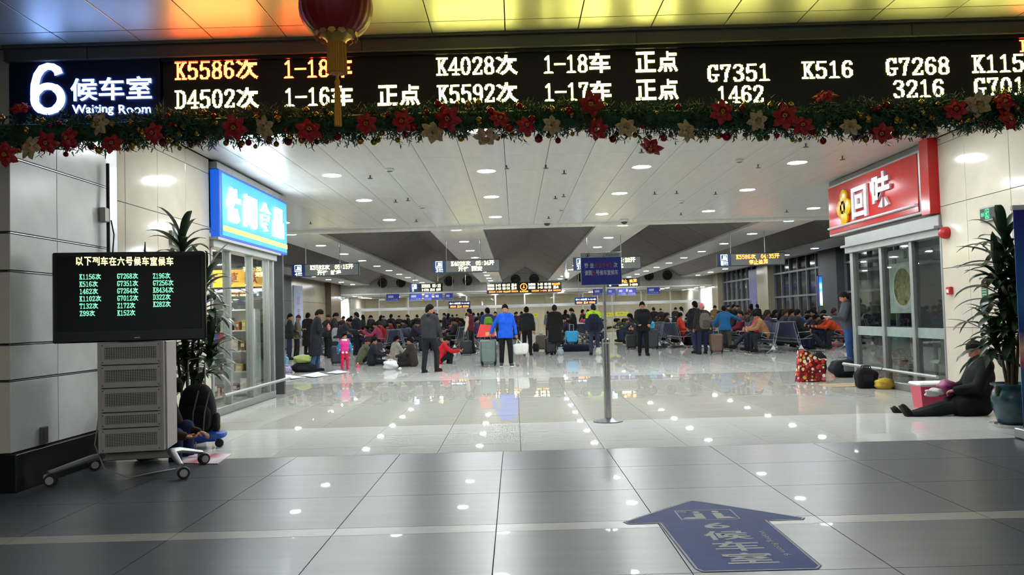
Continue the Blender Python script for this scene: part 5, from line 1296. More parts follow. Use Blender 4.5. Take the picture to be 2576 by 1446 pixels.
def hair_mesh(style, seed=0):
    rg = random.Random(seed); b = MB()
    def sh(p):
        x, y, z = p; r = head_dir(p, 0)
        zt = {'short': -.10 + (.50 if y > 0 else .68) * y, 'long': -.40 + .85 * y, 'cap': .12 + .16 * y, 'bald': .35 + .5 * y, 'hood': -.55 + .75 * y}[style]
        t = max(0, min(1, (z - zt) / .16)); t = t * t * (3 - 2 * t)
        k = {'short': 1.17, 'long': 1.19, 'cap': 1.16, 'bald': 1.05, 'hood': 1.42}[style]
        if style in ('short', 'long'):
            k += rg.uniform(-.03, .05) + .035 * math.sin(9 * x + 3 * z) * math.sin(8 * y + 2)
            if z > .4: k += .06
        return r * (.86 + (k - .86) * t)
    b.ball((0, 0, 0), 1, 24, 18, 0, None, sh)
    if style == 'long':
        b.add(*[list(map(tuple, blob([((0, -.075, .02), (0, -.085, -.20), .062, .05), ((-.055, -.045, 0), (-.06, -.05, -.17), .038, .03), ((.055, -.045, 0), (.06, -.05, -.17), .038, .03)], .018)[i])) for i in (0, 1)])
    return b
def hand_mesh(mb, w, d, side, curl=35, s=1.0):
    """palm and five fingers from wrist point w along d; side +1 right, -1 left"""
    d = Vector(d).normalized(); up = Vector((0, 1, 0)) if abs(d.y) < .8 else Vector((0, 0, 1))
    n = d.cross(Vector((side, 0, 0)));
    if n.length < .2: n = d.cross(Vector((0, 0, 1)))
    n = n.normalized(); u = n.cross(d).normalized()
    w = Vector(w); M = Matrix(((u.x, n.x, d.x, w.x), (u.y, n.y, d.y, w.y), (u.z, n.z, d.z, w.z), (0, 0, 0, 1)))
    mb.ball((0, 0, .045 * s), (.036 * s, .016 * s, .05 * s), 10, 8, 0, M)
    for k, (ox, L_) in enumerate(((-.027, .065), (-.009, .078), (.009, .074), (.026, .058))):
        c = math.radians(curl); p0 = Vector((ox, 0, .082)) * s; p1 = p0 + Vector((0, -math.sin(c * .6), math.cos(c * .6))) * L_ * .5 * s; p2 = p1 + Vector((0, -math.sin(c * 1.6), math.cos(c * 1.6))) * L_ * .5 * s
        mb.tube([p0, p1, p2], [.0095 * s, .009 * s, .0065 * s], 6, 0, True, M)
    mb.tube([Vector((-.03, -.004, .02)) * s, Vector((-.052, -.014, .055)) * s, Vector((-.05, -.026, .082)) * s], [.013 * s, .0105 * s, .007 * s], 6, 0, True, M)
def dirp(side, pitch, ab): 
    p, a = math.radians(pitch), math.radians(ab); return Vector((side * math.sin(a), math.cos(a) * math.sin(p), -math.cos(a) * math.cos(p)))
STAND = dict(lean=2, legL=(3, 4, 6), legR=(-4, 4, 4), armL=(4, 10, 12, 4), armR=(2, 10, 14, 4), head=(0, 0))
_pc = {}
def figure(key, pose, h=1.72, bulk=1.0, jacket='short', vox=.022, hair='short', seat=None, detail=True, legw=1.12, headk=1.07):
    """meshes of one posed figure: body, jacket, trousers, shoes, hair; cached by key"""
    if key in _pc: return _pc[key]
    P = dict(STAND); P.update(pose); s = h / 1.72
    lean = math.radians(P['lean']); tw = math.radians(P.get('side', 0))
    T = Vector((math.sin(tw), math.sin(lean) * math.cos(tw), math.cos(lean) * math.cos(tw)))
    J = {}
    feet = []
    for nm, sd in (('L', -1), ('R', 1)):
        f, a, kf = P['leg' + nm][:3]; hip = Vector((sd * .085 * s, 0, 0))
        kn = hip + dirp(sd, f, a) * .42 * s; an = kn + dirp(sd, f - kf, P['leg' + nm][3] if len(P['leg' + nm]) > 3 else a * .4) * .41 * s
        sp_ = f - kf; fd = dirp(sd, min(90 + sp_ * .35, 100) if abs(sp_) < 60 else 90 + sp_ + (0 if sp_ > 0 else 60), 8)
        if P.get('foot'): fd = Vector(P['foot'])
        J[nm] = (hip, kn, an, fd); feet.append(an.z - .075 * s)
    z0 = (seat + .12 * s) if seat is not None else -min(feet)
    if P.get('ground'): z0 = P['ground'] * s
    O = Vector((0, 0, z0))
    for nm in 'LR': J[nm] = tuple(p + O for p in J[nm][:3]) + (J[nm][3],)
    pel = O.copy(); ch = pel + T * .34 * s; shc = pel + T * .49 * s; nk = shc + T * .035 * s
    hp, hy = P['head'][0], P['head'][1]
    hl = lean * .6 + math.radians(hp)
    Mh = Matrix.Rotation(math.radians(-hy), 4, 'Z') @ Matrix.Rotation(-hl, 4, 'X')
    hc = nk + Vector((math.sin(tw) * .06, math.sin(hl * .8) * .12, .04 + math.cos(hl * .8) * .105)) * s
    Mh = Matrix.Translation(hc) @ Mh
    R_ = {}
    for nm, sd in (('L', -1), ('R', 1)):
        p, a, e, a2 = P['arm' + nm]; sh_ = shc + Vector((sd * .178 * s, 0, -.02 * s))
        el = sh_ + dirp(sd, p, a) * .28 * s; fdv = dirp(sd, p + e, a2); wr_ = el + fdv * .24 * s; R_[nm] = (sh_, el, wr_, fdv)
    q = s
    def X(v, dx): return Vector((v.x + dx, v.y, v.z))
    torso = [(X(pel, -.05 * q), X(pel, .05 * q), .082 * q, .082 * q), (pel, ch, .095 * q, .10 * q), (X(ch, -.07 * q), X(ch, .07 * q), .09 * q, .09 * q), (X(shc, -.12 * q), X(shc, .12 * q), .055 * q, .055 * q)]
    bd = list(torso) + [(nk - T * .04 * q, nk + (hc - nk) * .6, .052 * q, .05 * q)]
    for nm in 'LR':
        hip, kn, an, fd = J[nm]; bd += [(hip, kn, .065 * q, .045 * q), (kn, an, .05 * q, .036 * q)]
        sh_, el, wr_, fdv = R_[nm]; bd += [(sh_, el, .045 * q, .038 * q), (el, wr_, .036 * q, .026 * q)]
    V, F = blob(bd, max(.028, vox), .03)
    mb = MB(); mb.add(V.tolist(), F.tolist())
    head_mesh(mb, Mh, s * headk)
    for nm, sd in (('L', -1), ('R', 1)):
        if detail: hand_mesh(mb, R_[nm][2], R_[nm][3], sd, P.get('curl', 40), s)
        else: mb.ball(tuple(R_[nm][2] + R_[nm][3] * .06 * s), (.04 * s, .03 * s, .05 * s), 8, 6)
    body = mb.mesh('body', [m_skin, m_eye, m_lip], 179)
    bk = bulk; jk = []
    hem = {'short': .02, 'mid': -.12, 'coat': -.36, 'long': -.46}[jacket]
    jk += [(X(pel, -.06 * q), X(ch, -.068 * q), .118 * bk * q, .116 * bk * q), (X(pel, .06 * q), X(ch, .068 * q), .118 * bk * q, .116 * bk * q), (pel, ch, .13 * bk * q, .13 * bk * q), (X(ch, -.085 * q), X(shc, -.115 * q), .11 * bk * q, .078 * bk * q), (X(ch, .085 * q), X(shc, .115 * q), .11 * bk * q, .078 * bk * q), (X(shc, -.13 * q), X(shc, .13 * q), .072 * bk * q, .072 * bk * q), (nk - T * .05 * q, nk + T * .03 * q, .085 * q, .068 * q)]
    for nm, sd in (('L', -1), ('R', 1)):
        sh_, el, wr_, fdv = R_[nm]; jk += [(sh_, el, .063 * bk * q, .056 * bk * q), (el, wr_ - fdv * .01 * q, .056 * bk * q, .044 * bk * q)]
        if hem < 0:
            hip, kn, an, fd = J[nm]; dd = (kn - hip).normalized(); e2 = hip + dd * min(.42, -hem) * q
            jk += [(hip, e2 + dd * .08 * q, .125 * bk * q, .128 * bk * q)]
            if jacket == 'long': jk += [(kn, kn + (an - kn) * .1, .115 * bk * q, .115 * bk * q)]
    if hem < 0 and seat is None and not P.get('ground'):
        c = (J['L'][0] + J['R'][0]) / 2; k2 = (J['L'][1] + J['R'][1]) / 2; jk += [(c, c + (k2 - c) * min(1.15, (.08 - hem) / .42), .13 * bk * q, .13 * bk * q)]
    V, F = blob(jk, vox, .03, None if (seat is not None or P.get('ground')) else pel.z + (hem - (.06 if hem > 0 else 0)) * q); jm = MB().add(V.tolist(), F.tolist()).mesh('jacket', m_blk, 179)
    tr_ = [(X(pel, -.06 * q), X(pel, .06 * q), .118 * q, .118 * q), (pel, pel + T * .08 * q, .12 * q, .11 * q)]
    for nm in 'LR':
        hip, kn, an, fd = J[nm]; tr_ += [(hip, kn, .092 * q * legw, .066 * q * legw), (kn, an + (kn - an) * .06, .066 * q * legw, .056 * q * legw)]
    V, F = blob(tr_, vox, .02); tm = MB().add(V.tolist(), F.tolist()).mesh('trousers', m_blk, 179)
    shoes = []
    for nm in 'LR':
        hip, kn, an, fd = J[nm]; fd = fd.normalized(); up = (kn - an).normalized()
        up = (up - fd * up.dot(fd)).normalized(); sd_ = fd.cross(up).normalized()
        c = an - up * .03 * s + fd * .065 * s
        M = Matrix(((sd_.x, fd.x, up.x, c.x), (sd_.y, fd.y, up.y, c.y), (sd_.z, fd.z, up.z, c.z), (0, 0, 0, 1)))
        b = MB(); sbox(b, (0, 0, 0), (.046 * s, .135 * s, .046 * s), .62, 0, 14, 10, M, lambda q_: Vector((q_.x, q_.y, q_.z * (1 if q_.z < 0 else 1 - .35 * max(0, q_.y)))))
        sbox(b, (0, .0, -.036 * s), (.048 * s, .138 * s, .014 * s), .5, 1, 14, 6, M)
        shoes.append(b.mesh('shoe', [m_rubber, m_rubber], 60))
    hk = ('hair', hair, round(s * headk, 3))
    if hk not in _pc: _pc[hk] = hair_mesh(hair, 3).mesh('hair', m_hair, 179)
    _pc[key] = dict(body=body, jacket=jm, trousers=tm, shoes=shoes, hair=_pc[hk], Mh=Mh @ Matrix.Diagonal((s * headk, s * headk, s * headk, 1)), J=J, R=R_, nk=nk, shc=shc, T=T, s=s, hc=hc)
    return _pc[key]
def recolor(o, *ms):
    for i, m in enumerate(ms):
        if m is None or i >= len(o.material_slots): continue
        o.material_slots[i].link = 'OBJECT'; o.material_slots[i].material = m
def person(fig, label, loc, rz, jc, tc, hc=None, shoe='#15140f', sole=None, group=None, hairname='hair', extra=None):
    t = thing('person', label, 'person', loc, rz, group)
    place('body', fig['body'], t)
    recolor(place('jacket', fig['jacket'], t), cloth(jc)); recolor(place('trousers', fig['trousers'], t), cloth(tc))
    for sm in fig['shoes']: recolor(place('shoe', sm, t), cloth(shoe), cloth(sole or shoe))
    ho = place(hairname, fig['hair'], t); ho.matrix_local = fig['Mh']
    if hc: recolor(ho, cloth(hc))
    return t
def wpt(t, p):                       # figure-local point to world
    return Matrix.Translation(t.location) @ Matrix.Rotation(t.rotation_euler.z, 4, 'Z') @ Vector(p)
FACE, AWAY, RIGHT, LEFT = PI, 0.0, -PI / 2, PI / 2
def backpack(label, t, fig, col, col2, k=1.0, drop=0.0):
    c = fig['shc'] + Vector((0, -.19 * k, -.24 * k - drop)); w = wpt(t, c)
    b = thing('backpack', label, 'backpack', tuple(w), t.rotation_euler.z)
    q = MB(); sbox(q, (0, 0, 0), (.155 * k, .10 * k, .24 * k), .6, fn=lambda v: Vector((v.x * (1 - .15 * max(0, v.z)), v.y, v.z))); q.build('pack_body', cloth(col), b, 60)
    q = MB(); sbox(q, (0, -.09 * k, -.08 * k), (.12 * k, .05 * k, .11 * k), .6); q.build('front_pocket', cloth(col2), b, 60)
    for s in (-1, 1):
        MB().tube([(s * .09 * k, .07 * k, .20 * k), (s * .11, .15, .285), (s * .12, .28, .22), (s * .14, .31, .02), (s * .15, .18, -.16), (s * .13, .06, -.2)], .017, 6).build('shoulder_strap', cloth(col2), b, 60)
    MB().tube([(-.03, .03, .235 * k), (-.03, .03, .28 * k), (.03, .03, .28 * k), (.03, .03, .235 * k)], .008, 6).build('grab_loop', cloth(col2), b)
    return b
def suitcase(label, loc, rz, col, w=.42, h=.62, d=.26, handle=0.0, trim='#17171a', soft=True, lean=0):
    t = thing('suitcase', label, 'suitcase', loc, rz); t.rotation_euler = (math.radians(lean), 0, rz)
    shell_ = MB().box((0, 0, .05 + h / 2), (w, d, h), 0, .045).build('shell', mat('case_' + col[1:], col, .5 if soft else .3, 0, .1, 8, .1), t, 40)
    MB().box((0, -d / 2 - .008, .05 + h * .36), (w * .8, .03, h * .5), 0, .014).build('front_pocket', mat('case_' + col[1:], col, .5), shell_, 40)
    for x in (-w / 2 + .05, w / 2 - .05):
        MB().box((x, -d / 2 + .01, .10), (.06, .05, .14), 0, .015).build('corner_guard', cloth(trim), shell_)
        for y in (-d / 2 + .05, d / 2 - .05):
            MB().lathe([(.012, -.012), (.03, -.011), (.03, .011), (.012, .012)], 12, M=tr(x, y, .03) @ rot('Y', 90)).build('wheel', m_rubber, t, 40)
    MB().tube([(-.06, 0, .05 + h), (-.06, 0, .08 + h), (.06, 0, .08 + h), (.06, 0, .05 + h)], .012, 8).build('carry_handle', cloth(trim), shell_, 50)
    for sx in (-1, 1): MB().tube([(sx * (w / 2 - .02), -d / 2 - .004, .09), (sx * (w / 2 - .02), -d / 2 - .004, h)], .006, 6).build('zip', cloth(trim), shell_)
    if handle: MB().tube([(-.08, d / 2 - .05, h), (-.08, d / 2 - .05, h + handle), (.08, d / 2 - .05, h + handle), (.08, d / 2 - .05, h)], .011, 8).build('pull_handle', m_steel, t, 50)
    return t
def softbag(name, label, cat, loc, rz, r, col, col2=None, e=.65, seed=1, knot=False, handles=True, lump=.10):
    rg = random.Random(seed); t = thing(name, label, cat, loc, rz)
    ph = [rg.uniform(0, 6) for _ in range(6)]
    def fn(q): return q * (1 + lump * math.sin(3 * q.x + ph[0]) * math.sin(4 * q.y + ph[1]) + lump * .6 * math.sin(6 * q.z + ph[2] + 3 * q.x))
    b = MB(); sbox(b, (0, 0, r[2] * .98), r, e, 0, 22, 16, None, lambda q: fn(q) if q.z > -.8 else Vector((q.x, q.y, -1)))
    b.build('bag_body', cloth(col) if not isinstance(col, bpy.types.Material) else col, t, 179)
    c2 = cloth(col2 or '#1a1a1c')
    if knot:
        b = MB()
        for k in range(5):
            a = 2 * PI * k / 5; b.tube([(0, 0, r[2] * 1.85), (math.cos(a) * .05, math.sin(a) * .05, r[2] * 2.15), (math.cos(a) * .10, math.sin(a) * .08, r[2] * 2.2)], [.03, .025, .004], 6)
        b.build('knotted_top', cloth(col) if not isinstance(col, bpy.types.Material) else col, t, 179)
    elif handles:
        for s in (-1, 1): MB().tube([(-r[0] * .4, s * r[1] * .4, r[2] * 1.85), (-r[0] * .3, s * r[1] * .45, r[2] * 2.2), (r[0] * .3, s * r[1] * .45, r[2] * 2.2), (r[0] * .4, s * r[1] * .4, r[2] * 1.85)], .011, 6).build('handle', c2, t, 60)
        MB().box((0, -r[1] * .98, r[2]), (r[0] * .9, .02, r[2] * .7), 0, .008).build('front_pocket', c2, t)
    return t
# ---- people near the camera and in the entrance
def P(px, py): p = on_floor(px, py); return (p[0], p[1], 0)
# man in the blue jacket
f = figure('blueman', dict(lean=3, legL=(10, 4, 12), legR=(-8, 3, 6), armL=(-14, 16, 16, 10), armR=(-30, 26, 22, 24), head=(2, 12), curl=65), 1.74, 1.04, 'mid', .018)
t = person(f, 'young man in a bright blue jacket walking forward with luggage', P(1274, 921), FACE + .1, '#1a52c4', '#111218', None, '#3a3a3a', '#c9c9c4')
blue = t; blue_f = f
MB().tube([(-.02, .135, 1.05), (0, .15, 1.32), (0, .12, 1.47)], .006, 6).build('zip', cloth('#0f3a9a'), t)
hp = wpt(t, f['R']['R'][2] + f['R']['R'][3] * .1)
sc_l = P(1229, 921)
suitcase('large grey-green suitcase pulled by the man in the blue jacket', sc_l, math.radians(6), '#5c6a66', .46, .70, .30, .36)
q = thing('red_shopping_bag', 'red shopping bag lying on top of the grey-green suitcase', 'bag', (sc_l[0] - .05, sc_l[1] - .02, .83), .1)
MB().add([(-.26, -.10, 0), (.24, -.10, 0), (.24, .08, 0), (-.26, .08, 0), (-.15, -.05, .36), (.20, -.05, .32), (.20, .03, .32), (-.15, .03, .36)], [(0, 3, 2, 1), (0, 1, 5, 4), (1, 2, 6, 5), (2, 3, 7, 6), (3, 0, 4, 7), (4, 5, 6, 7)]).build('bag_body', mat('red_bag_print', '#c4161c', .4, 0, .1), q)
MB().box((.06, -.10, .08), (.16, .01, .10), 0, .004).build('printed_patch', mat('gold_print', '#c9a050', .5), q); MB().box((.255, -.02, .14), (.03, .10, .24), 0, .01).build('white_box', m_plainwhite, q)
hl = wpt(t, f['R']['L'][2] + f['R']['L'][3] * .10)
q = thing('white_bag', 'white quilted bag carried by the man in the blue jacket', 'bag', (hl.x + .10, hl.y - .03, .30), -.12)
b = MB(); sbox(b, (0, 0, .17), (.22, .12, .16), .45, fn=lambda v: Vector((v.x * (1 + .06 * v.z), v.y, v.z + .08 * v.x))); b.build('bag_body', mat('white_quilted_plastic', '#d5d4cf', .4, 0, .12, 30, .4, 60), q, 50)
for s in (-1, 1): MB().tube([(-.12, s * .03, .30), (-.08, s * .01, hl.z - .33), (.02, s * .03, .33)], .008, 6).build('handle', m_plainwhite, q, 50)

f = figure('walkaway', dict(lean=4, legL=(-6, 3, 4), legR=(20, 5, 26), armL=(6, 12, 14, 4), armR=(10, 10, 10, 6), head=(4, 55)), 1.76, 1.12, 'short', .018, legw=1.1)
t = person(f, 'man in a charcoal jacket walking away past the seated group', P(1082, 937), RIGHT * .28, '#2a2a2e', '#1a1a1f', None, '#141414')
MB().lathe([(.075, 0), (.095, .02), (.085, .07)], 16, M=Matrix.Translation(f['nk'] - Vector((0, 0, .03)))).build('fur_collar', cloth('#151312'), t, 60)

f = figure('longcoat', dict(lean=5, legL=(8, 3, 10), legR=(-6, 4, 12), armL=(8, 9, 100, -30), armR=(6, 9, 104, -30), head=(28, 0)), 1.75, 1.15, 'long', .018)
t = person(f, 'man in a long dark coat looking down at a pink phone', P(796, 934), RIGHT * .75, '#1c1e26', '#2f4a68', None, '#15141a')
hp = wpt(t, (f['R']['R'][2] + f['R']['L'][2]) / 2 + Vector((0, .08, .03)))
q = thing('pink_pouch', 'pink and white patterned pouch in the hands of the long-coated man', 'pouch', tuple(hp), t.rotation_euler.z)
b = MB(); sbox(b, (0, 0, 0), (.075, .05, .085), .8); b.build('pouch_body', mat('pink_pouch_print', '#c96a6a', .5, 0, .5, 18), q, 60); MB().tube([(-.03, 0, .08), (0, 0, .12), (.03, 0, .08)], .006, 6).build('drawstring', m_plainwhite, q)

f = figure('child', dict(lean=0, legL=(2, 4, 4), legR=(-2, 5, 4), armL=(6, 18, 16, 10), armR=(4, 18, 18, 8), head=(-4, -40)), 1.02, 1.25, 'short', .015, headk=1.42, legw=1.15)
t = person(f, 'small child in a pink padded waistcoat and bright pink trousers', P(868, 931), FACE + .2, '#d93a8c', '#d4264e', None, '#c23a66', '#d98aa8')
for nm, sd in (('L', -1), ('R', 1)):
    sh_, el, wr_, fdv = f['R'][nm]; V, F = blob([(sh_, el, .052, .050), (el, wr_, .050, .042)], .014); MB().add(V.tolist(), F.tolist()).build('sleeve', cloth('#2f6f9a'), t, 179)
    for k in range(6):
        u = k / 5; p_ = sh_.lerp(el, min(1, u * 2)) if u < .5 else el.lerp(wr_, u * 2 - 1); a_ = k * 2.2; MB().ball(tuple(p_ + Vector((math.cos(a_) * .045, math.sin(a_) * .045 + .01, 0))), .016, 8, 6).build('white_dot', m_plainwhite, t, 179)
    MB().ball((sd * .05, .135, .50), (.035, .012, .03), 10, 8).build('waistcoat_patch', m_plainwhite, t, 179)
MB().lathe([(.06, 0), (.095, -.01), (.10, .03), (.075, .05)], 16, M=Matrix.Translation(f['nk'] - Vector((0, 0, .02)))).build('white_collar', cloth('#d8d3d6'), t, 60)

# figures behind and beside the child
f = figure('stand_a', dict(lean=2, armL=(4, 8, 80, -30), armR=(4, 8, 20, 2), head=(8, 30)), 1.72, 1.12, 'mid', .024)
fs_arm = figure('stand_b', dict(lean=8, armL=(12, 8, 96, -30), armR=(10, 8, 100, -30), head=(24, 0), legL=(6, 5, 10), legR=(-6, 4, 6)), 1.74, 1.1, 'mid', .024)
fs_back = figure('stand_c', dict(lean=1, armL=(2, 9, 10, 4), armR=(-4, 12, 18, 6), head=(0, -15), legL=(-8, 4, 6), legR=(9, 4, 10)), 1.74, 1.15, 'mid', .022)
fs_cap = figure('stand_cap', dict(lean=3, armL=(4, 8, 100, -35), armR=(4, 8, 20, 0), head=(16, 20)), 1.68, 1.1, 'mid', .024, 'cap')
fs_coat = figure('stand_coat', dict(lean=1, armL=(4, 9, 14, 4), armR=(4, 9, 14, 4), head=(6, 0)), 1.76, 1.15, 'long', .022)
t = person(f, 'man in a striped dark jumper with a tan coat over his arm', P(697, 905), RIGHT * .3, '#241f26', '#6a5f50', None)
for k in range(3): MB().lathe([(.175, 0), (.18, .015), (.175, .03)], 24, sx=1, sy=.78, M=tr(0, 0, 1.02 + .12 * k)).build('white_stripe', cloth('#d0cfd0'), t, 60)
q = thing('tan_coat', 'tan coat draped over the arm of the man in the striped jumper', 'coat', tuple(wpt(t, (.22, .05, .62))), t.rotation_euler.z); b = MB(); sbox(b, (0, 0, .25), (.13, .09, .34), .8, fn=lambda v: Vector((v.x * (1 - .25 * v.z), v.y, v.z))); b.build('draped_cloth', cloth('#7a5a3e'), q, 179); MB().tube([(-.1, -.08, .5), (0, -.1, .2), (.05, -.1, -.05)], .02, 6).build('fold', cloth('#6a4c34'), q, 179)
person(f, 'man in a dark jacket and dark blue jeans standing by the left wall', P(729, 905), RIGHT * .8, '#20241f', '#23263e')
person(fs_cap, 'person in a navy cap and olive grey jacket beside the long-coated man', P(748, 903), RIGHT * .85, '#5b5a48', '#20201e', '#232a3c', hairname='cap')
person(fs_coat, 'man in a black coat directly behind the long-coated man', P(776, 898), RIGHT * .2, '#181816', '#1c1c20')
person(fs_cap, 'person with a red scarf standing right of the long-coated man', P(824, 896), RIGHT * .5, '#2c2422', '#1a1a1e', '#15110f')
person(fs_arm, 'person bowing their head among the group behind the child', P(838, 900), RIGHT, '#20201f', '#1c1c22')
fb_ = figure('bending', dict(lean=48, armL=(40, 14, 30, 0), armR=(50, 10, 40, -6), head=(14, 10), legL=(14, 6, 18), legR=(-4, 6, 8)), 1.72, 1.12, 'mid', .022)
t = person(fb_, 'person leaning forward with a grey rucksack on the back', P(848, 905), RIGHT * 1.05, '#23252c', '#20222a')
q = thing('grey_rucksack', 'light grey rucksack hanging from the person leaning forward', 'rucksack', tuple(wpt(t, (.06, -.02, .62))), t.rotation_euler.z); b = MB(); sbox(b, (0, 0, .27), (.17, .13, .27), .7); b.build('pack_body', cloth('#8e9094'), q, 179); MB().tube([(-.1, .1, .5), (-.05, .2, .55), (0, .1, .3)], .018, 6).build('strap', cloth('#55575c'), q, 60)
t = person(fs_back, 'man in a navy jacket facing left behind the crouching woman', P(899, 893), LEFT * .8, '#171a24', '#14151c')
q = thing('orange_bag', 'orange paper bag held by the man in the navy jacket', 'bag', tuple(wpt(t, (.0, .30, .98))), t.rotation_euler.z); MB().prism([(-.10, -.12), (.10, -.12), (.13, .13), (-.08, .16)], .09, 0).build('paper_bag', cloth('#b8641c'), q); MB().tube([(-.05, .03, .14), (0, .03, .22), (.06, .03, .13)], .006, 6).build('handle', cloth('#8a4a14'), q)

# on the floor: seated and crouching people
f_sit = figure('floor_knees', dict(lean=22, legL=(115, 8, 128), legR=(112, 10, 120), armL=(50, 8, 40, -10), armR=(52, 8, 42, -12), head=(30, 0), ground=.12), 1.66, 1.15, 'short', .02)
person(f_sit, 'woman in an olive jacket sitting on the floor bent over a phone', P(906, 917), RIGHT * .75, '#565744', '#17171c', '#241710')
f_sit2 = figure('floor_legs', dict(lean=8, legL=(86, 10, 40), legR=(92, 16, 70), armL=(40, 12, 40, -8), armR=(36, 10, 50, -12), head=(6, 0), ground=.12), 1.62, 1.15, 'short', .02)
person(f_sit2, 'boy in a dark brown jacket sitting cross-legged on the floor facing left', P(1040, 922), LEFT * .92, '#2c2522', '#1e1c1c', None, '#4c4e4a', '#5c5e5a')
t = person(f_sit2, 'traveller in a pale grey coat slumped on the floor beside the boy', P(992, 912), RIGHT * .6, '#8c8880', '#1b1c22', None, '#25262c')
t = person(f_sit, 'person in a red jacket squatting behind the walking man', P(1104, 915), RIGHT * .9, '#b01a26', '#15141a', None, '#20201f')
t = person(f_sit2, 'person with dark trousers stretched out on the floor beside the woman in olive', P(935, 920), RIGHT * .95, '#1c1f28', '#15161d', None, '#2a2f44')
f_hid = figure('behind_cart', dict(lean=20, legL=(118, 10, 118), legR=(110, 6, 112), armL=(20, 4, 60, -10), armR=(20, 4, 60, -10), head=(40, 0), ground=.12), 1.68, 1.1, 'short', .02)
person(f_hid, 'person in a brown jacket and navy jeans crouching behind the display trolley', (-3.86, 8.5, 0), RIGHT * 1.05, '#2a1d18', '#1c2440', None, '#a8a49c')

# standing in the middle distance
fv = figure('vest', dict(lean=1, armL=(2, 10, 14, 4), armR=(30, 14, 110, -20), head=(4, 0), legL=(3, 3, 4), legR=(-4, 4, 5)), 1.74, 1.1, 'short', .022)
t = person(fv, 'man in a dark red waistcoat with cream sleeves beside a black suitcase', P(1184, 889), LEFT * .75, '#571822', '#17181d')
for nm in 'LR':
    sh_, el, wr_, fdv = fv['R'][nm]; V, F = blob([(sh_, el, .074, .064), (el, wr_, .064, .05)], .02); MB().add(V.tolist(), F.tolist()).build('cream_sleeve', cloth('#c9bfa6'), t, 179)
t = person(fs_back, 'man in a blue jacket with a green backpack seen from behind', P(1229, 894), AWAY + .15, '#2c3560', '#1b2440'); backpack('bright green backpack on the man in the blue jacket', t, fs_back, '#5e8a2a', '#3f6420', 1.08)
fback2 = figure('back_walk', dict(lean=3, armL=(8, 12, 20, 4), armR=(-8, 12, 14, 6), legL=(14, 3, 20), legR=(-8, 4, 8), head=(6, 0)), 1.74, 1.18, 'short', .022)
person(fback2, 'man in a black quilted jacket walking away right of the blue jacket', P(1327, 893), AWAY - .1, '#1b1b1f', '#121217')
person(fs_coat, 'tall person in a knee-length black coat seen from behind', P(1398, 892), AWAY - .1, '#181815', '#1f2736', '#131210')
t = person(fs_back, 'man in a lime and navy jacket with a navy backpack seen from behind', P(1496, 892), AWAY, '#1d2740', '#2a3448', '#12110f'); 
V, F = blob([(fs_back['shc'] + Vector((-.13, 0, .0)), fs_back['shc'] + Vector((.13, 0, .0)), .098, .098), (fs_back['nk'], fs_back['nk'] + Vector((0, -.02, .05)), .10, .085)] + [(fs_back['R'][n_][0], fs_back['R'][n_][0].lerp(fs_back['R'][n_][1], .35), .088, .08) for n_ in 'LR'], .02); MB().add(V.tolist(), F.tolist()).build('lime_yoke', cloth('#9cc21c'), t, 179)
backpack('navy backpack on the man in the lime and navy jacket', t, fs_back, '#171c2c', '#121624', 1.15)
fw = figure('walk_front', dict(lean=2, armL=(14, 10, 50, -14), armR=(12, 10, 52, -14), legL=(9, 2, 12), legR=(-6, 2, 4), head=(2, 0)), 1.76, 1.18, 'mid', .018)
t = person(fw, 'man in a black jacket with hands in pockets walking towards the camera', P(1619, 894), FACE, '#131316', '#101014'); MB().lathe([(.07, 0), (.10, .02), (.095, .08), (.08, .09)], 16, M=Matrix.Translation(fw['nk'] - Vector((0, 0, .05)))).build('hood_collar', cloth('#0e0e10'), t, 60)
fpk = figure('pinkhat', dict(lean=2, armL=(4, 12, 20, 4), armR=(6, 10, 20, 4), legL=(4, 4, 6), legR=(14, 6, 10), head=(0, 10)), 1.66, 1.18, 'mid', .022, 'cap')
t = person(fpk, 'woman in a pink knitted hat and dark jacket with a grey backpack', P(1770, 891), AWAY + .2, '#22211f', '#1d2138', '#d06a78', hairname='knitted_hat'); backpack('grey patterned backpack on the woman in the pink hat', t, fpk, '#5c564e', '#46423c', 1.1)
person(fs_back, 'dark-clothed man standing just left of the woman in the pink hat', P(1752, 888), AWAY + .3, '#17181c', '#232840')
ft = figure('tealreach', dict(lean=12, armL=(10, 30, 30, 10), armR=(26, 62, 10, 58), legL=(4, 6, 10), legR=(-6, 8, 6), head=(6, 0)), 1.58, 1.2, 'mid', .022)
person(ft, 'person in a teal blue coat reaching right to a suitcase', P(1826, 883), AWAY - .1, '#1f5684', '#3c3a30', None, '#4a4436')
suitcase('brown checked suitcase between the pink-hatted woman and the teal coat', P(1803, 890), math.radians(-10), '#5c4438', .42, .60, .28, .16)
fj = figure('jeansman', dict(lean=4, armL=(20, 6, 74, -8), armR=(18, 8, 76, -10), legL=(4, 3, 6), legR=(-3, 3, 4), head=(18, 0)), 1.76, 1.1, 'short', .018)
t = person(fj, 'man in a grey leather jacket and blue jeans looking at his phone beside the glass', (7.62, 18.7, 0), LEFT * .92, '#3a3e44', '#26406e', '#1a1817', '#2a2420')
hp = wpt(t, (fj['R']['R'][2] + fj['R']['L'][2]) / 2 + Vector((0, .10, .03)))
q = thing('phone', 'pale phone in the hands of the man in blue jeans', 'phone', tuple(hp), t.rotation_euler.z); MB().box((0, 0, 0), (.075, .15, .01), 0, .004).build('phone_case', m_plainwhite, q); MB().box((0, 0, .006), (.066, .13, .002)).build('phone_screen', emat('phone_screen_glow', (.7, .8, 1), .8), q)
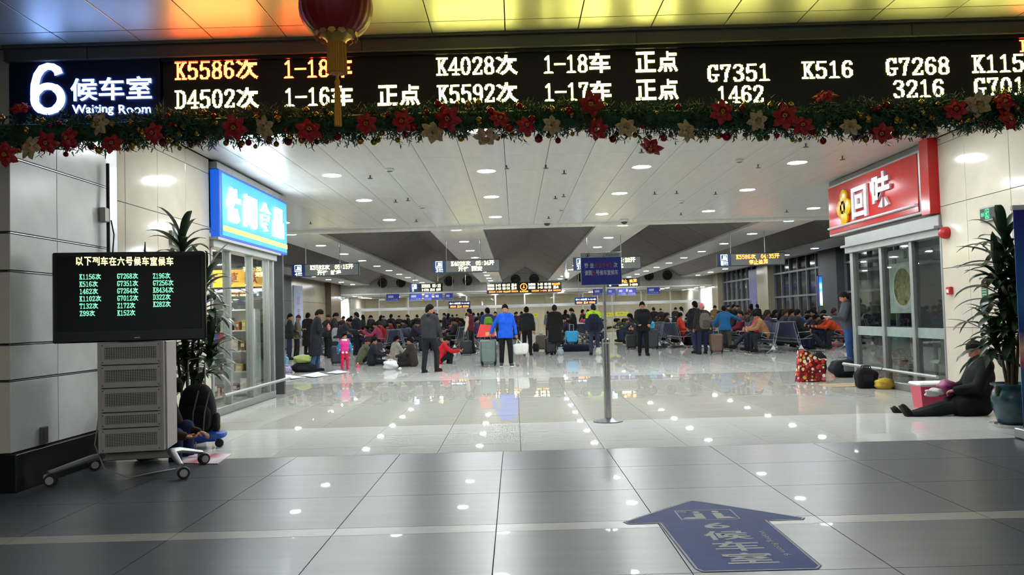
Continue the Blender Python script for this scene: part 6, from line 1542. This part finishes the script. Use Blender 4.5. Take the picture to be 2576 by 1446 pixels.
# sleeping man on the right
fs_ = figure('sleeper', dict(lean=-8, legL=(84, 6, 6), legR=(80, 14, 8), armL=(28, 6, 52, -22), armR=(26, 4, 56, -24), head=(34, 8), ground=.13, foot=(0, .5, .8), curl=60), 1.72, 1.22, 'mid', .014, 'cap')
sl = thing('x', 'x', 'x'); bpy.data.objects.remove(sl)
t = person(fs_, 'man in black clothes and a black beanie asleep sitting on the floor by the plant', (5.75, 10.28, 0), math.radians(84), '#121214', '#17171a', '#101011', '#22211f', '#2c2b28', hairname='beanie')
for nm in 'R': pass
an = fs_['J']['R'][2]; kn = fs_['J']['R'][1]; d_ = (kn - an).normalized(); MB().tube([an + d_ * .05, an + d_ * .085], .062, 14).build('white_sock', m_plainwhite, t, 60)
bx = P(2320, 1008)
q = thing('plastic_box', 'pink plastic storage box with a white lid beside the sleeping man', 'storage box', (5.60, 11.0, 0), math.radians(-4))
m_pink = mat('pink_translucent_plastic', '#d4506c', .3, 0, .08, 5)
MB().add([(-.22, -.14, 0), (.22, -.14, 0), (.22, .14, 0), (-.22, .14, 0), (-.25, -.17, .30), (.25, -.17, .30), (.25, .17, .30), (-.25, .17, .30)], [(0, 3, 2, 1), (0, 1, 5, 4), (1, 2, 6, 5), (2, 3, 7, 6), (3, 0, 4, 7), (4, 5, 6, 7)]).build('box_body', m_pink, q)
MB().box((0, 0, .325), (.55, .38, .05), 0, .02).build('lid', m_plainwhite, q); MB().box((.24, -.1, .30), (.05, .1, .05), 0, .01).build('latch', mat('red_latch', '#b0202c', .4), q)
softbag('purple_bag', 'purple and orange bag in the lap of the sleeping man', 'bag', (5.46, 10.42, .22), .4, (.12, .10, .10), mat('purple_orange_print', '#8a3068', .5, 0, .7, 6), '#3a2a86', .8, 4, handles=False)
softbag('white_plastic_bag', 'crumpled white plastic bag on the lap of the sleeping man', 'plastic bag', (5.20, 10.25, .235), .2, (.11, .06, .05), mat('white_plastic_film', '#cdcdcb', .35, 0, .1, 12, .4, 30), None, .9, 8, handles=False, lump=.25)
# bags by the right shop
def floral():
    m = bpy.data.materials.new('floral_oilcloth'); m.use_nodes = True; nt = m.node_tree; b = nt.nodes['Principled BSDF']
    tc = nt.nodes.new('ShaderNodeTexCoord'); vo = nt.nodes.new('ShaderNodeTexVoronoi'); vo.inputs['Scale'].default_value = 15
    sp_ = nt.nodes.new('ShaderNodeSeparateColor'); rp = nt.nodes.new('ShaderNodeValToRGB'); rp.color_ramp.interpolation = 'CONSTANT'; el = rp.color_ramp.elements
    cols = [(0, '#8c1c24'), (.2, '#c9402a'), (.34, '#d8d0a8'), (.46, '#b04a3c'), (.6, '#c8a648'), (.72, '#d0606c'), (.84, '#e6e6d4')]
    while len(el) > 1: el.remove(el[-1])
    for i, (p_, c_) in enumerate(cols):
        e = el[0] if i == 0 else el.new(p_); e.position = p_; e.color = lin(c_) + (1,)
    r2 = nt.nodes.new('ShaderNodeValToRGB'); r2.color_ramp.elements[0].position = .46; r2.color_ramp.elements[1].position = .56; r2.color_ramp.elements[0].color = (1, 1, 1, 1); r2.color_ramp.elements[1].color = (0, 0, 0, 1)
    mx = nt.nodes.new('ShaderNodeMix'); mx.data_type = 'RGBA'; mx.inputs[6].default_value = lin('#5a1016') + (1,)
    nt.links.new(tc.outputs['Object'], vo.inputs['Vector']); nt.links.new(vo.outputs['Color'], sp_.inputs[0]); nt.links.new(sp_.outputs[0], rp.inputs[0])
    nt.links.new(vo.outputs['Distance'], r2.inputs[0]); nt.links.new(r2.outputs[0], mx.inputs[0]); nt.links.new(rp.outputs[0], mx.inputs[7]); nt.links.new(mx.outputs[2], b.inputs['Base Color']); b.inputs['Roughness'].default_value = .25
    return m
m_flor = floral()
fl0 = P(2043, 960)
q = thing('floral_bag', 'large red floral shopping bag standing on the floor by the noodle shop', 'bag', fl0, .1)
pr = [(-.27, 0), (.26, 0), (.24, .30), (.30, .42), (.20, .41), (.02, .50), (-.06, .58), (-.20, .60)]
MB().prism(pr, .16, 0, tr(0, -.02, 0)).build('bag_body', m_flor, q); MB().prism([(.0, .02), (.23, .02), (.22, .32), (.14, .34), (.05, .28)], .05, 0, tr(0, -.075, 0)).build('front_flap', m_flor, q); MB().prism([(-.14, .02), (.0, .02), (.04, .42), (-.05, .45)], .04, 0, tr(0, -.065, 0)).build('front_fold', m_flor, q)
MB().tube([(-.20, .06, .60), (-.06, .06, .58), (.02, .06, .50), (.20, .06, .41), (.30, .06, .42)], .008, 6).build('seam', mat('pink_piping', '#c98a8a', .4), q, 60)
softbag('black_handbag', 'black leather bag with looped handles behind the floral bag', 'bag', P(2060, 938), .1, (.17, .10, .21), '#1f2123', '#17181a', .55, 3)
q = P(2148, 968); cdx = thing('cardboard_sheet', 'flattened brown cardboard sheet under the black bags', 'cardboard', (q[0], q[1], 0), .0)
MB().box((-.05, -.05, .006), (.95, .62, .01)).build('sheet', mat('brown_cardboard', '#a08a6a', .85), cdx); MB().box((-.05, -.05, .0125), (.93, .012, .003)).build('crease', mat('cardboard_crease', '#7c6a50', .9), cdx)
p = P(2120, 948)
softbag('duffel_bag', 'dark navy duffel bag slumped beside the shop handrail', 'bag', (p[0] + .05, p[1], .011), .2, (.32, .19, .17), '#16181e', '#6a6c72', .8, 5)
p = P(2180, 976); softbag('black_rucksack', 'black rucksack lying in front of the shop handrail', 'rucksack', (p[0], p[1], .011), -.1, (.175, .13, .165), '#121214', '#1c1c20', .6, 6)
p = P(2158, 972); q = thing('drink_can', 'tall yellow drink can beside the black rucksack', 'can', (p[0] - .03, p[1] - .02, .011)); MB().lathe([(0, 0), (.026, 0), (.030, .012), (.030, .17), (.026, .185), (0, .185)], 18).build('can_body', mat('olive_yellow_tin', '#9a8a2a', .3, .5), q, 40); MB().lathe([(.026, .186), (.022, .192), (0, .192)], 18).build('can_lid', m_steel, q, 40)
p = P(2225, 978); softbag('yellow_bag', 'yellow plastic bag lying open by the handrail', 'bag', (p[0], p[1], 0), .3, (.16, .12, .09), mat('yellow_plastic', '#b0942a', .35, 0, .2, 10, .2), '#2a2620', .75, 9, handles=False)
p = P(2205, 972); softbag('orange_pouch', 'small orange pouch between the black rucksack and the yellow bag', 'pouch', (p[0] - .02, p[1] + .05, 0), .1, (.05, .06, .12), '#a8502a', '#7a3418', .7, 2, handles=False)
# things on the floor to the left
p = P(758, 936); softbag('green_bundle', 'pale green bag lying on black luggage left of the long-coated man', 'bag', (p[0] + .05, p[1], .26), .1, (.26, .16, .11), mat('pale_green_nylon', '#92a45c', .5, 0, .1, 8, .3), None, .8, 3, handles=False)
softbag('black_holdall', 'black holdall on the floor under the pale green bag', 'bag', (p[0] + .08, p[1] + .0, 0), .05, (.34, .17, .13), '#15151a', '#202026', .7, 7)
p = P(722, 938); softbag('lilac_bag', 'lilac plastic bag beside the yellow trolley at the shop corner', 'plastic bag', p, .2, (.13, .10, .10), mat('lilac_film', '#a894bc', .4, 0, .15, 12, .3), None, .85, 5, True)
p = P(716, 922); softbag('turquoise_bag', 'blue and white plastic bag behind the lilac bag', 'plastic bag', p, 0, (.12, .09, .17), mat('turquoise_white_print', '#5a9ab8', .4, 0, .6, 6), None, .7, 6, True)
p = P(697, 936); q = thing('folding_stool', 'small yellow folding frame at the corner of the snack shop', 'stool', p, .1)
for z in (.06, .3): MB().box((0, 0, z), (.24, .2, .035), 0, .008).build('yellow_bar', mat('yellow_plastic_frame', '#c79a16', .4), q)
for x in (-.1, .1): MB().cyl((x, -.08, 0), (x, .08, .32), .012, 8).build('leg', m_steel, q); MB().cyl((x, .08, 0), (x, -.08, .32), .012, 8).build('leg', m_steel, q)
def paper(lab, pts_, col='#cfcfd2'):
    w_ = [on_floor(*p_) for p_ in pts_]; cx, cy = sum(a[0] for a in w_) / len(w_), sum(a[1] for a in w_) / len(w_)
    n = len(w_); v = [(a[0] - cx, a[1] - cy, .004 + .02 * (i % 2)) for i, a in enumerate(w_)]
    o = MB().add(v + [(x, y, z + .004) for x, y, z in v], [tuple(range(n))[::-1], tuple(range(n, 2 * n))] + [(i, (i + 1) % n, n + (i + 1) % n, n + i) for i in range(n)]).build('paper_sheet', cloth(col), None, None, (cx, cy, 0)); tag(o, lab, 'paper')
paper('crumpled white paper at the foot of the snack shop window', [(698, 952), (735, 955), (770, 949), (715, 944)])
paper('white newspaper sheet spread in front of the pale green bag', [(752, 945), (790, 951), (828, 944), (800, 938)])
paper('folded white sheet on the floor beside the child', [(820, 938), (848, 942), (880, 936), (850, 933)])
p = P(982, 930); softbag('white_carrier_bag', 'white knotted plastic carrier bag on the floor before the boy', 'plastic bag', p, 0, (.20, .13, .13), mat('white_carrier_film', '#d6d6d8', .35, 0, .06, 10, .5, 25), None, .85, 2, True, lump=.16)
p = P(1006, 932); o = MB().ball((0, 0, .045), (.05, .045, .045), 12, 9, 0, None, lambda v: v * (1 + .12 * math.sin(7 * v.x) * math.sin(6 * v.z + 1))).build('paper_ball', cloth('#d8d8d6'), None, 179, p); tag(o, 'small crumpled white paper ball beside the carrier bag', 'paper')
p = P(900, 925); q = thing('pink_bottle', 'small pink drinking bottle on the floor right of the child', 'bottle', p); MB().lathe([(0, 0), (.05, 0), (.055, .05), (.045, .10), (.02, .125), (0, .125)], 14).build('bottle_body', cloth('#c24a6a'), q, 50); MB().lathe([(.022, .12), (.022, .15), (0, .155)], 12).build('cap', m_plainwhite, q, 50)
# luggage in the middle distance
suitcase('dark navy suitcase leaning behind the child', P(850, 918), .2, '#23263a', .40, .56, .24)
suitcase('black suitcase standing behind the crouching woman in olive', P(948, 905), .1, '#17171a', .42, .55, .26)
suitcase('large black suitcase behind the walking man', P(1116, 893), -.1, '#1d1d21', .46, .64, .28)
suitcase('black trolley suitcase in front of the man with cream sleeves', P(1173, 893), .05, '#15151a', .44, .50, .26, .42)
q = thing('orange_carrier', 'orange shopping bag on the floor behind the black trolley suitcase', 'bag', P(1154, 868), 0); MB().box((0, 0, .17), (.42, .2, .34), 0, .02).build('bag_body', cloth('#c4561a'), q); MB().tube([(-.1, 0, .34), (-.05, 0, .46), (.05, 0, .46), (.1, 0, .34)], .01, 6).build('handle', cloth('#8a3a12'), q)
p = P(1440, 884); suitcase('bright sky blue suitcase resting on a dark bag', (p[0], p[1] + .1, .27), 0, '#2f97c8', .50, .46, .22, .30)
softbag('dark_holdall', 'dark blue holdall on the floor under the sky blue suitcase', 'bag', (p[0] + .2, p[1] + .1, 0), 0, (.62, .22, .145), '#171b2a', '#10131c', .5, 11)
suitcase('black suitcase beside the person in the long black coat', P(1385, 892), .1, '#131317', .40, .55, .26)
suitcase('grey-brown suitcase behind the long black coat', P(1362, 882), -.1, '#4a4038', .42, .58, .26)
softbag('black_tote', 'small black bag on the floor left of the long black coat', 'bag', P(1348, 884), 0, (.13, .10, .16), '#151517', None, .6, 12)
softbag('clear_plastic_bag', 'crumpled clear plastic bag at the feet of the long black coat', 'plastic bag', P(1410, 893), 0, (.10, .09, .12), mat('clear_film', '#9aa0a6', .3, 0, .15, 12, .5), None, .8, 13, True)
softbag('white_mesh_bag', 'white string bag with green fruit between the feet of the lime jacket', 'bag', P(1506, 893), 0, (.10, .09, .11), mat('string_bag_white', '#b9bcae', .5, 0, .4, 26), None, .85, 14, True)
suitcase('large dark grey suitcase right of the man in the black jacket', P(1640, 879), 0, '#26272a', .48, .72, .3)
softbag('light_blue_bag', 'light blue carrier bag standing on the dark grey suitcase', 'bag', (P(1640, 879)[0], P(1640, 879)[1], .80), 0, (.14, .08, .13), '#4aa6c4', '#2f86a4', .6, 15)
suitcase('small black suitcase left of the man in the black jacket', P(1588, 878), .1, '#17171a', .38, .52, .24)
suitcase('dark maroon suitcase pushed by the person in teal', P(1874, 861), 0, '#2a1a1e', .52, .66, .3)
suitcase('pink and purple suitcase in front of the woman in pink', P(1906, 864), .25, '#5c2a48', .52, .56, .3)
softbag('red_travel_bag', 'red travel bag on the floor beside the man in jeans', 'bag', P(2108, 858), 0, (.28, .18, .26), '#8c1624', '#5a0e18', .6, 16)
softbag('pink_tote', 'bright pink bag under the seat of the orange-red jacket', 'bag', P(1728, 868), 0, (.14, .10, .18), '#c22a5a', '#8a1c40', .6, 17)

# ---- the seated and standing crowd
rg = random.Random(21)
SE = [figure('seat%d' % i, po, 1.70, 1.15, 'short', .034, hr, seat=.46, detail=False) for i, (po, hr) in enumerate((
    (dict(lean=-6, legL=(86, 6, 84), legR=(84, 6, 80), armL=(22, 10, 50, -6), armR=(22, 10, 52, -6), head=(8, 0)), 'short'),
    (dict(lean=24, legL=(84, 8, 88), legR=(86, 8, 84), armL=(40, 10, 40, -8), armR=(42, 10, 40, -8), head=(22, 20)), 'short'),
    (dict(lean=-12, legL=(80, 8, 36), legR=(78, 4, 40), armL=(14, 12, 60, -14), armR=(14, 12, 62, -14), head=(20, -25)), 'short'),
    (dict(lean=6, legL=(88, 4, 90), legR=(86, 6, 86), armL=(26, 10, 70, -10), armR=(26, 10, 64, -12), head=(16, 0)), 'long'),
    (dict(lean=44, legL=(82, 10, 84), legR=(84, 10, 88), armL=(50, 12, 50, -14), armR=(52, 12, 48, -14), head=(40, 10)), 'short')))]
ST = [figure('far%d' % i, po, 1.70, 1.14, jk, .034, hr, detail=False) for i, (po, jk, hr) in enumerate((
    (dict(lean=2), 'mid', 'short'), (dict(lean=4, armL=(20, 10, 80, -10), armR=(18, 10, 76, -8), head=(22, 0)), 'mid', 'short'), (dict(lean=1, armL=(6, 8, 30, 0), head=(0, 40)), 'coat', 'long'), (dict(lean=6, legL=(16, 4, 20), legR=(-10, 4, 10), head=(6, -30)), 'short', 'cap')))]
DARK = [('black', '#141416'), ('charcoal', '#232326'), ('navy', '#181d2e'), ('dark brown', '#2a211c'), ('dark grey', '#2f3033'), ('dark green', '#1d261f'), ('dark purple', '#2a2036')]
BRIGHT = [('red', '#8c1a22'), ('maroon', '#5a1626'), ('maroon', '#5a1626'), ('white', '#b0ada8'), ('tan', '#6e563e'), ('pink', '#8c3450'), ('blue', '#234070'), ('green', '#24442f'), ('purple', '#3e2a4a'), ('grey', '#5c5c5c')]
used_lab = {}
def lab_of(col, what):
    k = 'person in a %s jacket %s' % (col, what); used_lab[k] = used_lab.get(k, 0) + 1; return k
# named sitters
def sit(loc, side, y, fi, label, jc, tc='#1d1f2a'):
    person(SE[fi], label, (loc[0] + side * .56, y, 0), -PI / 2 * side, jc, tc)
B = {(round(b[0], 2), round(b[1], 1)): b for b in BEN}
named = [((5.95, 32.8), 1, 31.8, 2, 'person in an orange-red jacket leaning back on the seats right of the black jacket', '#b0321c'),
         ((8.55, 27.1), -1, 26.1, 1, 'person in a tan jacket bent forward on the nearest seats', '#8a6444'),
         ((8.55, 27.1), -1, 26.8, 3, 'woman in a pink jacket on the nearest seats beside the tan jacket', '#c02a62'),
         ((8.55, 27.1), 1, 26.1, 2, 'person in dark clothes with legs stretched out on the nearest seats', '#17171a'),
         ((11.4, 28.5), -1, 27.4, 4, 'person in an orange-red coat doubled over by the windows', '#a83a1a'),
         ((11.4, 28.5), 1, 27.6, 0, 'person in dark clothes by the windows behind the orange-red coat', '#1a1b1d')]
taken = set()
for loc, sd, y, fi, lab, col in named:
    sit(loc, sd, y, fi, lab, col); taken.add((loc, sd, round((y - loc[1] + 1.3) / .65)))
cnt = 0
for bi, loc in enumerate(BEN):
    for sd in (-1, 1):
        for k in range(4):
            y = loc[1] - .975 + .65 * k
            if any(abs(loc[0] - n_[0][0]) < .1 and n_[1] == sd and abs(n_[2] - y) < .5 for n_ in named): continue
            if rg.random() < (.78 if loc[0] > -9 else .5):
                nm_, col = rg.choice(DARK) if rg.random() < .8 else rg.choice(BRIGHT)
                where = 'window-side' if loc[0] > 10 else 'right-hand' if loc[0] > 7 else 'inner right' if loc[0] > 5 else 'right aisle' if loc[0] > 0 else 'left aisle' if loc[0] > -3.5 else 'inner left' if loc[0] > -6 else 'left-hand'
                person(SE[rg.randrange(5)], 'seated person in a %s jacket on the %s seats, block %s, facing %s' % (nm_, where, ('one', 'two', 'three', 'four')[sum(1 for b2 in BEN[:bi] if b2[0] == loc[0])], 'left' if sd < 0 else 'right'), (loc[0] + sd * .56, y, 0), -PI / 2 * sd + rg.uniform(-.15, .15), col, rg.choice(['#17181d', '#1f2536', '#2a2a2c', '#23304a']), rg.choice([None, None, None, '#1c1411', '#2a1d16']), group='people seated in the hall')
                cnt += 1
# standing figures in the depth
stand = [(1092, 874, 0, 'charcoal', 'with a backpack beyond the walking man', AWAY), (1120, 862, 0, 'black', 'beyond the large black suitcase', LEFT), (930, 868, 1, 'black', 'in the dense group left of centre', RIGHT), (960, 862, 2, 'dark grey', 'in the dense group left of centre', AWAY), (985, 872, 0, 'black', 'raising an arm left of centre', AWAY), (1005, 858, 3, 'navy', 'deep in the left half of the hall', FACE), (1030, 862, 1, 'black', 'deep in the left half of the hall', LEFT),
         (1050, 856, 0, 'dark brown', 'far back left of centre', FACE), (1150, 850, 3, 'black', 'far back near the left direction sign', AWAY), (1205, 852, 0, 'charcoal', 'far back left of the centre aisle', AWAY), (1140, 846, 1, 'dark green', 'far back near the left direction sign', AWAY), (1380, 846, 0, 'grey', 'far back right of the centre aisle', AWAY), (1445, 862, 1, 'black', 'behind the sky blue suitcase', LEFT), (1467, 858, 0, 'maroon', 'left of the lime jacket', RIGHT), (1425, 856, 2, 'navy', 'behind the sky blue suitcase', AWAY),
         (1716, 846, 2, 'white', 'and dark scarf behind the orange-red jacket', LEFT), (1648, 852, 1, 'black', 'just right of the man in the black jacket', AWAY), (1848, 852, 0, 'black', 'standing among the seats behind the teal coat', RIGHT), (1862, 850, 3, 'charcoal', 'standing among the seats behind the teal coat', LEFT), (1893, 853, 2, 'pink', 'with a hood standing behind the pink suitcase', AWAY), (1908, 846, 0, 'black', 'standing by the skyline poster', AWAY), (2088, 842, 0, 'dark grey', 'standing below the lit advert', FACE), (1800, 850, 1, 'tan', 'standing behind the brown checked suitcase', FACE), (1835, 846, 0, 'dark brown', 'standing behind the teal coat', FACE),
         (800, 872, 0, 'black', 'in the row behind the long-coated man', RIGHT), (862, 866, 1, 'dark green', 'in the row behind the person leaning forward', RIGHT), (915, 874, 2, 'charcoal', 'right behind the man in the navy jacket', LEFT), (885, 872, 3, 'dark brown', 'in the row behind the navy jacket', FACE), (712, 880, 0, 'navy', 'far left behind the striped jumper', RIGHT), (1070, 872, 1, 'black', 'directly left of the walking man', AWAY), (1215, 868, 2, 'black', 'behind the red shopping bag', AWAY), (1248, 862, 0, 'dark grey', 'behind the man in the blue jacket', FACE)]
cd_ = dict(DARK + BRIGHT)
placed = []
def free_spot(p):
    for k in (1, 1.03, .97, 1.06, .94, 1.09, .91, 1.13, .88, 1.17, .85):
        q = (p[0] * k, p[1] * k, 0)
        if all(abs(q[0] - b2[0]) > 1.2 or abs(q[1] - b2[1]) > 1.75 for b2 in BEN) and all((q[0] - a[0]) ** 2 + (q[1] - a[1]) ** 2 > .36 for a in placed): break
    placed.append(q); return q
for x, y, fi, cn, wh, rz in stand:
    person(ST[fi], 'standing person in a %s jacket %s' % (cn, wh), free_spot(P(x, y)), rz + rg.uniform(-.4, .4), cd_[cn], rg.choice(['#17181d', '#1f2536', '#2a2a2c']))
for k in range(16):
    x = rg.uniform(-9, 10.5); y = rg.uniform(47.5, 53)
    if -1 < x < 2.2 and k % 2: continue
    nm_, col = rg.choice(DARK) if rg.random() < .7 else rg.choice(BRIGHT)
    person(ST[rg.randrange(4)], 'standing person in a %s jacket queueing at the far ticket gates' % nm_, free_spot((x, y, 0)), rg.choice([AWAY, AWAY, FACE, LEFT, RIGHT]) + rg.uniform(-.4, .4), col, '#1c1d24', group='people queueing at the far gates')
